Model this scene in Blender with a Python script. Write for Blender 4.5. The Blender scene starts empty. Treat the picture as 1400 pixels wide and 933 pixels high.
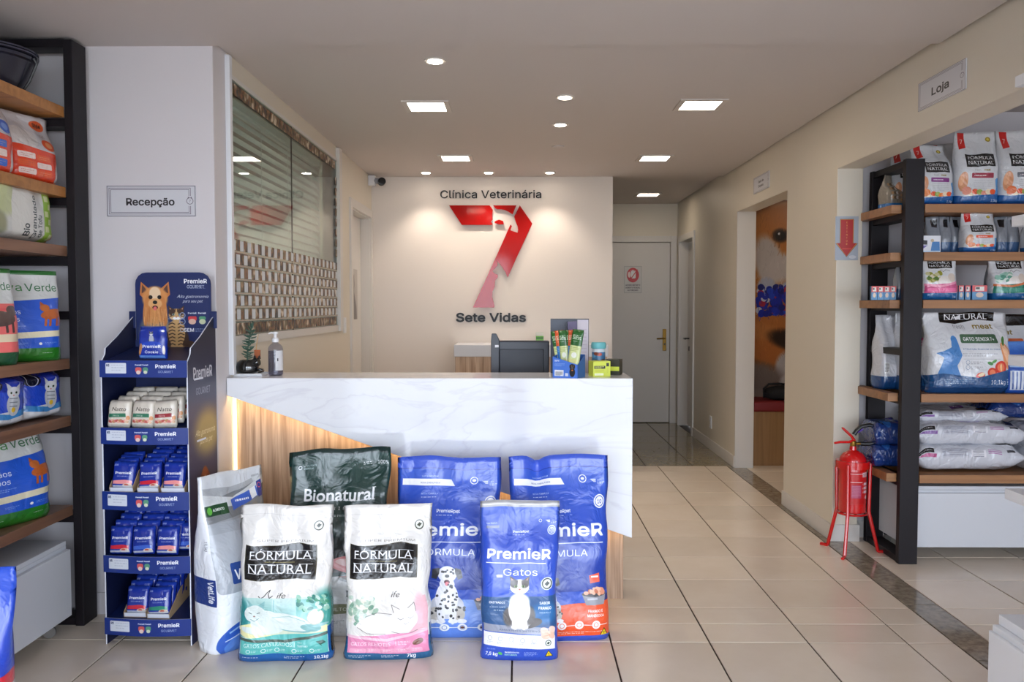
import bpy, bmesh, math, random
import numpy as np
from mathutils import Vector, Matrix, noise
random.seed(7)
S = bpy.context.scene
COL = S.collection
R = math.radians

# ---------------------------------------------------------------- camera
F = 1150.0
CAMZ = 1.40
cam_data = bpy.data.cameras.new('camera')
cam_data.sensor_width = 36.0
cam_data.lens = 36.0 * F / 1400.0
cam_data.clip_start = 0.05
cam = bpy.data.objects.new('camera', cam_data)
COL.objects.link(cam)
cam.location = (0, 0, CAMZ)
cam.rotation_euler = (R(90 - 2.415), 0, R(0.6))
S.camera = cam
CM = cam.rotation_euler.to_matrix()

# ---------------------------------------------------------------- world, daylight, exposure
W = bpy.data.worlds.new('world')
S.world = W
W.use_nodes = True
bg = W.node_tree.nodes['Background']
bg.inputs[0].default_value = (0.78, 0.87, 1.0, 1)
bg.inputs[1].default_value = 6.7
S.view_settings.view_transform = 'Standard'
S.view_settings.look = 'None'
S.view_settings.exposure = 0.75
S.view_settings.gamma = 1.0
S.view_settings.use_curve_mapping = False
S.cycles.use_denoising = True
S.cycles.max_bounces = 8
S.cycles.diffuse_bounces = 5
S.cycles.glossy_bounces = 4
S.cycles.transparent_max_bounces = 12
S.cycles.caustics_reflective = False
S.cycles.caustics_refractive = False
S.cycles.sample_clamp_indirect = 6.0
PANEL_W = 13.0       # emission of the square ceiling panels
DOWN_W = 30.0        # emission of the round downlight discs
SPOT_W = 14.0        # the round downlights' spot lamps
LED_W = 10.0         # the warm LED strip under the marble

# the open shop front lets the sky in: portal over it for the sampler
pl = bpy.data.lights.new('shop_front_portal', 'AREA')
pl.shape = 'RECTANGLE'; pl.size = 6.8; pl.size_y = 2.5; pl.cycles.is_portal = True
po = bpy.data.objects.new('shop_front_portal', pl); COL.objects.link(po)
po.location = (1.0, -1.98, 1.27); po.rotation_euler = (R(90), 0, 0)

# ---------------------------------------------------------------- helpers: picture measurements to places
def ray(px, py):
    d = CM @ Vector(((px - 700.0) / F, -(py - 466.5) / F, -1.0))
    return d
def onY(px, py, Y):
    d = ray(px, py); t = Y / d.y
    return Vector((d.x * t, Y, CAMZ + d.z * t))
def onX(px, py, X):
    d = ray(px, py); t = X / d.x
    return Vector((X, d.y * t, CAMZ + d.z * t))
def onZ(px, py, Z):
    d = ray(px, py); t = (Z - CAMZ) / d.z
    return Vector((d.x * t, d.y * t, Z))

# ---------------------------------------------------------------- helpers: materials
def srgb(c):
    out = []
    for v in c[:3]:
        v = v / 255.0
        out.append(v / 12.92 if v <= 0.04045 else ((v + 0.055) / 1.055) ** 2.4)
    return (out[0], out[1], out[2], 1.0)

def nodes_of(name):
    m = bpy.data.materials.new(name); m.use_nodes = True
    nt = m.node_tree
    return m, nt, nt.nodes['Principled BSDF']

def add_bump(nt, bs, scale, strength, detail=3.0, dist=0.01, kind='noise', coord='Object', stretch=None):
    tc = nt.nodes.new('ShaderNodeTexCoord')
    src = tc.outputs[coord]
    if stretch:
        mp = nt.nodes.new('ShaderNodeMapping'); mp.inputs['Scale'].default_value = stretch
        nt.links.new(src, mp.inputs[0]); src = mp.outputs[0]
    if kind == 'noise':
        t = nt.nodes.new('ShaderNodeTexNoise'); t.inputs['Detail'].default_value = detail
        t.inputs['Distortion'].default_value = 0.6
    else:
        t = nt.nodes.new('ShaderNodeTexVoronoi')
    t.inputs['Scale'].default_value = scale
    nt.links.new(src, t.inputs['Vector'])
    b = nt.nodes.new('ShaderNodeBump'); b.inputs['Strength'].default_value = strength; b.inputs['Distance'].default_value = dist
    nt.links.new(t.outputs[0], b.inputs['Height'])
    nt.links.new(b.outputs[0], bs.inputs['Normal'])

def mat(name, c, rough=0.5, metal=0.0, bump=None, coat=0.0, vary=0.0, vscale=3.0, spec=None):
    m, nt, bs = nodes_of(name)
    col = srgb(c)
    bs.inputs['Base Color'].default_value = col
    bs.inputs['Roughness'].default_value = rough
    bs.inputs['Metallic'].default_value = metal
    bs.inputs['Coat Weight'].default_value = coat
    if spec is not None: bs.inputs['Specular IOR Level'].default_value = spec
    if vary:
        tc = nt.nodes.new('ShaderNodeTexCoord'); n = nt.nodes.new('ShaderNodeTexNoise')
        n.inputs['Scale'].default_value = vscale; n.inputs['Detail'].default_value = 4
        nt.links.new(tc.outputs['Object'], n.inputs['Vector'])
        r = nt.nodes.new('ShaderNodeValToRGB')
        r.color_ramp.elements[0].position = 0.3; r.color_ramp.elements[1].position = 0.7
        r.color_ramp.elements[0].color = tuple(v * (1 - vary) for v in col[:3]) + (1,)
        r.color_ramp.elements[1].color = tuple(min(1, v * (1 + vary)) for v in col[:3]) + (1,)
        nt.links.new(n.outputs[0], r.inputs[0]); nt.links.new(r.outputs[0], bs.inputs['Base Color'])
    if bump: add_bump(nt, bs, *bump)
    return m

def wood(name, c1, c2, axis='z', scale=1.0, rough=0.45, fine=None):
    """streaky veneer running along axis"""
    m, nt, bs = nodes_of(name)
    tc = nt.nodes.new('ShaderNodeTexCoord'); mp = nt.nodes.new('ShaderNodeMapping')
    s = {'x': (0.6, 14, 14), 'y': (14, 0.6, 14), 'z': (14, 14, 0.6)}[axis]
    mp.inputs['Scale'].default_value = tuple(v * scale for v in s)
    nt.links.new(tc.outputs['Object'], mp.inputs[0])
    n = nt.nodes.new('ShaderNodeTexNoise'); n.inputs['Scale'].default_value = 1.6; n.inputs['Detail'].default_value = 5
    n.inputs['Distortion'].default_value = 0.9
    nt.links.new(mp.outputs[0], n.inputs['Vector'])
    r = nt.nodes.new('ShaderNodeValToRGB')
    r.color_ramp.elements[0].position = 0.32; r.color_ramp.elements[0].color = srgb(c1)
    r.color_ramp.elements[1].position = 0.68; r.color_ramp.elements[1].color = srgb(c2)
    e = r.color_ramp.elements.new(0.5); e.color = srgb([(a * .45 + b * .55) for a, b in zip(c1, c2)])
    nt.links.new(n.outputs[0], r.inputs[0]); nt.links.new(r.outputs[0], bs.inputs['Base Color'])
    bs.inputs['Roughness'].default_value = rough
    return m

def emit(name, c, strength):
    m, nt, bs = nodes_of(name)
    bs.inputs['Base Color'].default_value = (0.9, 0.9, 0.9, 1)
    bs.inputs['Emission Color'].default_value = srgb(c)
    bs.inputs['Emission Strength'].default_value = strength
    return m

def glass(name, tint=(255, 255, 255), rough=0.0, f0=.04, gain=1.0):
    """thin clear sheet: mirror share rises with the angle on both of its sides"""
    m = bpy.data.materials.new(name); m.use_nodes = True
    nt = m.node_tree; nt.nodes.clear()
    o = nt.nodes.new('ShaderNodeOutputMaterial'); mx = nt.nodes.new('ShaderNodeMixShader')
    t = nt.nodes.new('ShaderNodeBsdfTransparent'); g = nt.nodes.new('ShaderNodeBsdfGlossy')
    t.inputs[0].default_value = srgb(tint); g.inputs['Roughness'].default_value = rough
    lw = nt.nodes.new('ShaderNodeLayerWeight'); lw.inputs[0].default_value = .5
    p = nt.nodes.new('ShaderNodeMath'); p.operation = 'POWER'; p.inputs[1].default_value = 4.0
    ma = nt.nodes.new('ShaderNodeMath'); ma.operation = 'MULTIPLY_ADD'; ma.inputs[1].default_value = gain * (1 - f0); ma.inputs[2].default_value = f0; ma.use_clamp = True
    nt.links.new(lw.outputs['Facing'], p.inputs[0]); nt.links.new(p.outputs[0], ma.inputs[0]); nt.links.new(ma.outputs[0], mx.inputs[0])
    nt.links.new(t.outputs[0], mx.inputs[1]); nt.links.new(g.outputs[0], mx.inputs[2])
    nt.links.new(mx.outputs[0], o.inputs[0])
    return m

# ---------------------------------------------------------------- helpers: meshes
class MB:
    def __init__(s): s.v = []; s.f = []; s.mi = []; s.cur = 0
    def box(s, x0, x1, y0, y1, z0, z1, M=None):
        b = len(s.v)
        p = [(x0,y0,z0),(x1,y0,z0),(x1,y1,z0),(x0,y1,z0),(x0,y0,z1),(x1,y0,z1),(x1,y1,z1),(x0,y1,z1)]
        if M: p = [tuple(M @ Vector(q)) for q in p]
        s.v += p
        for f in ((0,3,2,1),(4,5,6,7),(0,1,5,4),(1,2,6,5),(2,3,7,6),(3,0,4,7)):
            s.f.append(tuple(b + i for i in f)); s.mi.append(s.cur)
        return s
    def tube(s, pts, r, n=10, closed=False, caps=True):
        pts = [Vector(p) for p in pts]; b0 = len(s.v); m = len(pts)
        rr = r if isinstance(r, (list, tuple)) else [r] * m
        up = None
        for i, p in enumerate(pts):
            if closed: t = (pts[(i+1) % m] - pts[i-1]).normalized()
            else: t = (pts[min(i+1, m-1)] - pts[max(i-1, 0)]).normalized()
            if up is None: up = t.orthogonal().normalized()
            up = (up - t * up.dot(t)).normalized()
            w = t.cross(up)
            for k in range(n):
                a = 2 * math.pi * k / n
                s.v.append(tuple(p + (up * math.cos(a) + w * math.sin(a)) * rr[i]))
        for i in range(m if closed else m - 1):
            for k in range(n):
                a = b0 + i * n + k; b = b0 + i * n + (k + 1) % n
                c = b0 + ((i + 1) % m) * n + (k + 1) % n; d = b0 + ((i + 1) % m) * n + k
                s.f.append((a, b, c, d)); s.mi.append(s.cur)
        if caps and not closed:
            s.f.append(tuple(b0 + k for k in range(n))[::-1]); s.mi.append(s.cur)
            s.f.append(tuple(b0 + (m-1)*n + k for k in range(n))); s.mi.append(s.cur)
        return s
    def lathe(s, prof, n=24, c=(0,0,0), sx=1.0, sy=1.0):
        b0 = len(s.v)
        for r, z in prof:
            for k in range(n):
                a = 2 * math.pi * k / n
                s.v.append((c[0] + r * sx * math.cos(a), c[1] + r * sy * math.sin(a), c[2] + z))
        m = len(prof)
        for i in range(m - 1):
            for k in range(n):
                s.f.append((b0+i*n+k, b0+i*n+(k+1)%n, b0+(i+1)*n+(k+1)%n, b0+(i+1)*n+k)); s.mi.append(s.cur)
        s.f.append(tuple(b0 + k for k in range(n))[::-1]); s.mi.append(s.cur)
        s.f.append(tuple(b0 + (m-1)*n + k for k in range(n))); s.mi.append(s.cur)
        return s
    def prism(s, pts, origin, U, V, N, th):
        """outline pts (u,v) on plane origin/U/V, extruded by th along N"""
        o = Vector(origin); U = Vector(U); V = Vector(V); N = Vector(N); b = len(s.v); n = len(pts)
        for k in (0, 1):
            for (u, v) in pts: s.v.append(tuple(o + U * u + V * v + N * (th * k)))
        s.f.append(tuple(range(b, b + n))[::-1]); s.mi.append(s.cur)
        s.f.append(tuple(range(b + n, b + 2 * n))); s.mi.append(s.cur)
        for i in range(n):
            j = (i + 1) % n
            s.f.append((b + i, b + j, b + n + j, b + n + i)); s.mi.append(s.cur)
        return s
    def mesh(s, name, mats, smooth=False, bevel=0.0, seg=2):
        me = bpy.data.meshes.new(name); me.from_pydata([tuple(v) for v in s.v], [], s.f)
        mats = mats if isinstance(mats, (list, tuple)) else [mats]
        for m in mats: me.materials.append(m)
        for p, i in zip(me.polygons, s.mi): p.material_index = i
        bm = bmesh.new(); bm.from_mesh(me)
        bmesh.ops.recalc_face_normals(bm, faces=bm.faces)
        if bevel:
            es = [e for e in bm.edges if len(e.link_faces) == 2 and e.calc_face_angle(0) > 0.6]
            bmesh.ops.bevel(bm, geom=es, offset=bevel, segments=seg, profile=0.5, affect='EDGES', clamp_overlap=True)
        if smooth:
            for f in bm.faces: f.smooth = True
            for e in bm.edges:
                if len(e.link_faces) == 2 and e.calc_face_angle(0) > 0.7: e.smooth = False
        bm.to_mesh(me); bm.free()
        return me
    def build(s, name, mats, parent=None, smooth=False, bevel=0.0, seg=2, loc=None, rot=None):
        o = bpy.data.objects.new(name, s.mesh(name, mats, smooth, bevel, seg))
        COL.objects.link(o)
        if parent: o.parent = parent
        if loc is not None: o.location = loc
        if rot is not None: o.rotation_euler = rot
        return o

def boxmb(*a): return MB().box(*a)

def tag(o, label, cat, group=None):
    o['label'] = label; o['category'] = cat
    if group: o['group'] = group
    return o
def thing(name, label, cat, loc=(0, 0, 0), rotz=0.0, group=None):
    o = bpy.data.objects.new(name, None); COL.objects.link(o)
    o.empty_display_size = 0.1
    o.location = loc; o.rotation_euler = (0, 0, rotz)
    return tag(o, label, cat, group)
def struct(o):
    o['kind'] = 'structure'; return o
def dup(root, loc=None, rot=None, label=None):
    r = root.copy(); COL.objects.link(r)
    if loc is not None: r.location = loc
    if rot is not None: r.rotation_euler = rot
    if label: r['label'] = label
    for ch in list(root.children):
        c = ch.copy(); COL.objects.link(c); c.parent = r
        for g in list(ch.children):
            d = g.copy(); COL.objects.link(d); d.parent = c
    return r

# ---------------------------------------------------------------- helpers: lettering
TCACHE = {}
SANS = None
try:            # Blender's own interface typeface, else its default text font
    import os
    SANS = bpy.data.fonts.load(os.path.join(bpy.utils.system_resource('DATAFILES'), 'fonts', 'Inter.woff2'))
except Exception:
    SANS = None
def text_tris(s, bold=0.0, shear=0.0, spacing=1.0, sans=True):
    key = (s, bold, shear, spacing, sans)
    if key in TCACHE: return TCACHE[key]
    cu = bpy.data.curves.new('t', 'FONT'); cu.body = s; cu.size = 1.0
    if sans and SANS: cu.font = SANS
    cu.resolution_u = 3; cu.offset = bold; cu.shear = shear
    cu.space_character = spacing; cu.resolution_u = 3; cu.fill_mode = 'FRONT'
    ob = bpy.data.objects.new('t', cu); COL.objects.link(ob)
    dg = bpy.context.evaluated_depsgraph_get(); dg.update()
    me = bpy.data.meshes.new_from_object(ob.evaluated_get(dg), depsgraph=dg)
    me.calc_loop_triangles()
    V = np.array([v.co[:2] for v in me.vertices]) if len(me.vertices) else np.zeros((0, 2))
    T = np.array([t.vertices[:] for t in me.loop_triangles]) if len(me.loop_triangles) else np.zeros((0, 3), int)
    bpy.data.objects.remove(ob); bpy.data.meshes.remove(me)
    TCACHE[key] = (V, T)
    return V, T
def text_geo(parent, s, size, width, m, th=0.008, bold=0.0):
    """real raised letters, each a child named letter, from x = 0 along the parent's x"""
    cu = bpy.data.curves.new('t', 'FONT'); cu.body = s; cu.size = size; cu.extrude = th / 2; cu.resolution_u = 4
    if SANS: cu.font = SANS
    ob = bpy.data.objects.new('t', cu); COL.objects.link(ob)
    dg = bpy.context.evaluated_depsgraph_get(); dg.update()
    me = bpy.data.meshes.new_from_object(ob.evaluated_get(dg), depsgraph=dg); bpy.data.objects.remove(ob)
    co = [v.co.copy() for v in me.vertices]; x0 = min(c.x for c in co); k = width / (max(c.x for c in co) - x0)
    for c in co: c.x = (c.x - x0) * k
    # pieces by connection (coincident points joined), then by overlap in x (dots and accents)
    par = list(range(len(co)))
    def find(a):
        while par[a] != a: par[a] = par[par[a]]; a = par[a]
        return a
    seen = {}
    for i, c in enumerate(co):
        key = (round(c.x, 5), round(c.y, 5)); 
        if key in seen: par[find(i)] = find(seen[key])
        else: seen[key] = i
    for p in me.polygons:
        for v in p.vertices[1:]: par[find(v)] = find(p.vertices[0])
    comp = {}
    for p in me.polygons: comp.setdefault(find(p.vertices[0]), []).append(tuple(p.vertices))
    rng = sorted((min(co[v].x for f in fs for v in f), max(co[v].x for f in fs for v in f), r_) for r_, fs in comp.items())
    groups = []
    for a, b, r_ in rng:
        if groups and a < groups[-1][1] - .25 * min(b - a, groups[-1][1] - groups[-1][0]): groups[-1][1] = max(b, groups[-1][1]); groups[-1][2].append(r_)
        else: groups.append([a, b, [r_]])
    for a, b, rs_ in groups:
        fs = [f for r_ in rs_ for f in comp[r_]]; used = sorted({v for f in fs for v in f}); mp = {v: i for i, v in enumerate(used)}
        vs = [tuple(co[v]) for v in used]; ff = [tuple(mp[v] for v in f) for f in fs]; n = len(vs)
        if bold:
            V2, F2 = [], []
            for q, (dx, dy) in enumerate(((0, 0), (bold, 0), (-bold, 0), (0, bold), (0, -bold), (bold * .7, bold * .7), (-bold * .7, -bold * .7), (bold * .7, -bold * .7), (-bold * .7, bold * .7))):
                V2 += [(x + dx * size, y + dy * size, z - q * .00004) for x, y, z in vs]; F2 += [tuple(v + q * n for v in f) for f in ff]
            vs, ff = V2, F2
        l = bpy.data.meshes.new('letter'); l.from_pydata(vs, [], ff); l.materials.append(m)
        o = bpy.data.objects.new('letter', l); COL.objects.link(o); o.parent = parent; o.rotation_euler = (R(90), 0, 0)
    bpy.data.meshes.remove(me)

# ---------------------------------------------------------------- helpers: printed artwork, drawn in numpy
class Art:
    """flat print: width is 100 units, y runs down; px pixels across"""
    def __init__(s, h_units, px=256, bgc=(255, 255, 255)):
        s.k = px / 100.0; s.w = px; s.h = max(4, int(round(h_units * s.k))); s.H = h_units
        s.a = np.empty((s.h, s.w, 3), np.float32); s.a[:] = np.array(bgc, np.float32)
    def _blend(s, x0, y0, m, c, al=1.0):
        if m.size == 0: return
        sub = s.a[y0:y0 + m.shape[0], x0:x0 + m.shape[1]]
        mm = (m * al)[..., None]
        sub[:] = sub * (1 - mm) + np.array(c, np.float32) * mm
    def _win(s, x0, y0, x1, y1):
        X0 = max(0, int(math.floor(x0))); Y0 = max(0, int(math.floor(y0)))
        X1 = min(s.w, int(math.ceil(x1)) + 1); Y1 = min(s.h, int(math.ceil(y1)) + 1)
        return X0, Y0, X1, Y1
    def poly(s, pts, c, al=1.0, q=2):
        P = np.array(pts, float) * s.k
        X0, Y0, X1, Y1 = s._win(P[:, 0].min(), P[:, 1].min(), P[:, 0].max(), P[:, 1].max())
        if X1 <= X0 or Y1 <= Y0: return
        xs = X0 + (np.arange((X1 - X0) * q) + .5) / q; ys = Y0 + (np.arange((Y1 - Y0) * q) + .5) / q
        gx, gy = np.meshgrid(xs, ys); ins = np.zeros(gx.shape, bool)
        n = len(P)
        for i in range(n):
            xa, ya = P[i]; xb, yb = P[(i + 1) % n]
            if ya == yb: continue
            c1 = (ya > gy) != (yb > gy)
            ins ^= c1 & (gx < (xb - xa) * (gy - ya) / (yb - ya) + xa)
        m = ins.reshape(Y1 - Y0, q, X1 - X0, q).mean(axis=(1, 3)).astype(np.float32)
        s._blend(X0, Y0, m, c, al)
    def rect(s, x0, y0, x1, y1, c, al=1.0): s.poly([(x0, y0), (x1, y0), (x1, y1), (x0, y1)], c, al)
    def rrect(s, x0, y0, x1, y1, r, c, al=1.0):
        p = []
        for cx, cy, a0 in ((x1 - r, y0 + r, -90), (x1 - r, y1 - r, 0), (x0 + r, y1 - r, 90), (x0 + r, y0 + r, 180)):
            for k in range(5):
                a = R(a0 + k * 22.5); p.append((cx + r * math.cos(a), cy + r * math.sin(a)))
        s.poly(p, c, al)
    def ell(s, cx, cy, rx, ry, c, rot=0.0, soft=0.0, al=1.0):
        k = s.k; e = max(rx, ry) * (1 + soft) * k + 2
        X0, Y0, X1, Y1 = s._win(cx * k - e, cy * k - e, cx * k + e, cy * k + e)
        if X1 <= X0 or Y1 <= Y0: return
        gx, gy = np.meshgrid(np.arange(X0, X1) + .5 - cx * k, np.arange(Y0, Y1) + .5 - cy * k)
        a = R(rot); u = gx * math.cos(a) + gy * math.sin(a); v = -gx * math.sin(a) + gy * math.cos(a)
        d = np.sqrt((u / (rx * k)) ** 2 + (v / (ry * k)) ** 2)
        w = max(soft, 1.0 / (min(rx, ry) * k))
        m = np.clip((1 + w / 2 - d) / w, 0, 1)
        if soft: m = m * m * (3 - 2 * m)
        s._blend(X0, Y0, m.astype(np.float32), c, al)
    def ring(s, cx, cy, r, w, c, al=1.0, inner=None):
        k = s.k; e = (r + w) * k + 2
        X0, Y0, X1, Y1 = s._win(cx * k - e, cy * k - e, cx * k + e, cy * k + e)
        if X1 <= X0 or Y1 <= Y0: return
        gx, gy = np.meshgrid(np.arange(X0, X1) + .5 - cx * k, np.arange(Y0, Y1) + .5 - cy * k)
        d = np.sqrt(gx ** 2 + gy ** 2) / k
        m = np.clip((w / 2 - np.abs(d - r)) * k + .5, 0, 1)
        s._blend(X0, Y0, m.astype(np.float32), c, al)
    def line(s, x0, y0, x1, y1, w, c, al=1.0):
        dx, dy = x1 - x0, y1 - y0; L = math.hypot(dx, dy) or 1; nx, ny = -dy / L * w / 2, dx / L * w / 2
        s.poly([(x0 + nx, y0 + ny), (x1 + nx, y1 + ny), (x1 - nx, y1 - ny), (x0 - nx, y0 - ny)], c, al)
    def path(s, pts, w, c, al=1.0):
        for a, b in zip(pts[:-1], pts[1:]):
            s.line(a[0], a[1], b[0], b[1], w, c, al); s.ell(b[0], b[1], w / 2, w / 2, c, al=al)
    def grad(s, x0, y0, x1, y1, c0, c1):
        X0, Y0, X1, Y1 = s._win(x0 * s.k, y0 * s.k, x1 * s.k - 1, y1 * s.k - 1)
        if X1 <= X0 or Y1 <= Y0: return
        t = np.linspace(0, 1, Y1 - Y0)[:, None, None]
        s.a[Y0:Y1, X0:X1] = np.array(c0, np.float32) * (1 - t) + np.array(c1, np.float32) * t
    def text(s, t, x, y, size, c, anchor='l', bold=0.0, shear=0.0, width=None, rot=0.0, spacing=1.0, al=1.0, serif=False):
        """y is the baseline; size is the cap height"""
        sans_ = bool(SANS) and not serif and shear < .15
        V, T = text_tris(t, 0.0 if sans_ else bold, shear, spacing, sans_)
        if not len(T): return
        V = V.copy() * (size / 0.70)
        w = V[:, 0].max() - V[:, 0].min(); V[:, 0] -= V[:, 0].min()
        if width: V[:, 0] *= width / w; w = width
        if anchor == 'c': V[:, 0] -= w / 2
        if anchor == 'r': V[:, 0] -= w
        V[:, 1] *= -1.13 if sans_ else -1
        if rot:
            a = R(rot); V = V @ np.array([[math.cos(a), math.sin(a)], [-math.sin(a), math.cos(a)]])
        P = (V + np.array([x, y])) * s.k
        X0, Y0, X1, Y1 = s._win(P[:, 0].min(), P[:, 1].min(), P[:, 0].max(), P[:, 1].max())
        if serif or bold: X0 = max(0, X0 - 4); X1 = min(s.w, X1 + 4); Y0 = max(0, Y0 - 2); Y1 = min(s.h, Y1 + 2)
        if X1 <= X0 or Y1 <= Y0: return
        q = 3; Wd = (X1 - X0) * q; Hd = (Y1 - Y0) * q
        m = np.zeros((Hd, Wd), bool); Q = (P - np.array([X0, Y0])) * q
        for tri in T:
            a, b, cc = Q[tri]
            tx0 = max(0, int(min(a[0], b[0], cc[0]))); tx1 = min(Wd, int(max(a[0], b[0], cc[0])) + 2)
            ty0 = max(0, int(min(a[1], b[1], cc[1]))); ty1 = min(Hd, int(max(a[1], b[1], cc[1])) + 2)
            if tx1 <= tx0 or ty1 <= ty0: continue
            gx = np.arange(tx0, tx1)[None, :] + .5; gy = np.arange(ty0, ty1)[:, None] + .5
            d1 = (gx - b[0]) * (a[1] - b[1]) - (a[0] - b[0]) * (gy - b[1])
            d2 = (gx - cc[0]) * (b[1] - cc[1]) - (b[0] - cc[0]) * (gy - cc[1])
            d3 = (gx - a[0]) * (cc[1] - a[1]) - (cc[0] - a[0]) * (gy - a[1])
            neg = (d1 < 0) | (d2 < 0) | (d3 < 0); pos = (d1 > 0) | (d2 > 0) | (d3 > 0)
            m[ty0:ty1, tx0:tx1] |= ~(neg & pos)
        if sans_ and bold > 0:            # heavier strokes: widen the mask
            rr = bold * size / .70 * s.k * q * .72; n_ = int(rr + .5)
            if n_ > 0:
                src = m.copy()
                for dx in range(-n_, n_ + 1):
                    for dy in range(-n_, n_ + 1):
                        if (dx or dy) and dx * dx + dy * dy <= rr * rr + .5:
                            m[max(0, dy):Hd + min(0, dy), max(0, dx):Wd + min(0, dx)] |= src[max(0, -dy):Hd + min(0, -dy), max(0, -dx):Wd + min(0, -dx)]
        if serif and not rot:
            hcap = size * s.k * q; base = int(y * s.k * q - Y0 * q); top = int(base - hcap)
            tk = max(1, int(hcap * .045)); ext = max(1, int(hcap * .075))
            for row, d in ((base - max(2, tk), -1), (top + max(2, tk), 1)):
                if row < 0 or row >= Hd: continue
                r = m[row]; i = 0
                while i < Wd:
                    if r[i]:
                        j = i
                        while j < Wd and r[j]: j += 1
                        if j - i < hcap * .34:
                            a0 = max(0, i - ext); b0 = min(Wd, j + ext)
                            if d < 0: m[max(0, base - tk):min(Hd, base + 1), a0:b0] = True
                            else: m[max(0, top):min(Hd, top + tk + 1), a0:b0] = True
                        i = j
                    i += 1
        mm = m.reshape(Y1 - Y0, q, X1 - X0, q).mean(axis=(1, 3)).astype(np.float32)
        s._blend(X0, Y0, mm, c, al)
    def small(s, x, y, w, n, c, al=.75, gap=1.6, th=.6, seed=1):
        """lines of print too small to read: broken strokes"""
        rnd = random.Random(seed)
        for i in range(n):
            xx = x; yy = y + i * gap; end = x + w * (1 if i < n - 1 else .7)
            while xx < end:
                L = rnd.uniform(1, 3.2); s.rect(xx, yy, min(end, xx + L), yy + th, c, al); xx += L + .7
    def soften(s, n=1):
        for _ in range(n):
            p = np.pad(s.a, ((1, 1), (1, 1), (0, 0)), 'edge')
            s.a = (p[:-2, 1:-1] + p[2:, 1:-1] + p[1:-1, :-2] + p[1:-1, 2:] + 2 * p[1:-1, 1:-1]) / 6
    def grain(s, amt, seed=0, box=None):
        rs = np.random.RandomState(seed); n = rs.normal(0, amt, (s.h, s.w, 1)).astype(np.float32)
        if box:
            x0, y0, x1, y1 = [int(v * s.k) for v in box]; s.a[y0:y1, x0:x1] += n[y0:y1, x0:x1]
        else: s.a += n
    def image(s, name):
        im = bpy.data.images.new(name, s.w, s.h, alpha=False)
        px = np.ones((s.h, s.w, 4), np.float32); px[..., :3] = np.clip(s.a[::-1], 0, 255) / 255.0
        im.pixels.foreach_set(px.ravel()); im.update(); im.pack()
        return im

def print_mat(name, art, rough=0.4, coat=0.0, bump=None, bump2=None):
    m, nt, bs = nodes_of(name)
    t = nt.nodes.new('ShaderNodeTexImage'); t.image = art.image(name); t.extension = 'EXTEND'
    nt.links.new(t.outputs[0], bs.inputs['Base Color'])
    bs.inputs['Roughness'].default_value = rough
    bs.inputs['Coat Weight'].default_value = coat; bs.inputs['Coat Roughness'].default_value = .12
    if bump: add_bump(nt, bs, *bump)
    return m
def film_mat(name, art, rough=0.28, strength=.5):
    """plastic film of a bag: the print under fine crumples"""
    m, nt, bs = nodes_of(name)
    t = nt.nodes.new('ShaderNodeTexImage'); t.image = art.image(name); t.extension = 'EXTEND'
    nt.links.new(t.outputs[0], bs.inputs['Base Color'])
    bs.inputs['Roughness'].default_value = rough
    bs.inputs['Coat Weight'].default_value = .45; bs.inputs['Coat Roughness'].default_value = .10
    tc = nt.nodes.new('ShaderNodeTexCoord')
    n1 = nt.nodes.new('ShaderNodeTexNoise'); n1.inputs['Scale'].default_value = 9; n1.inputs['Detail'].default_value = 3; n1.inputs['Distortion'].default_value = 1.2
    n2 = nt.nodes.new('ShaderNodeTexVoronoi'); n2.inputs['Scale'].default_value = 16; n2.feature = 'SMOOTH_F1'
    nt.links.new(tc.outputs['Object'], n1.inputs['Vector'])
    mx = nt.nodes.new('ShaderNodeVectorMath'); mx.operation = 'MULTIPLY_ADD'
    mx.inputs[1].default_value = (.25, .25, .25)
    nt.links.new(n1.outputs['Color'], mx.inputs[0]); nt.links.new(tc.outputs['Object'], mx.inputs[2])
    nt.links.new(mx.outputs[0], n2.inputs['Vector'])
    a = nt.nodes.new('ShaderNodeMath'); a.operation = 'ADD'
    nt.links.new(n1.outputs[0], a.inputs[0]); nt.links.new(n2.outputs[0], a.inputs[1])
    b = nt.nodes.new('ShaderNodeBump'); b.inputs['Strength'].default_value = strength; b.inputs['Distance'].default_value = .012
    nt.links.new(a.outputs[0], b.inputs['Height']); nt.links.new(b.outputs[0], bs.inputs['Normal'])
    return m

def panel(name, w, h, m, parent=None, th=0.004, back=None, loc=(0, 0, 0), rot=(0, 0, 0)):
    """thin card in its local xz plane, print on the -y side, origin bottom centre"""
    me = bpy.data.meshes.new(name)
    x = w / 2
    v = [(-x,0,0),(x,0,0),(x,0,h),(-x,0,h),(-x,th,0),(x,th,0),(x,th,h),(-x,th,h)]
    f = [(0,1,2,3),(5,4,7,6),(4,5,1,0),(1,5,6,2),(3,2,6,7),(4,0,3,7)]
    me.from_pydata(v, [], f)
    me.materials.append(m); me.materials.append(back or m)
    for i, p in enumerate(me.polygons): p.material_index = 0 if i == 0 else 1
    uv = me.uv_layers.new(name='uv')
    for i, l in enumerate(me.loops):
        c = me.vertices[l.vertex_index].co; uv.data[i].uv = ((c.x + x) / w, c.z / h)
    o = bpy.data.objects.new(name, me); COL.objects.link(o)
    o.location = loc; o.rotation_euler = rot
    if parent: o.parent = parent
    return o

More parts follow.
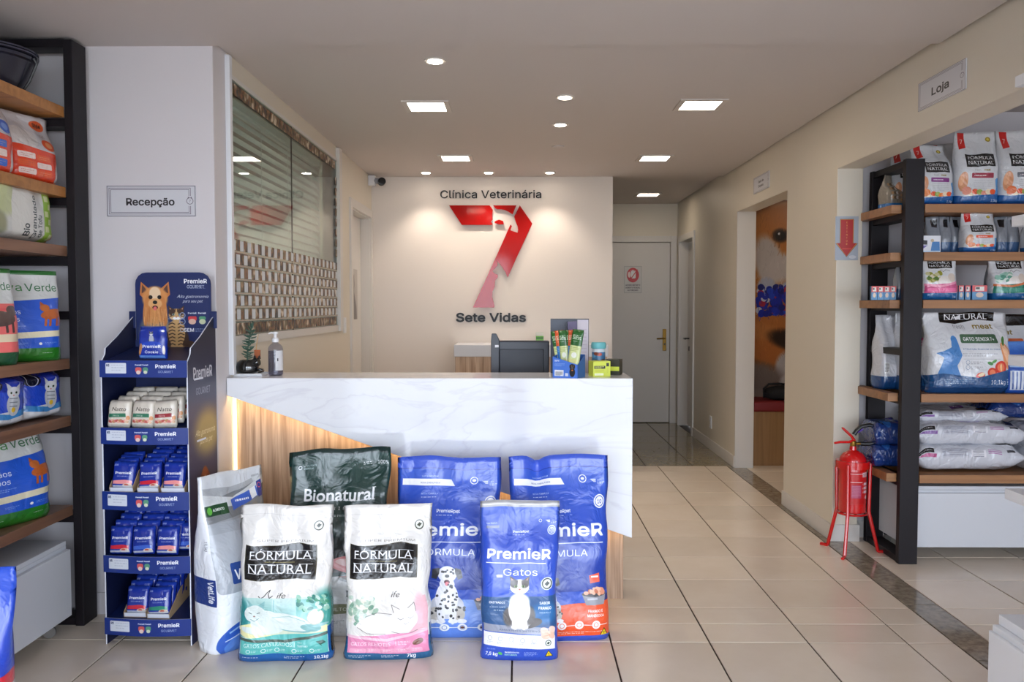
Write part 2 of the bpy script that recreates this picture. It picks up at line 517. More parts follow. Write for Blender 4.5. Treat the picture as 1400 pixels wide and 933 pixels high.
def printed_box(name, w, d, h, m_front, m_side, parent=None, loc=(0,0,0), rotz=0, front_uv=True):
    mb = MB().box(-w/2, w/2, 0, d, 0, h)
    me = bpy.data.meshes.new(name); me.from_pydata(mb.v, [], mb.f)
    me.materials.append(m_front); me.materials.append(m_side)
    uv = me.uv_layers.new(name='uv')
    for p in me.polygons:
        n = p.normal
        p.material_index = 0 if n.y < -.5 else 1
        for li in p.loop_indices:
            c = me.vertices[me.loops[li].vertex_index].co
            if abs(n.y) > .5: uv.data[li].uv = ((c.x + w/2) / w, c.z / h)
            elif abs(n.x) > .5: uv.data[li].uv = (c.y / d, c.z / h)
            else: uv.data[li].uv = ((c.x + w/2) / w, c.y / d)
    o = bpy.data.objects.new(name, me); COL.objects.link(o)
    if parent: o.parent = parent
    o.location = loc; o.rotation_euler = (0, 0, rotz)
    return o

# ---------------------------------------------------------------- helpers: filled bags of film
def sm(a, b, x):
    t = min(1, max(0, (x - a) / (b - a))); return t * t * (3 - 2 * t)
def bag_mesh(name, W, H, D, m, seed=1, nu=44, nv=34, crumple=.010, prof='stand', lean=0.0, topfrac=.07,
             twist=0.0, slump=0.0, wavy=.012, skew=0.0, split_top=None, notch=None, pinch=0.0, waist=0.0):
    vs = []; uvs = []; rings = []
    g = .08
    so = Vector((seed * 3.17, seed * 1.73, seed * .91))
    for j in range(nv + 1):
        v = j / nv
        if prof == 'stand':
            d = D/2 * (.84 + .16 * sm(0, .12, v)) * (1 - sm(.42, 1 - topfrac, v)) ** .85 + .0025
            if v < .03: d *= .9
        else:
            e = sm(0, .15, v) * (1 - sm(.85, 1, v))
            d = D/2 * e ** .5 + .002
        q = min(1, d / (D/2))
        w = W/2 * (.93 + .07 * (1 - q)) * (1 - .02 * (v < .02))
        n = 2.0 + 2.2 * q
        dense = []
        for k in range(161):
            a = math.pi/2 + 2 * math.pi * k / 160
            ca, sa = math.cos(a), math.sin(a)
            dense.append((w * math.copysign(abs(ca) ** (2/n), ca), d * math.copysign(abs(sa) ** (2/n), sa)))
        L = [0]
        for k in range(160): L.append(L[-1] + math.hypot(dense[k+1][0]-dense[k][0], dense[k+1][1]-dense[k][1]))
        ring = []; idx = 0
        for k in range(nu):
            s_ = L[-1] * k / nu
            while L[idx+1] < s_: idx += 1
            t = (s_ - L[idx]) / max(1e-9, L[idx+1] - L[idx])
            x = dense[idx][0] + (dense[idx+1][0] - dense[idx][0]) * t
            y = dense[idx][1] + (dense[idx+1][1] - dense[idx][1]) * t
            if k == 0 or k == nu // 2: pass
            side = max(0, 1 - abs(y) / d)
            u = .5 + (x / w) * (.5 - g) + math.copysign(g * side, x) if abs(x) > 1e-6 else .5
            if y > 1e-6: u = .999 if x > 0 else .001
            z = v * H
            fr = -1 if y < 0 else 1
            p = Vector((x * 7, z * 7, fr * 2.0)) + so
            n1 = noise.noise(p); n2 = noise.noise(p * 2.3 + Vector((5, 1, 2)))
            rid = 1 - 2 * abs(noise.noise(Vector((x * 5 + z * 6, z * 3 - x * 7, fr + 3.0)) + so))
            env = (.35 + .65 * sm(0, .1, v)) * (1 if prof == 'stand' else 1)
            dy = crumple * env * (n1 * 1.0 + n2 * .5 + .45 * rid) * (1 - .6 * sm(1 - topfrac, 1, v))
            # vertical folds gathering towards the seal
            dy += crumple * .7 * math.sin(x / W * 19 + seed) * sm(.5, .85, v) * (1 - .5 * sm(.93, 1, v))
            yy = y + fr * dy * min(1, q + .35)
            wave = wavy * math.sin(x / W * 4.2 + seed * 1.7) * sm(.6, 1, v)
            yy += wave
            xx = x * (1 + .045 * noise.noise(Vector((seed * 1.3, v * 5, 1 + 3 * math.copysign(1, x))))) * (1 - pinch * sm(.55, .95, v)) * (1 - waist * math.exp(-((v - .44) / .07) ** 2)) * (1 + waist * .6 * (1 - sm(0, .25, v))) * (1 + (.03 * (1 - sm(0, .1, v)) if prof == 'stand' else 0))
            zz = z + .018 * H * noise.noise(Vector((x * 6 + seed, 3, 1))) * sm(.8, 1, v) + skew * x * sm(.5, 1, v)
            zz -= slump * sm(.6, 1, v) * H * .1
            if notch:
                gq = math.exp(-((x - notch[0]) / .03) ** 2) * sm(.72, 1, v); zz -= notch[1] * gq; yy += .05 * gq - notch[2] * sm(.75, 1, v) * max(0, x - notch[0])
            yy += lean * zz + slump * .12 * sm(.6, 1, v)
            if twist:
                a = twist * v; xx, yy = xx * math.cos(a) - yy * math.sin(a), xx * math.sin(a) + yy * math.cos(a)
            ring.append(len(vs)); vs.append((xx, yy, zz)); uvs.append((u, v))
        rings.append(ring)
    def make(nm, j0, j1, cap0, cap1):
        fs = []
        for j in range(j0, j1):
            for k in range(nu):
                k2 = (k + 1) % nu
                fs.append((rings[j][k], rings[j][k2], rings[j+1][k2], rings[j+1][k]))
        if cap0: fs.append(tuple(rings[j0][::-1]))
        if cap1: fs.append(tuple(rings[j1]))
        used = sorted({i for f in fs for i in f}); mp = {o: i for i, o in enumerate(used)}
        me = bpy.data.meshes.new(nm); me.from_pydata([vs[i] for i in used], [], [tuple(mp[i] for i in f) for f in fs])
        me.materials.append(m); uv = me.uv_layers.new(name='uv')
        uvl = [uvs[i] for i in used]
        for i, l in enumerate(me.loops): uv.data[i].uv = uvl[l.vertex_index]
        for p in me.polygons: p.use_smooth = len(p.vertices) == 4
        return me
    if split_top:
        jt = int(round(nv * split_top))
        return make(name, 0, jt, True, False), make('top_seal', jt, nv, False, True)
    return make(name, 0, nv, True, True), None

def bag(name, label, W, H, D, m, loc, rotz=0.0, cat='bag', group=None, split_top=None, seal_label=None, rotx=0.0, roty=0.0, **kw):
    a, b = bag_mesh(name, W, H, D, m, split_top=split_top, **kw)
    if b is None:
        o = bpy.data.objects.new(name, a); COL.objects.link(o)
    else:
        o = bpy.data.objects.new(name, a); COL.objects.link(o)
        t = bpy.data.objects.new('top_seal', b); COL.objects.link(t); t.parent = o
        if seal_label: t['label'] = seal_label
    o.location = loc; o.rotation_euler = (rotx, roty, rotz)
    return tag(o, label, cat, group)

# ================================================================ materials of the place
M = {}
M['wall'] = mat('wall_paint', (212, 208, 211), .55, bump=(60, .05, 2, .003))
M['wall_cream'] = mat('cream_wall_paint', (218, 210, 194), .45, bump=(60, .04, 2, .003))
M['wall_back'] = mat('back_wall_paint', (222, 214, 206), .6)
M['ceiling'] = mat('ceiling_paint', (204, 197, 194), .75)
M['white'] = mat('white_lacquer', (225, 227, 230), .3)
M['trim'] = mat('white_trim', (214, 210, 204), .4)
M['laminate'] = mat('white_laminate', (205, 208, 214), .35)
M['black_metal'] = mat('black_metal', (20, 15, 20), .5, 0, spec=.3)
M['black_plastic'] = mat('black_plastic', (18, 18, 22), .35)
M['slate'] = mat('slate_plastic', (43, 48, 60), .38)
M['slate2'] = mat('slate_plastic_inner', (36, 42, 54), .45)
M['chrome'] = mat('chrome', (200, 200, 200), .2, 1.0)
M['alu'] = mat('white_aluminium', (222, 224, 228), .3, .0)
M['brass'] = mat('brass', (150, 115, 50), .3, .9)
M['grout'] = mat('brown_grout', (54, 40, 30), .9)
M['red_paint'] = mat('red_enamel', (200, 18, 20), .22, coat=.6)
M['board_warm'] = wood('shelf_board_wood', (158, 104, 52), (186, 128, 70), 'x', 1.0)
M['board_left'] = wood('shelf_board_wood_left', (112, 78, 58), (146, 106, 80), 'y', 1.0)
M['counter_wood'] = wood('counter_veneer', (146, 118, 94), (204, 178, 152), 'z', 2.2, .45)
M['bench_wood'] = wood('bench_veneer', (138, 104, 66), (160, 122, 80), 'z', 1.0)
M['cardboard'] = mat('cardboard', (166, 140, 108), .8)
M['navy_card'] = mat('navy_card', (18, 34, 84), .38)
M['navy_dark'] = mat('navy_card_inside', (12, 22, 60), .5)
M['card_edge'] = mat('white_card_edge', (222, 226, 236), .6)
M['red_acrylic'] = mat('red_acrylic', (168, 14, 12), .08, spec=.28)
M['black_acrylic'] = mat('black_acrylic', (16, 15, 16), .35, spec=.3)
M['glass'] = glass('window_glass', (240, 248, 244), 0.0, .05, .55)
M['clear'] = glass('clear_plastic', (225, 228, 240), .04, .04, .6)
M['leaf'] = mat('succulent_leaf', (58, 92, 78), .5)
M['pot'] = mat('black_glaze', (10, 10, 12), .08, coat=1)
M['terracotta'] = mat('terracotta', (165, 85, 40), .6)
M['blind'] = mat('blind_slat', (236, 240, 240), .4)
M['cushion'] = mat('red_upholstery', (118, 14, 18), .6)
M['black_cloth'] = mat('black_cloth', (12, 12, 16), .8)

# glazed floor tile: pale beige-grey with faint clouding, each piece a little different
def tile_mat(name, c1, c2, rough, vein=False, sc=2.2):
    m, nt, bs = nodes_of(name)
    tc = nt.nodes.new('ShaderNodeTexCoord'); n = nt.nodes.new('ShaderNodeTexNoise')
    g = nt.nodes.new('ShaderNodeNewGeometry')
    n.inputs['Scale'].default_value = sc; n.inputs['Detail'].default_value = 6; n.inputs['Roughness'].default_value = .62
    nt.links.new(g.outputs['Position'], n.inputs['Vector'])
    r = nt.nodes.new('ShaderNodeValToRGB'); r.color_ramp.elements[0].position = .35; r.color_ramp.elements[1].position = .65
    r.color_ramp.elements[0].color = srgb(c1); r.color_ramp.elements[1].color = srgb(c2)
    nt.links.new(n.outputs[0], r.inputs[0])
    oi = nt.nodes.new('ShaderNodeObjectInfo'); hs = nt.nodes.new('ShaderNodeHueSaturation')
    mr = nt.nodes.new('ShaderNodeMapRange'); mr.inputs['To Min'].default_value = .95; mr.inputs['To Max'].default_value = 1.05
    nt.links.new(oi.outputs['Random'], mr.inputs[0]); nt.links.new(mr.outputs[0], hs.inputs['Value'])
    nt.links.new(r.outputs[0], hs.inputs['Color']); nt.links.new(hs.outputs[0], bs.inputs['Base Color'])
    bs.inputs['Roughness'].default_value = rough
    return m
M['tile'] = tile_mat('floor_tile', (226, 212, 194), (233, 221, 205), .2)
M['granite'] = tile_mat('granite', (116, 106, 92), (158, 147, 130), .12, sc=28)
M['granite_hall'] = tile_mat('hall_granite', (122, 112, 88), (150, 140, 116), .08, sc=24)

def marble_mat():
    m, nt, bs = nodes_of('white_marble')
    g = nt.nodes.new('ShaderNodeNewGeometry')
    mp = nt.nodes.new('ShaderNodeMapping'); mp.inputs['Rotation'].default_value = (0, R(35), 0); mp.inputs['Scale'].default_value = (1.0, 1, 2.6)
    nt.links.new(g.outputs['Position'], mp.inputs[0])
    n = nt.nodes.new('ShaderNodeTexNoise'); n.inputs['Scale'].default_value = 1.5; n.inputs['Detail'].default_value = 7; n.inputs['Distortion'].default_value = 1.2
    nt.links.new(mp.outputs[0], n.inputs['Vector'])
    r = nt.nodes.new('ShaderNodeValToRGB'); e = r.color_ramp.elements
    base = srgb((232, 234, 238)); e[0].position = 0; e[0].color = base; e[1].position = 1; e[1].color = base
    for p, c in ((.475, (232, 234, 238)), (.5, (222, 223, 229)), (.525, (230, 232, 237)), (.64, (233, 235, 239)), (.66, (229, 230, 235)), (.68, (232, 234, 238))):
        x = e.new(p); x.color = srgb(c)
    nt.links.new(n.outputs[0], r.inputs[0]); nt.links.new(r.outputs[0], bs.inputs['Base Color'])
    bs.inputs['Roughness'].default_value = .07
    return m
M['marble'] = marble_mat()

# ================================================================ the setting
XL, XR = -1.362, 1.85           # reception side walls
ZC, ZC2, ZC3 = 2.545, 2.57, 2.60
YB = 7.70                       # wall with the lettering
YE = 10.0                       # end of the hall
YF = -2.0                       # open shop front

# floor: joint bed with tiles on it
fl = MB().box(-2.45, 4.6, 1.38, 10.2, -.06, -.005).build('floor', M['grout']); struct(fl)
ff = MB().box(-2.45, 4.6, YF, 1.38, -.06, 0).build('floor_front', M['tile']); struct(ff)
T = .4098; J = .0072
xs = [.786 + T * k for k in range(-8, 3)]
ys = [7.305, 7.08, 6.67, 6.265, 5.86, 5.455, 5.05, 4.645, 4.255, 3.855, 3.655, 3.45, 3.045, 2.64, 2.235, 1.83, 1.42][::-1]
TM = {}
def tile(x0, x1, y0, y1, m, name='tile', parent=None):
    key = (round(x1 - x0, 3), round(y1 - y0, 3), m.name)
    if key not in TM:
        hx, hy = (x1 - x0) / 2 - J / 2, (y1 - y0) / 2 - J / 2
        TM[key] = MB().box(-hx, hx, -hy, hy, -.008, 0).mesh(name, m, bevel=.0012, seg=1)
    o = bpy.data.objects.new(name, TM[key]); COL.objects.link(o)
    o.location = ((x0 + x1) / 2, (y0 + y1) / 2, random.uniform(-.0004, .0004)); o.parent = parent or fl
    return o
for i in range(len(ys) - 1):
    y0, y1 = ys[i], ys[i + 1]
    for a in xs[:-1]: tile(a, a + T, y0, y1, M['tile'])
    tile(xs[-1], 1.80, y0, y1, M['tile'])
    x = 1.95
    while x < 4.4:
        if y1 <= 5.06: tile(x, min(x + T, 4.5), y0, y1, M['tile'])
        elif x < 3.0: tile(x, x + T, y0, y1, M['tile'])
        x += T
for y in [1.42 + .62 * k for k in range(10)]:
    tile(1.80, 1.95, y, min(y + .62, 7.305), M['granite'], 'granite_strip')
for i in range(7):
    for j in range(6):
        tile(-.55 + .41 * j, min(-.55 + .41 * (j + 1), 1.85), 7.305 + .41 * i, 7.305 + .41 * (i + 1), M['granite_hall'], 'granite_tile')
for j in range(2): tile(2.0 + .41 * j, 2.41 + .41 * j, 7.305, 7.75, M['tile'])

# ceiling, in three levels
c = MB().box(-2.55, 4.7, YF, 10.3, 2.78, 2.9).build('ceiling_slab', M['ceiling']); struct(c)
c = MB().box(-2.45, XR - .022, YF, 3.75, ZC, ZC + .2).build('ceiling', M['ceiling']); struct(c)
c = MB().box(-2.45, XR - .016, 3.75, YB, ZC2, ZC2 + .2).build('ceiling_reception', M['ceiling']); struct(c)
c = MB().box(-.6, XR - .012, YB, YE + .1, ZC3, ZC3 + .15).build('ceiling_hall', M['ceiling']); struct(c)
c = MB().box(XR + .15, 4.6, YF, 5.1, ZC, ZC + .2).build('ceiling_shop', M['ceiling']); struct(c)
c = MB().box(XR + .15, 3.4, 5.1, 7.9, 2.5, 2.62).build('ceiling_waiting', M['ceiling']); struct(c)

# walls
w = MB().box(-2.55, -2.43, YF, 7.8, 0, 2.7).build('wall_left', M['wall']); struct(w)
w = MB().box(-2.43, XL, 3.75, 3.93, 0, ZC2).build('wall_column', M['wall'], bevel=.004); struct(w)
# reception left wall with the window and the door openings
WY0, WY1, WZ0, WZ1 = 3.94, 6.22, 1.255, 2.46
DY0, DY1, DZ = 6.76, 7.60, 2.19
mb = MB()
mb.box(XL - .12, XL, 3.93, DY0, 0, WZ0)
mb.box(XL - .12, XL, WY1, DY0, WZ0, ZC2)
mb.box(XL - .12, XL, 3.93, WY1, WZ1, ZC2)
mb.box(XL - .12, XL, DY0, DY1, DZ, ZC2)
mb.box(XL - .12, XL, DY1, YB + .12, 0, ZC2)
w = mb.build('wall_reception', M['wall_cream']); struct(w)
w = MB().box(XL, .835, YB, YB + .12, 0, ZC3).build('wall_back', M['wall_back']); struct(w)
w = MB().box(-2.43, XL - .12, 6.5, 6.6, 0, ZC2).build('wall_office', M['wall']); struct(w)
w = MB().box(-.75, 2.1, YE + .14, YE + .2, 0, ZC3 + .1).build('wall_leak_block', M['wall_cream']); struct(w)  # unseen wall added behind the hall door to stop sky light leaking in
w = MB().box(-.75, -.6, YB + .125, YE + .1, 0, ZC3 + .1).build('wall_hall_left', M['wall_cream']); struct(w)
# hall end wall with its door opening
EX0, EX1, EZ = .95, 1.77, 2.15
mb = MB().box(-.6, EX0, YE, YE + .1, 0, ZC3 + .1).box(EX1, XR + .15, YE, YE + .1, 0, ZC3 + .1).box(EX0, EX1, YE, YE + .1, EZ, ZC3 + .1)
w = mb.build('wall_end', M['wall_cream']); struct(w)
# right wall: shop opening, pier, waiting room doorway, hall door
T2 = .15
mb = MB()
pts = [(YF, 2.20), (4.97, 2.20), (4.97, 0), (5.90, 0), (5.90, 2.20), (7.24, 2.20), (7.24, 0), (9.05, 0), (9.05, 2.13), (9.80, 2.13), (9.80, 0), (YE, 0), (YE, 2.78), (YF, 2.78)]
mb.prism(pts, (XR, 0, 0), (0, 1, 0), (0, 0, 1), (1, 0, 0), T2)
w = mb.build('wall_right', M['wall_cream'], bevel=.003); struct(w)
w = MB().box(XR + T2, 4.6, 5.06, 5.2, 0, 2.7).build('wall_shop_back', M['wall']); struct(w)
w = MB().box(4.5, 4.6, YF, 5.06, 0, 2.7).build('wall_shop_right', M['wall']); struct(w)
w = MB().box(XR + T2, 3.3, 7.75, 7.87, 0, 2.6).build('wall_waiting', M['wall_cream']); struct(w)
w = MB().box(3.3, 3.4, 5.2, 7.87, 0, 2.6).build('wall_waiting_right', M['wall_cream']); struct(w)

# skirting
def skirt(name, x0, x1, y0, y1, h=.10, m='trim'):
    o = MB().box(x0, x1, y0, y1, 0, h).build(name, M[m], bevel=.003); struct(o)
skirt('baseboard_column', -1.93, XL + .012, 3.738, 3.75, m='wall')
skirt('baseboard_right', XR - .012, XR, 4.958, 5.90)
skirt('baseboard_pier', XR - .012, XR + T2 + .01, 4.955, 4.97)
skirt('baseboard_shop', XR + T2, 4.5, 5.048, 5.06)
skirt('baseboard_hall', XR - .012, XR, 7.24, 8.99)
skirt('baseboard_end', -.6, EX0 - .07, YE - .012, YE)

# white trim at the column's edge, and the window in the reception wall
o = MB().box(XL - .01, XL + .022, 3.905, 3.94, 1.075, 2.555).build('trim_1', M['alu'], bevel=.003); struct(o)
win = MB()
f = .045
win.box(XL - .10, XL + .012, WY0, WY1, WZ0 - f, WZ0).box(XL - .10, XL + .012, WY0, WY1, WZ1, WZ1 + .02)
win.box(XL - .10, XL + .03, WY1, WY1 + .09, WZ0 - f, WZ1 + .1)
wn = win.build('window_1', M['trim'], bevel=.002); struct(wn)
WM = (WY0 + WY1) / 2 - .06
for a, b in ((WY0, WM - .002), (WM + .002, WY1)):
    MB().box(XL - .002, XL + .004, a, b, WZ0, WZ1).build('pane', M['glass'], wn)
MB().box(XL - .004, XL + .003, WM - .002, WM + .002, WZ0, WZ1).build('pane_joint', M['black_plastic'], wn)

# blind behind the glass, slat by slat
bl = thing('window_blind', 'pale horizontal slatted blind lowered behind the reception window glass', 'blind', (XL - .14, (WY0 + WY1) / 2, WZ0))
sl = MB(); L = (WY1 - WY0) / 2 - .01
n = 5
for k in range(n + 1):
    t = k / n - .5
    x = t * .034 ; z = t * -.050 ; bow = .006 * (1 - 4 * t * t)
    sl.v += [(x + bow, -L, z), (x + bow, L, z)]
for k in range(n): sl.f.append((2*k, 2*k+1, 2*k+3, 2*k+2)); sl.mi.append(0)
sm_ = sl.mesh('slat', M['blind'], smooth=True)
z = .03
while z < WZ1 - WZ0 - .03:
    o = bpy.data.objects.new('slat', sm_); COL.objects.link(o); o.parent = bl; o.location = (0, 0, z); z += .052
MB().box(-.03, .03, -L, L, WZ1 - WZ0 - .04, WZ1 - WZ0).build('head_rail', M['blind'], bl)
for yy in (-.85, -.25, .3, .9):
    MB().box(.018, .020, yy - .003, yy + .003, 0, WZ1 - WZ0 - .03).build('cord', M['blind'], bl)

# doors
def leaf_handle(parent, x, y, z, d):
    """lever with backplate, on a leaf facing -d"""
    pass
# door_1: office door in the left wall, ajar leaf with the cat poster
d1 = MB()
for a, b in ((DY0 - .07, DY0), (DY1, DY1 + .07)): d1.box(XL - .005, XL + .018, a, b, 0, DZ + .07)
d1.box(XL - .005, XL + .018, DY0, DY1, DZ, DZ + .07)
d1.box(XL - .12, XL, DY1 - .012, DY1 + .001, 0, DZ); d1.box(XL - .12, XL, DY0, DY1, DZ - .012, DZ + .001)
d1 = d1.build('door_1', M['trim'], bevel=.002); struct(d1)
MB().box(XL - .115, XL - .08, DY0 + .01, DY1 - .015, .01, DZ - .015).build('door_leaf', M['trim'], d1, bevel=.002)
# door_2 at the end of the hall
d2 = MB()
d2.box(EX0 - .07, EX0, YE - .02, YE, 0, EZ + .07).box(EX1, EX1 + .07, YE - .02, YE, 0, EZ + .07).box(EX0, EX1, YE - .02, YE, EZ, EZ + .07)
d2 = d2.build('door_2', M['trim'], bevel=.003); struct(d2)
MB().box(EX0 + .004, EX1 - .004, YE + .01, YE + .045, .008, EZ - .004).build('door_leaf', M['trim'], d2, bevel=.003)
p = onY(908.5, 465, YE)
h = MB().box(p.x - .022, p.x + .022, YE + .002, YE + .012, p.z - .13, p.z + .13).build('handle_plate', M['brass'], d2, bevel=.006)
MB().tube([(p.x, YE + .004, p.z + .02), (p.x, YE - .045, p.z + .02), (p.x - .10, YE - .05, p.z + .015)], .009).build('handle_lever', M['brass'], h, smooth=True)
MB().lathe([(.0, 0), (.011, .002), (.011, .01)], 12).build('keyhole', M['black_plastic'], h, loc=(p.x, YE + .002, p.z - .05), rot=(R(90), 0, 0))
# door_3 in the right wall of the hall, set back in its frame
d3 = MB()
d3.box(XR - .018, XR + .005, 8.985, 9.05, 0, 2.20).box(XR - .018, XR + .005, 9.80, 9.865, 0, 2.20).box(XR - .018, XR + .005, 9.05, 9.80, 2.13, 2.20)
d3.box(XR, XR + .14, 9.79, 9.801, 0, 2.13)
d3 = d3.build('door_3', M['trim'], bevel=.003); struct(d3)
MB().box(XR + .09, XR + .125, 9.055, 9.79, .01, 2.125).build('door_leaf', M['trim'], d3, bevel=.003)
h = MB().tube([(XR + .10, 9.70, 1.02), (XR + .03, 9.70, 1.02), (XR + .025, 9.60, 1.02)], .009).build('handle_lever', M['black_plastic'], d3, smooth=True)
MB().box(XR + .083, XR + .092, 9.685, 9.715, .88, .93).build('lock_plate', M['black_plastic'], d3)
# lining of the waiting room doorway
o = MB().box(XR - .004, XR + T2 + .004, 7.225, 7.245, 0, 2.2).build('trim_2', M['trim']); struct(o)

# unseen shop front (piers, header, glazing bars) and street, added for contrast in reflections
wf = MB()
for a, b in ((-2.55, -2.05), (-.2, .05), (2.0, 2.25), (4.2, 4.6)): wf.box(a, b, YF - .15, YF, 0, 2.78)
wf.box(-2.05, 4.2, YF - .15, YF, 2.42, 2.78)
w = wf.build('wall_front', M['wall']); struct(w)
st_ = MB().box(-30, 30, -30, YF - .15, -.12, -.06).build('street', mat('pale_paving', (168, 165, 160), .9)); struct(st_)
sf = MB()
for x in (-2.05, -1.16, -.24, .05, 1.0, 1.96, 2.25, 3.2, 4.16): sf.box(x, x + .04, YF - .10, YF - .06, 0, 2.42)
for z in (0, 2.38): sf.box(-2.05, 4.2, YF - .10, YF - .06, z, z + .04)
sf = sf.build('window_2', M['alu']); struct(sf)

# ---------------------------------------------------------------- ceiling lights
PAN = emit('light_panel', (255, 236, 214), PANEL_W)
PANC = emit('downlight_disc', (255, 240, 222), DOWN_W)
TRIM_W = mat('light_trim', (205, 198, 192), .4)
sq_labels = ['square ceiling light above the left of the counter, the nearer one',
             'square ceiling light near the shop opening, largest and rightmost',
             'square ceiling light on the left, in front of the lettered wall',
             'square ceiling light in the second row, right of the lettering',
             'square ceiling light at the entrance of the hall']
for (px, py), zc, lb in zip(((584, 145), (957, 143), (623, 216), (895, 216), (886, 266)), (ZC2, ZC2, ZC2, ZC2, ZC3), sq_labels):
    p = onZ(px, py, zc)
    t = thing('ceiling_light', lb, 'ceiling light', (p.x, p.y, zc), group='square ceiling lights')
    fr = MB()
    s1, s2 = .105, .135
    fr.box(-s2, s2, -s2, -s1, -.008, 0).box(-s2, s2, s1, s2, -.008, 0).box(-s2, -s1, -s1, s1, -.008, 0).box(s1, s2, -s1, s1, -.008, 0)
    fr.build('frame', TRIM_W, t)
    MB().box(-s1, s1, -s1, s1, -.006, 0).build('diffuser', PAN, t)
rd_labels = ['round downlight nearest the front, left of centre', 'round downlight in the middle, the nearer of the central pair',
             'round downlight in the middle, the farther of the central pair',
             'round downlight over the lettering, left one beside the camera', 'round downlight over the lettering, middle one of three',
             'round downlight over the lettering, right one of three']
# unseen lamp panels, added to brighten the waiting room and the office
for x_, y_, z_, lb in ((2.9, 6.5, 2.5, 'unseen square ceiling panel added to light the waiting room'), (-1.95, 5.2, ZC2, 'unseen square ceiling panel added to light the office behind the blind')):
    t = thing('ceiling_light', lb, 'ceiling light', (x_, y_, z_))
    MB().box(-.13, .13, -.13, .13, -.006, 0).build('diffuser', PAN, t)
for i, ((px, py), lb) in enumerate(zip(((595, 82.5), (772.5, 132.5), (766, 170), (585, 239.5), (669, 239.5), (751, 239)), rd_labels)):
    p = onZ(px, py, ZC2)
    if i > 2: p.y = YB - .26
    t = thing('downlight', lb, 'ceiling light', (p.x, p.y, ZC2), group='round downlights')
    MB().lathe([(.036, 0), (.036, -.006), (.052, -.006), (.053, 0)], 28).build('trim_ring', TRIM_W, t, smooth=True)
    MB().lathe([(.035, -.0065), (.035, -.0085)], 24).build('lamp', PANC, t)
    ld = bpy.data.lights.new('spot', 'SPOT'); ld.energy = SPOT_W; ld.spot_size = R(100 if i > 2 else 80); ld.spot_blend = .7
    ld.color = (1, .86, .72); ld.shadow_soft_size = .03
    lo = bpy.data.objects.new('spot_lamp', ld); COL.objects.link(lo); lo.parent = t; lo.location = (0, 0, -.02)
p = onZ(763, 200, ZC2)
sd = thing('smoke_detector', 'small flat white round cover on the ceiling behind the downlights', 'detector', (p.x, p.y, ZC2))
MB().lathe([(.045, 0), (.045, -.008), (.035, -.012), (.001, -.012)], 24).build('cover', M['ceiling'], sd, smooth=True)

# ================================================================ printed artwork
WHT = (244, 245, 248)
def spots(a, cx, cy, rx, ry, n, c, seed, rmin=.5, rmax=1.3):
    rd = random.Random(seed)
    for _ in range(n):
        t = rd.uniform(0, 6.28); q = math.sqrt(rd.random()) * .9
        a.ell(cx + rx * q * math.cos(t), cy + ry * q * math.sin(t), rd.uniform(rmin, rmax), rd.uniform(rmin, rmax) * .8, c, rd.uniform(0, 90))
def dalmatian(a, x, y, s, seed=2):
    """sitting, seen from the front; x,y between the front paws, s tall"""
    k = s / 100.0; W_ = (240, 240, 242); G = (205, 208, 216); B = (28, 28, 34)
    P = lambda u, v: (x + u * k, y - v * k)
    E = lambda u, v, ru, rv, c, r=0, sf=0: a.ell(x + u * k, y - v * k, ru * k, rv * k, c, r, sf)
    E(0, 28, 27, 22, G); E(-17, 14, 12, 14, (196, 190, 180)); E(17, 14, 12, 14, (196, 190, 180))
    E(0, 42, 18, 28, W_); E(-9, 18, 6.5, 22, W_); E(9, 18, 6.5, 22, W_)
    E(-10, 2, 8, 4, W_); E(10, 2, 8, 4, W_); E(-24, 2, 8, 4, W_); E(24, 2, 8, 4, W_)
    E(0, 66, 12, 12, W_); E(0, 83, 15, 14, W_)
    a.poly([P(-12, 94), P(-24, 92), P(-25, 76), P(-17, 74), P(-13, 84)], B); a.poly([P(12, 94), P(22, 92), P(25, 78), P(18, 74), P(13, 84)], (60, 58, 64))
    E(0, 76, 9, 9, (250, 250, 250)); E(0, 80, 3.6, 2.8, B); E(0, 70, 4.6, 3.8, (90, 40, 44)); E(0, 67, 3.2, 3.6, (225, 120, 130))
    E(-6, 87, 2.2, 2.0, B); E(6, 87, 2.2, 2.0, B)
    rd = random.Random(seed)
    for u, v, ru, rv in ((0, 45, 16, 22), (-9, 20, 5, 16), (9, 20, 5, 16), (0, 88, 12, 6), (-22, 20, 7, 12), (22, 20, 7, 12)):
        for _ in range(int(ru * rv / 14)):
            t = rd.uniform(0, 6.28); q = math.sqrt(rd.random())
            E(u + ru * q * math.cos(t), v + rv * q * math.sin(t), rd.uniform(1.2, 2.8), rd.uniform(1.2, 2.4), B, rd.uniform(0, 90))
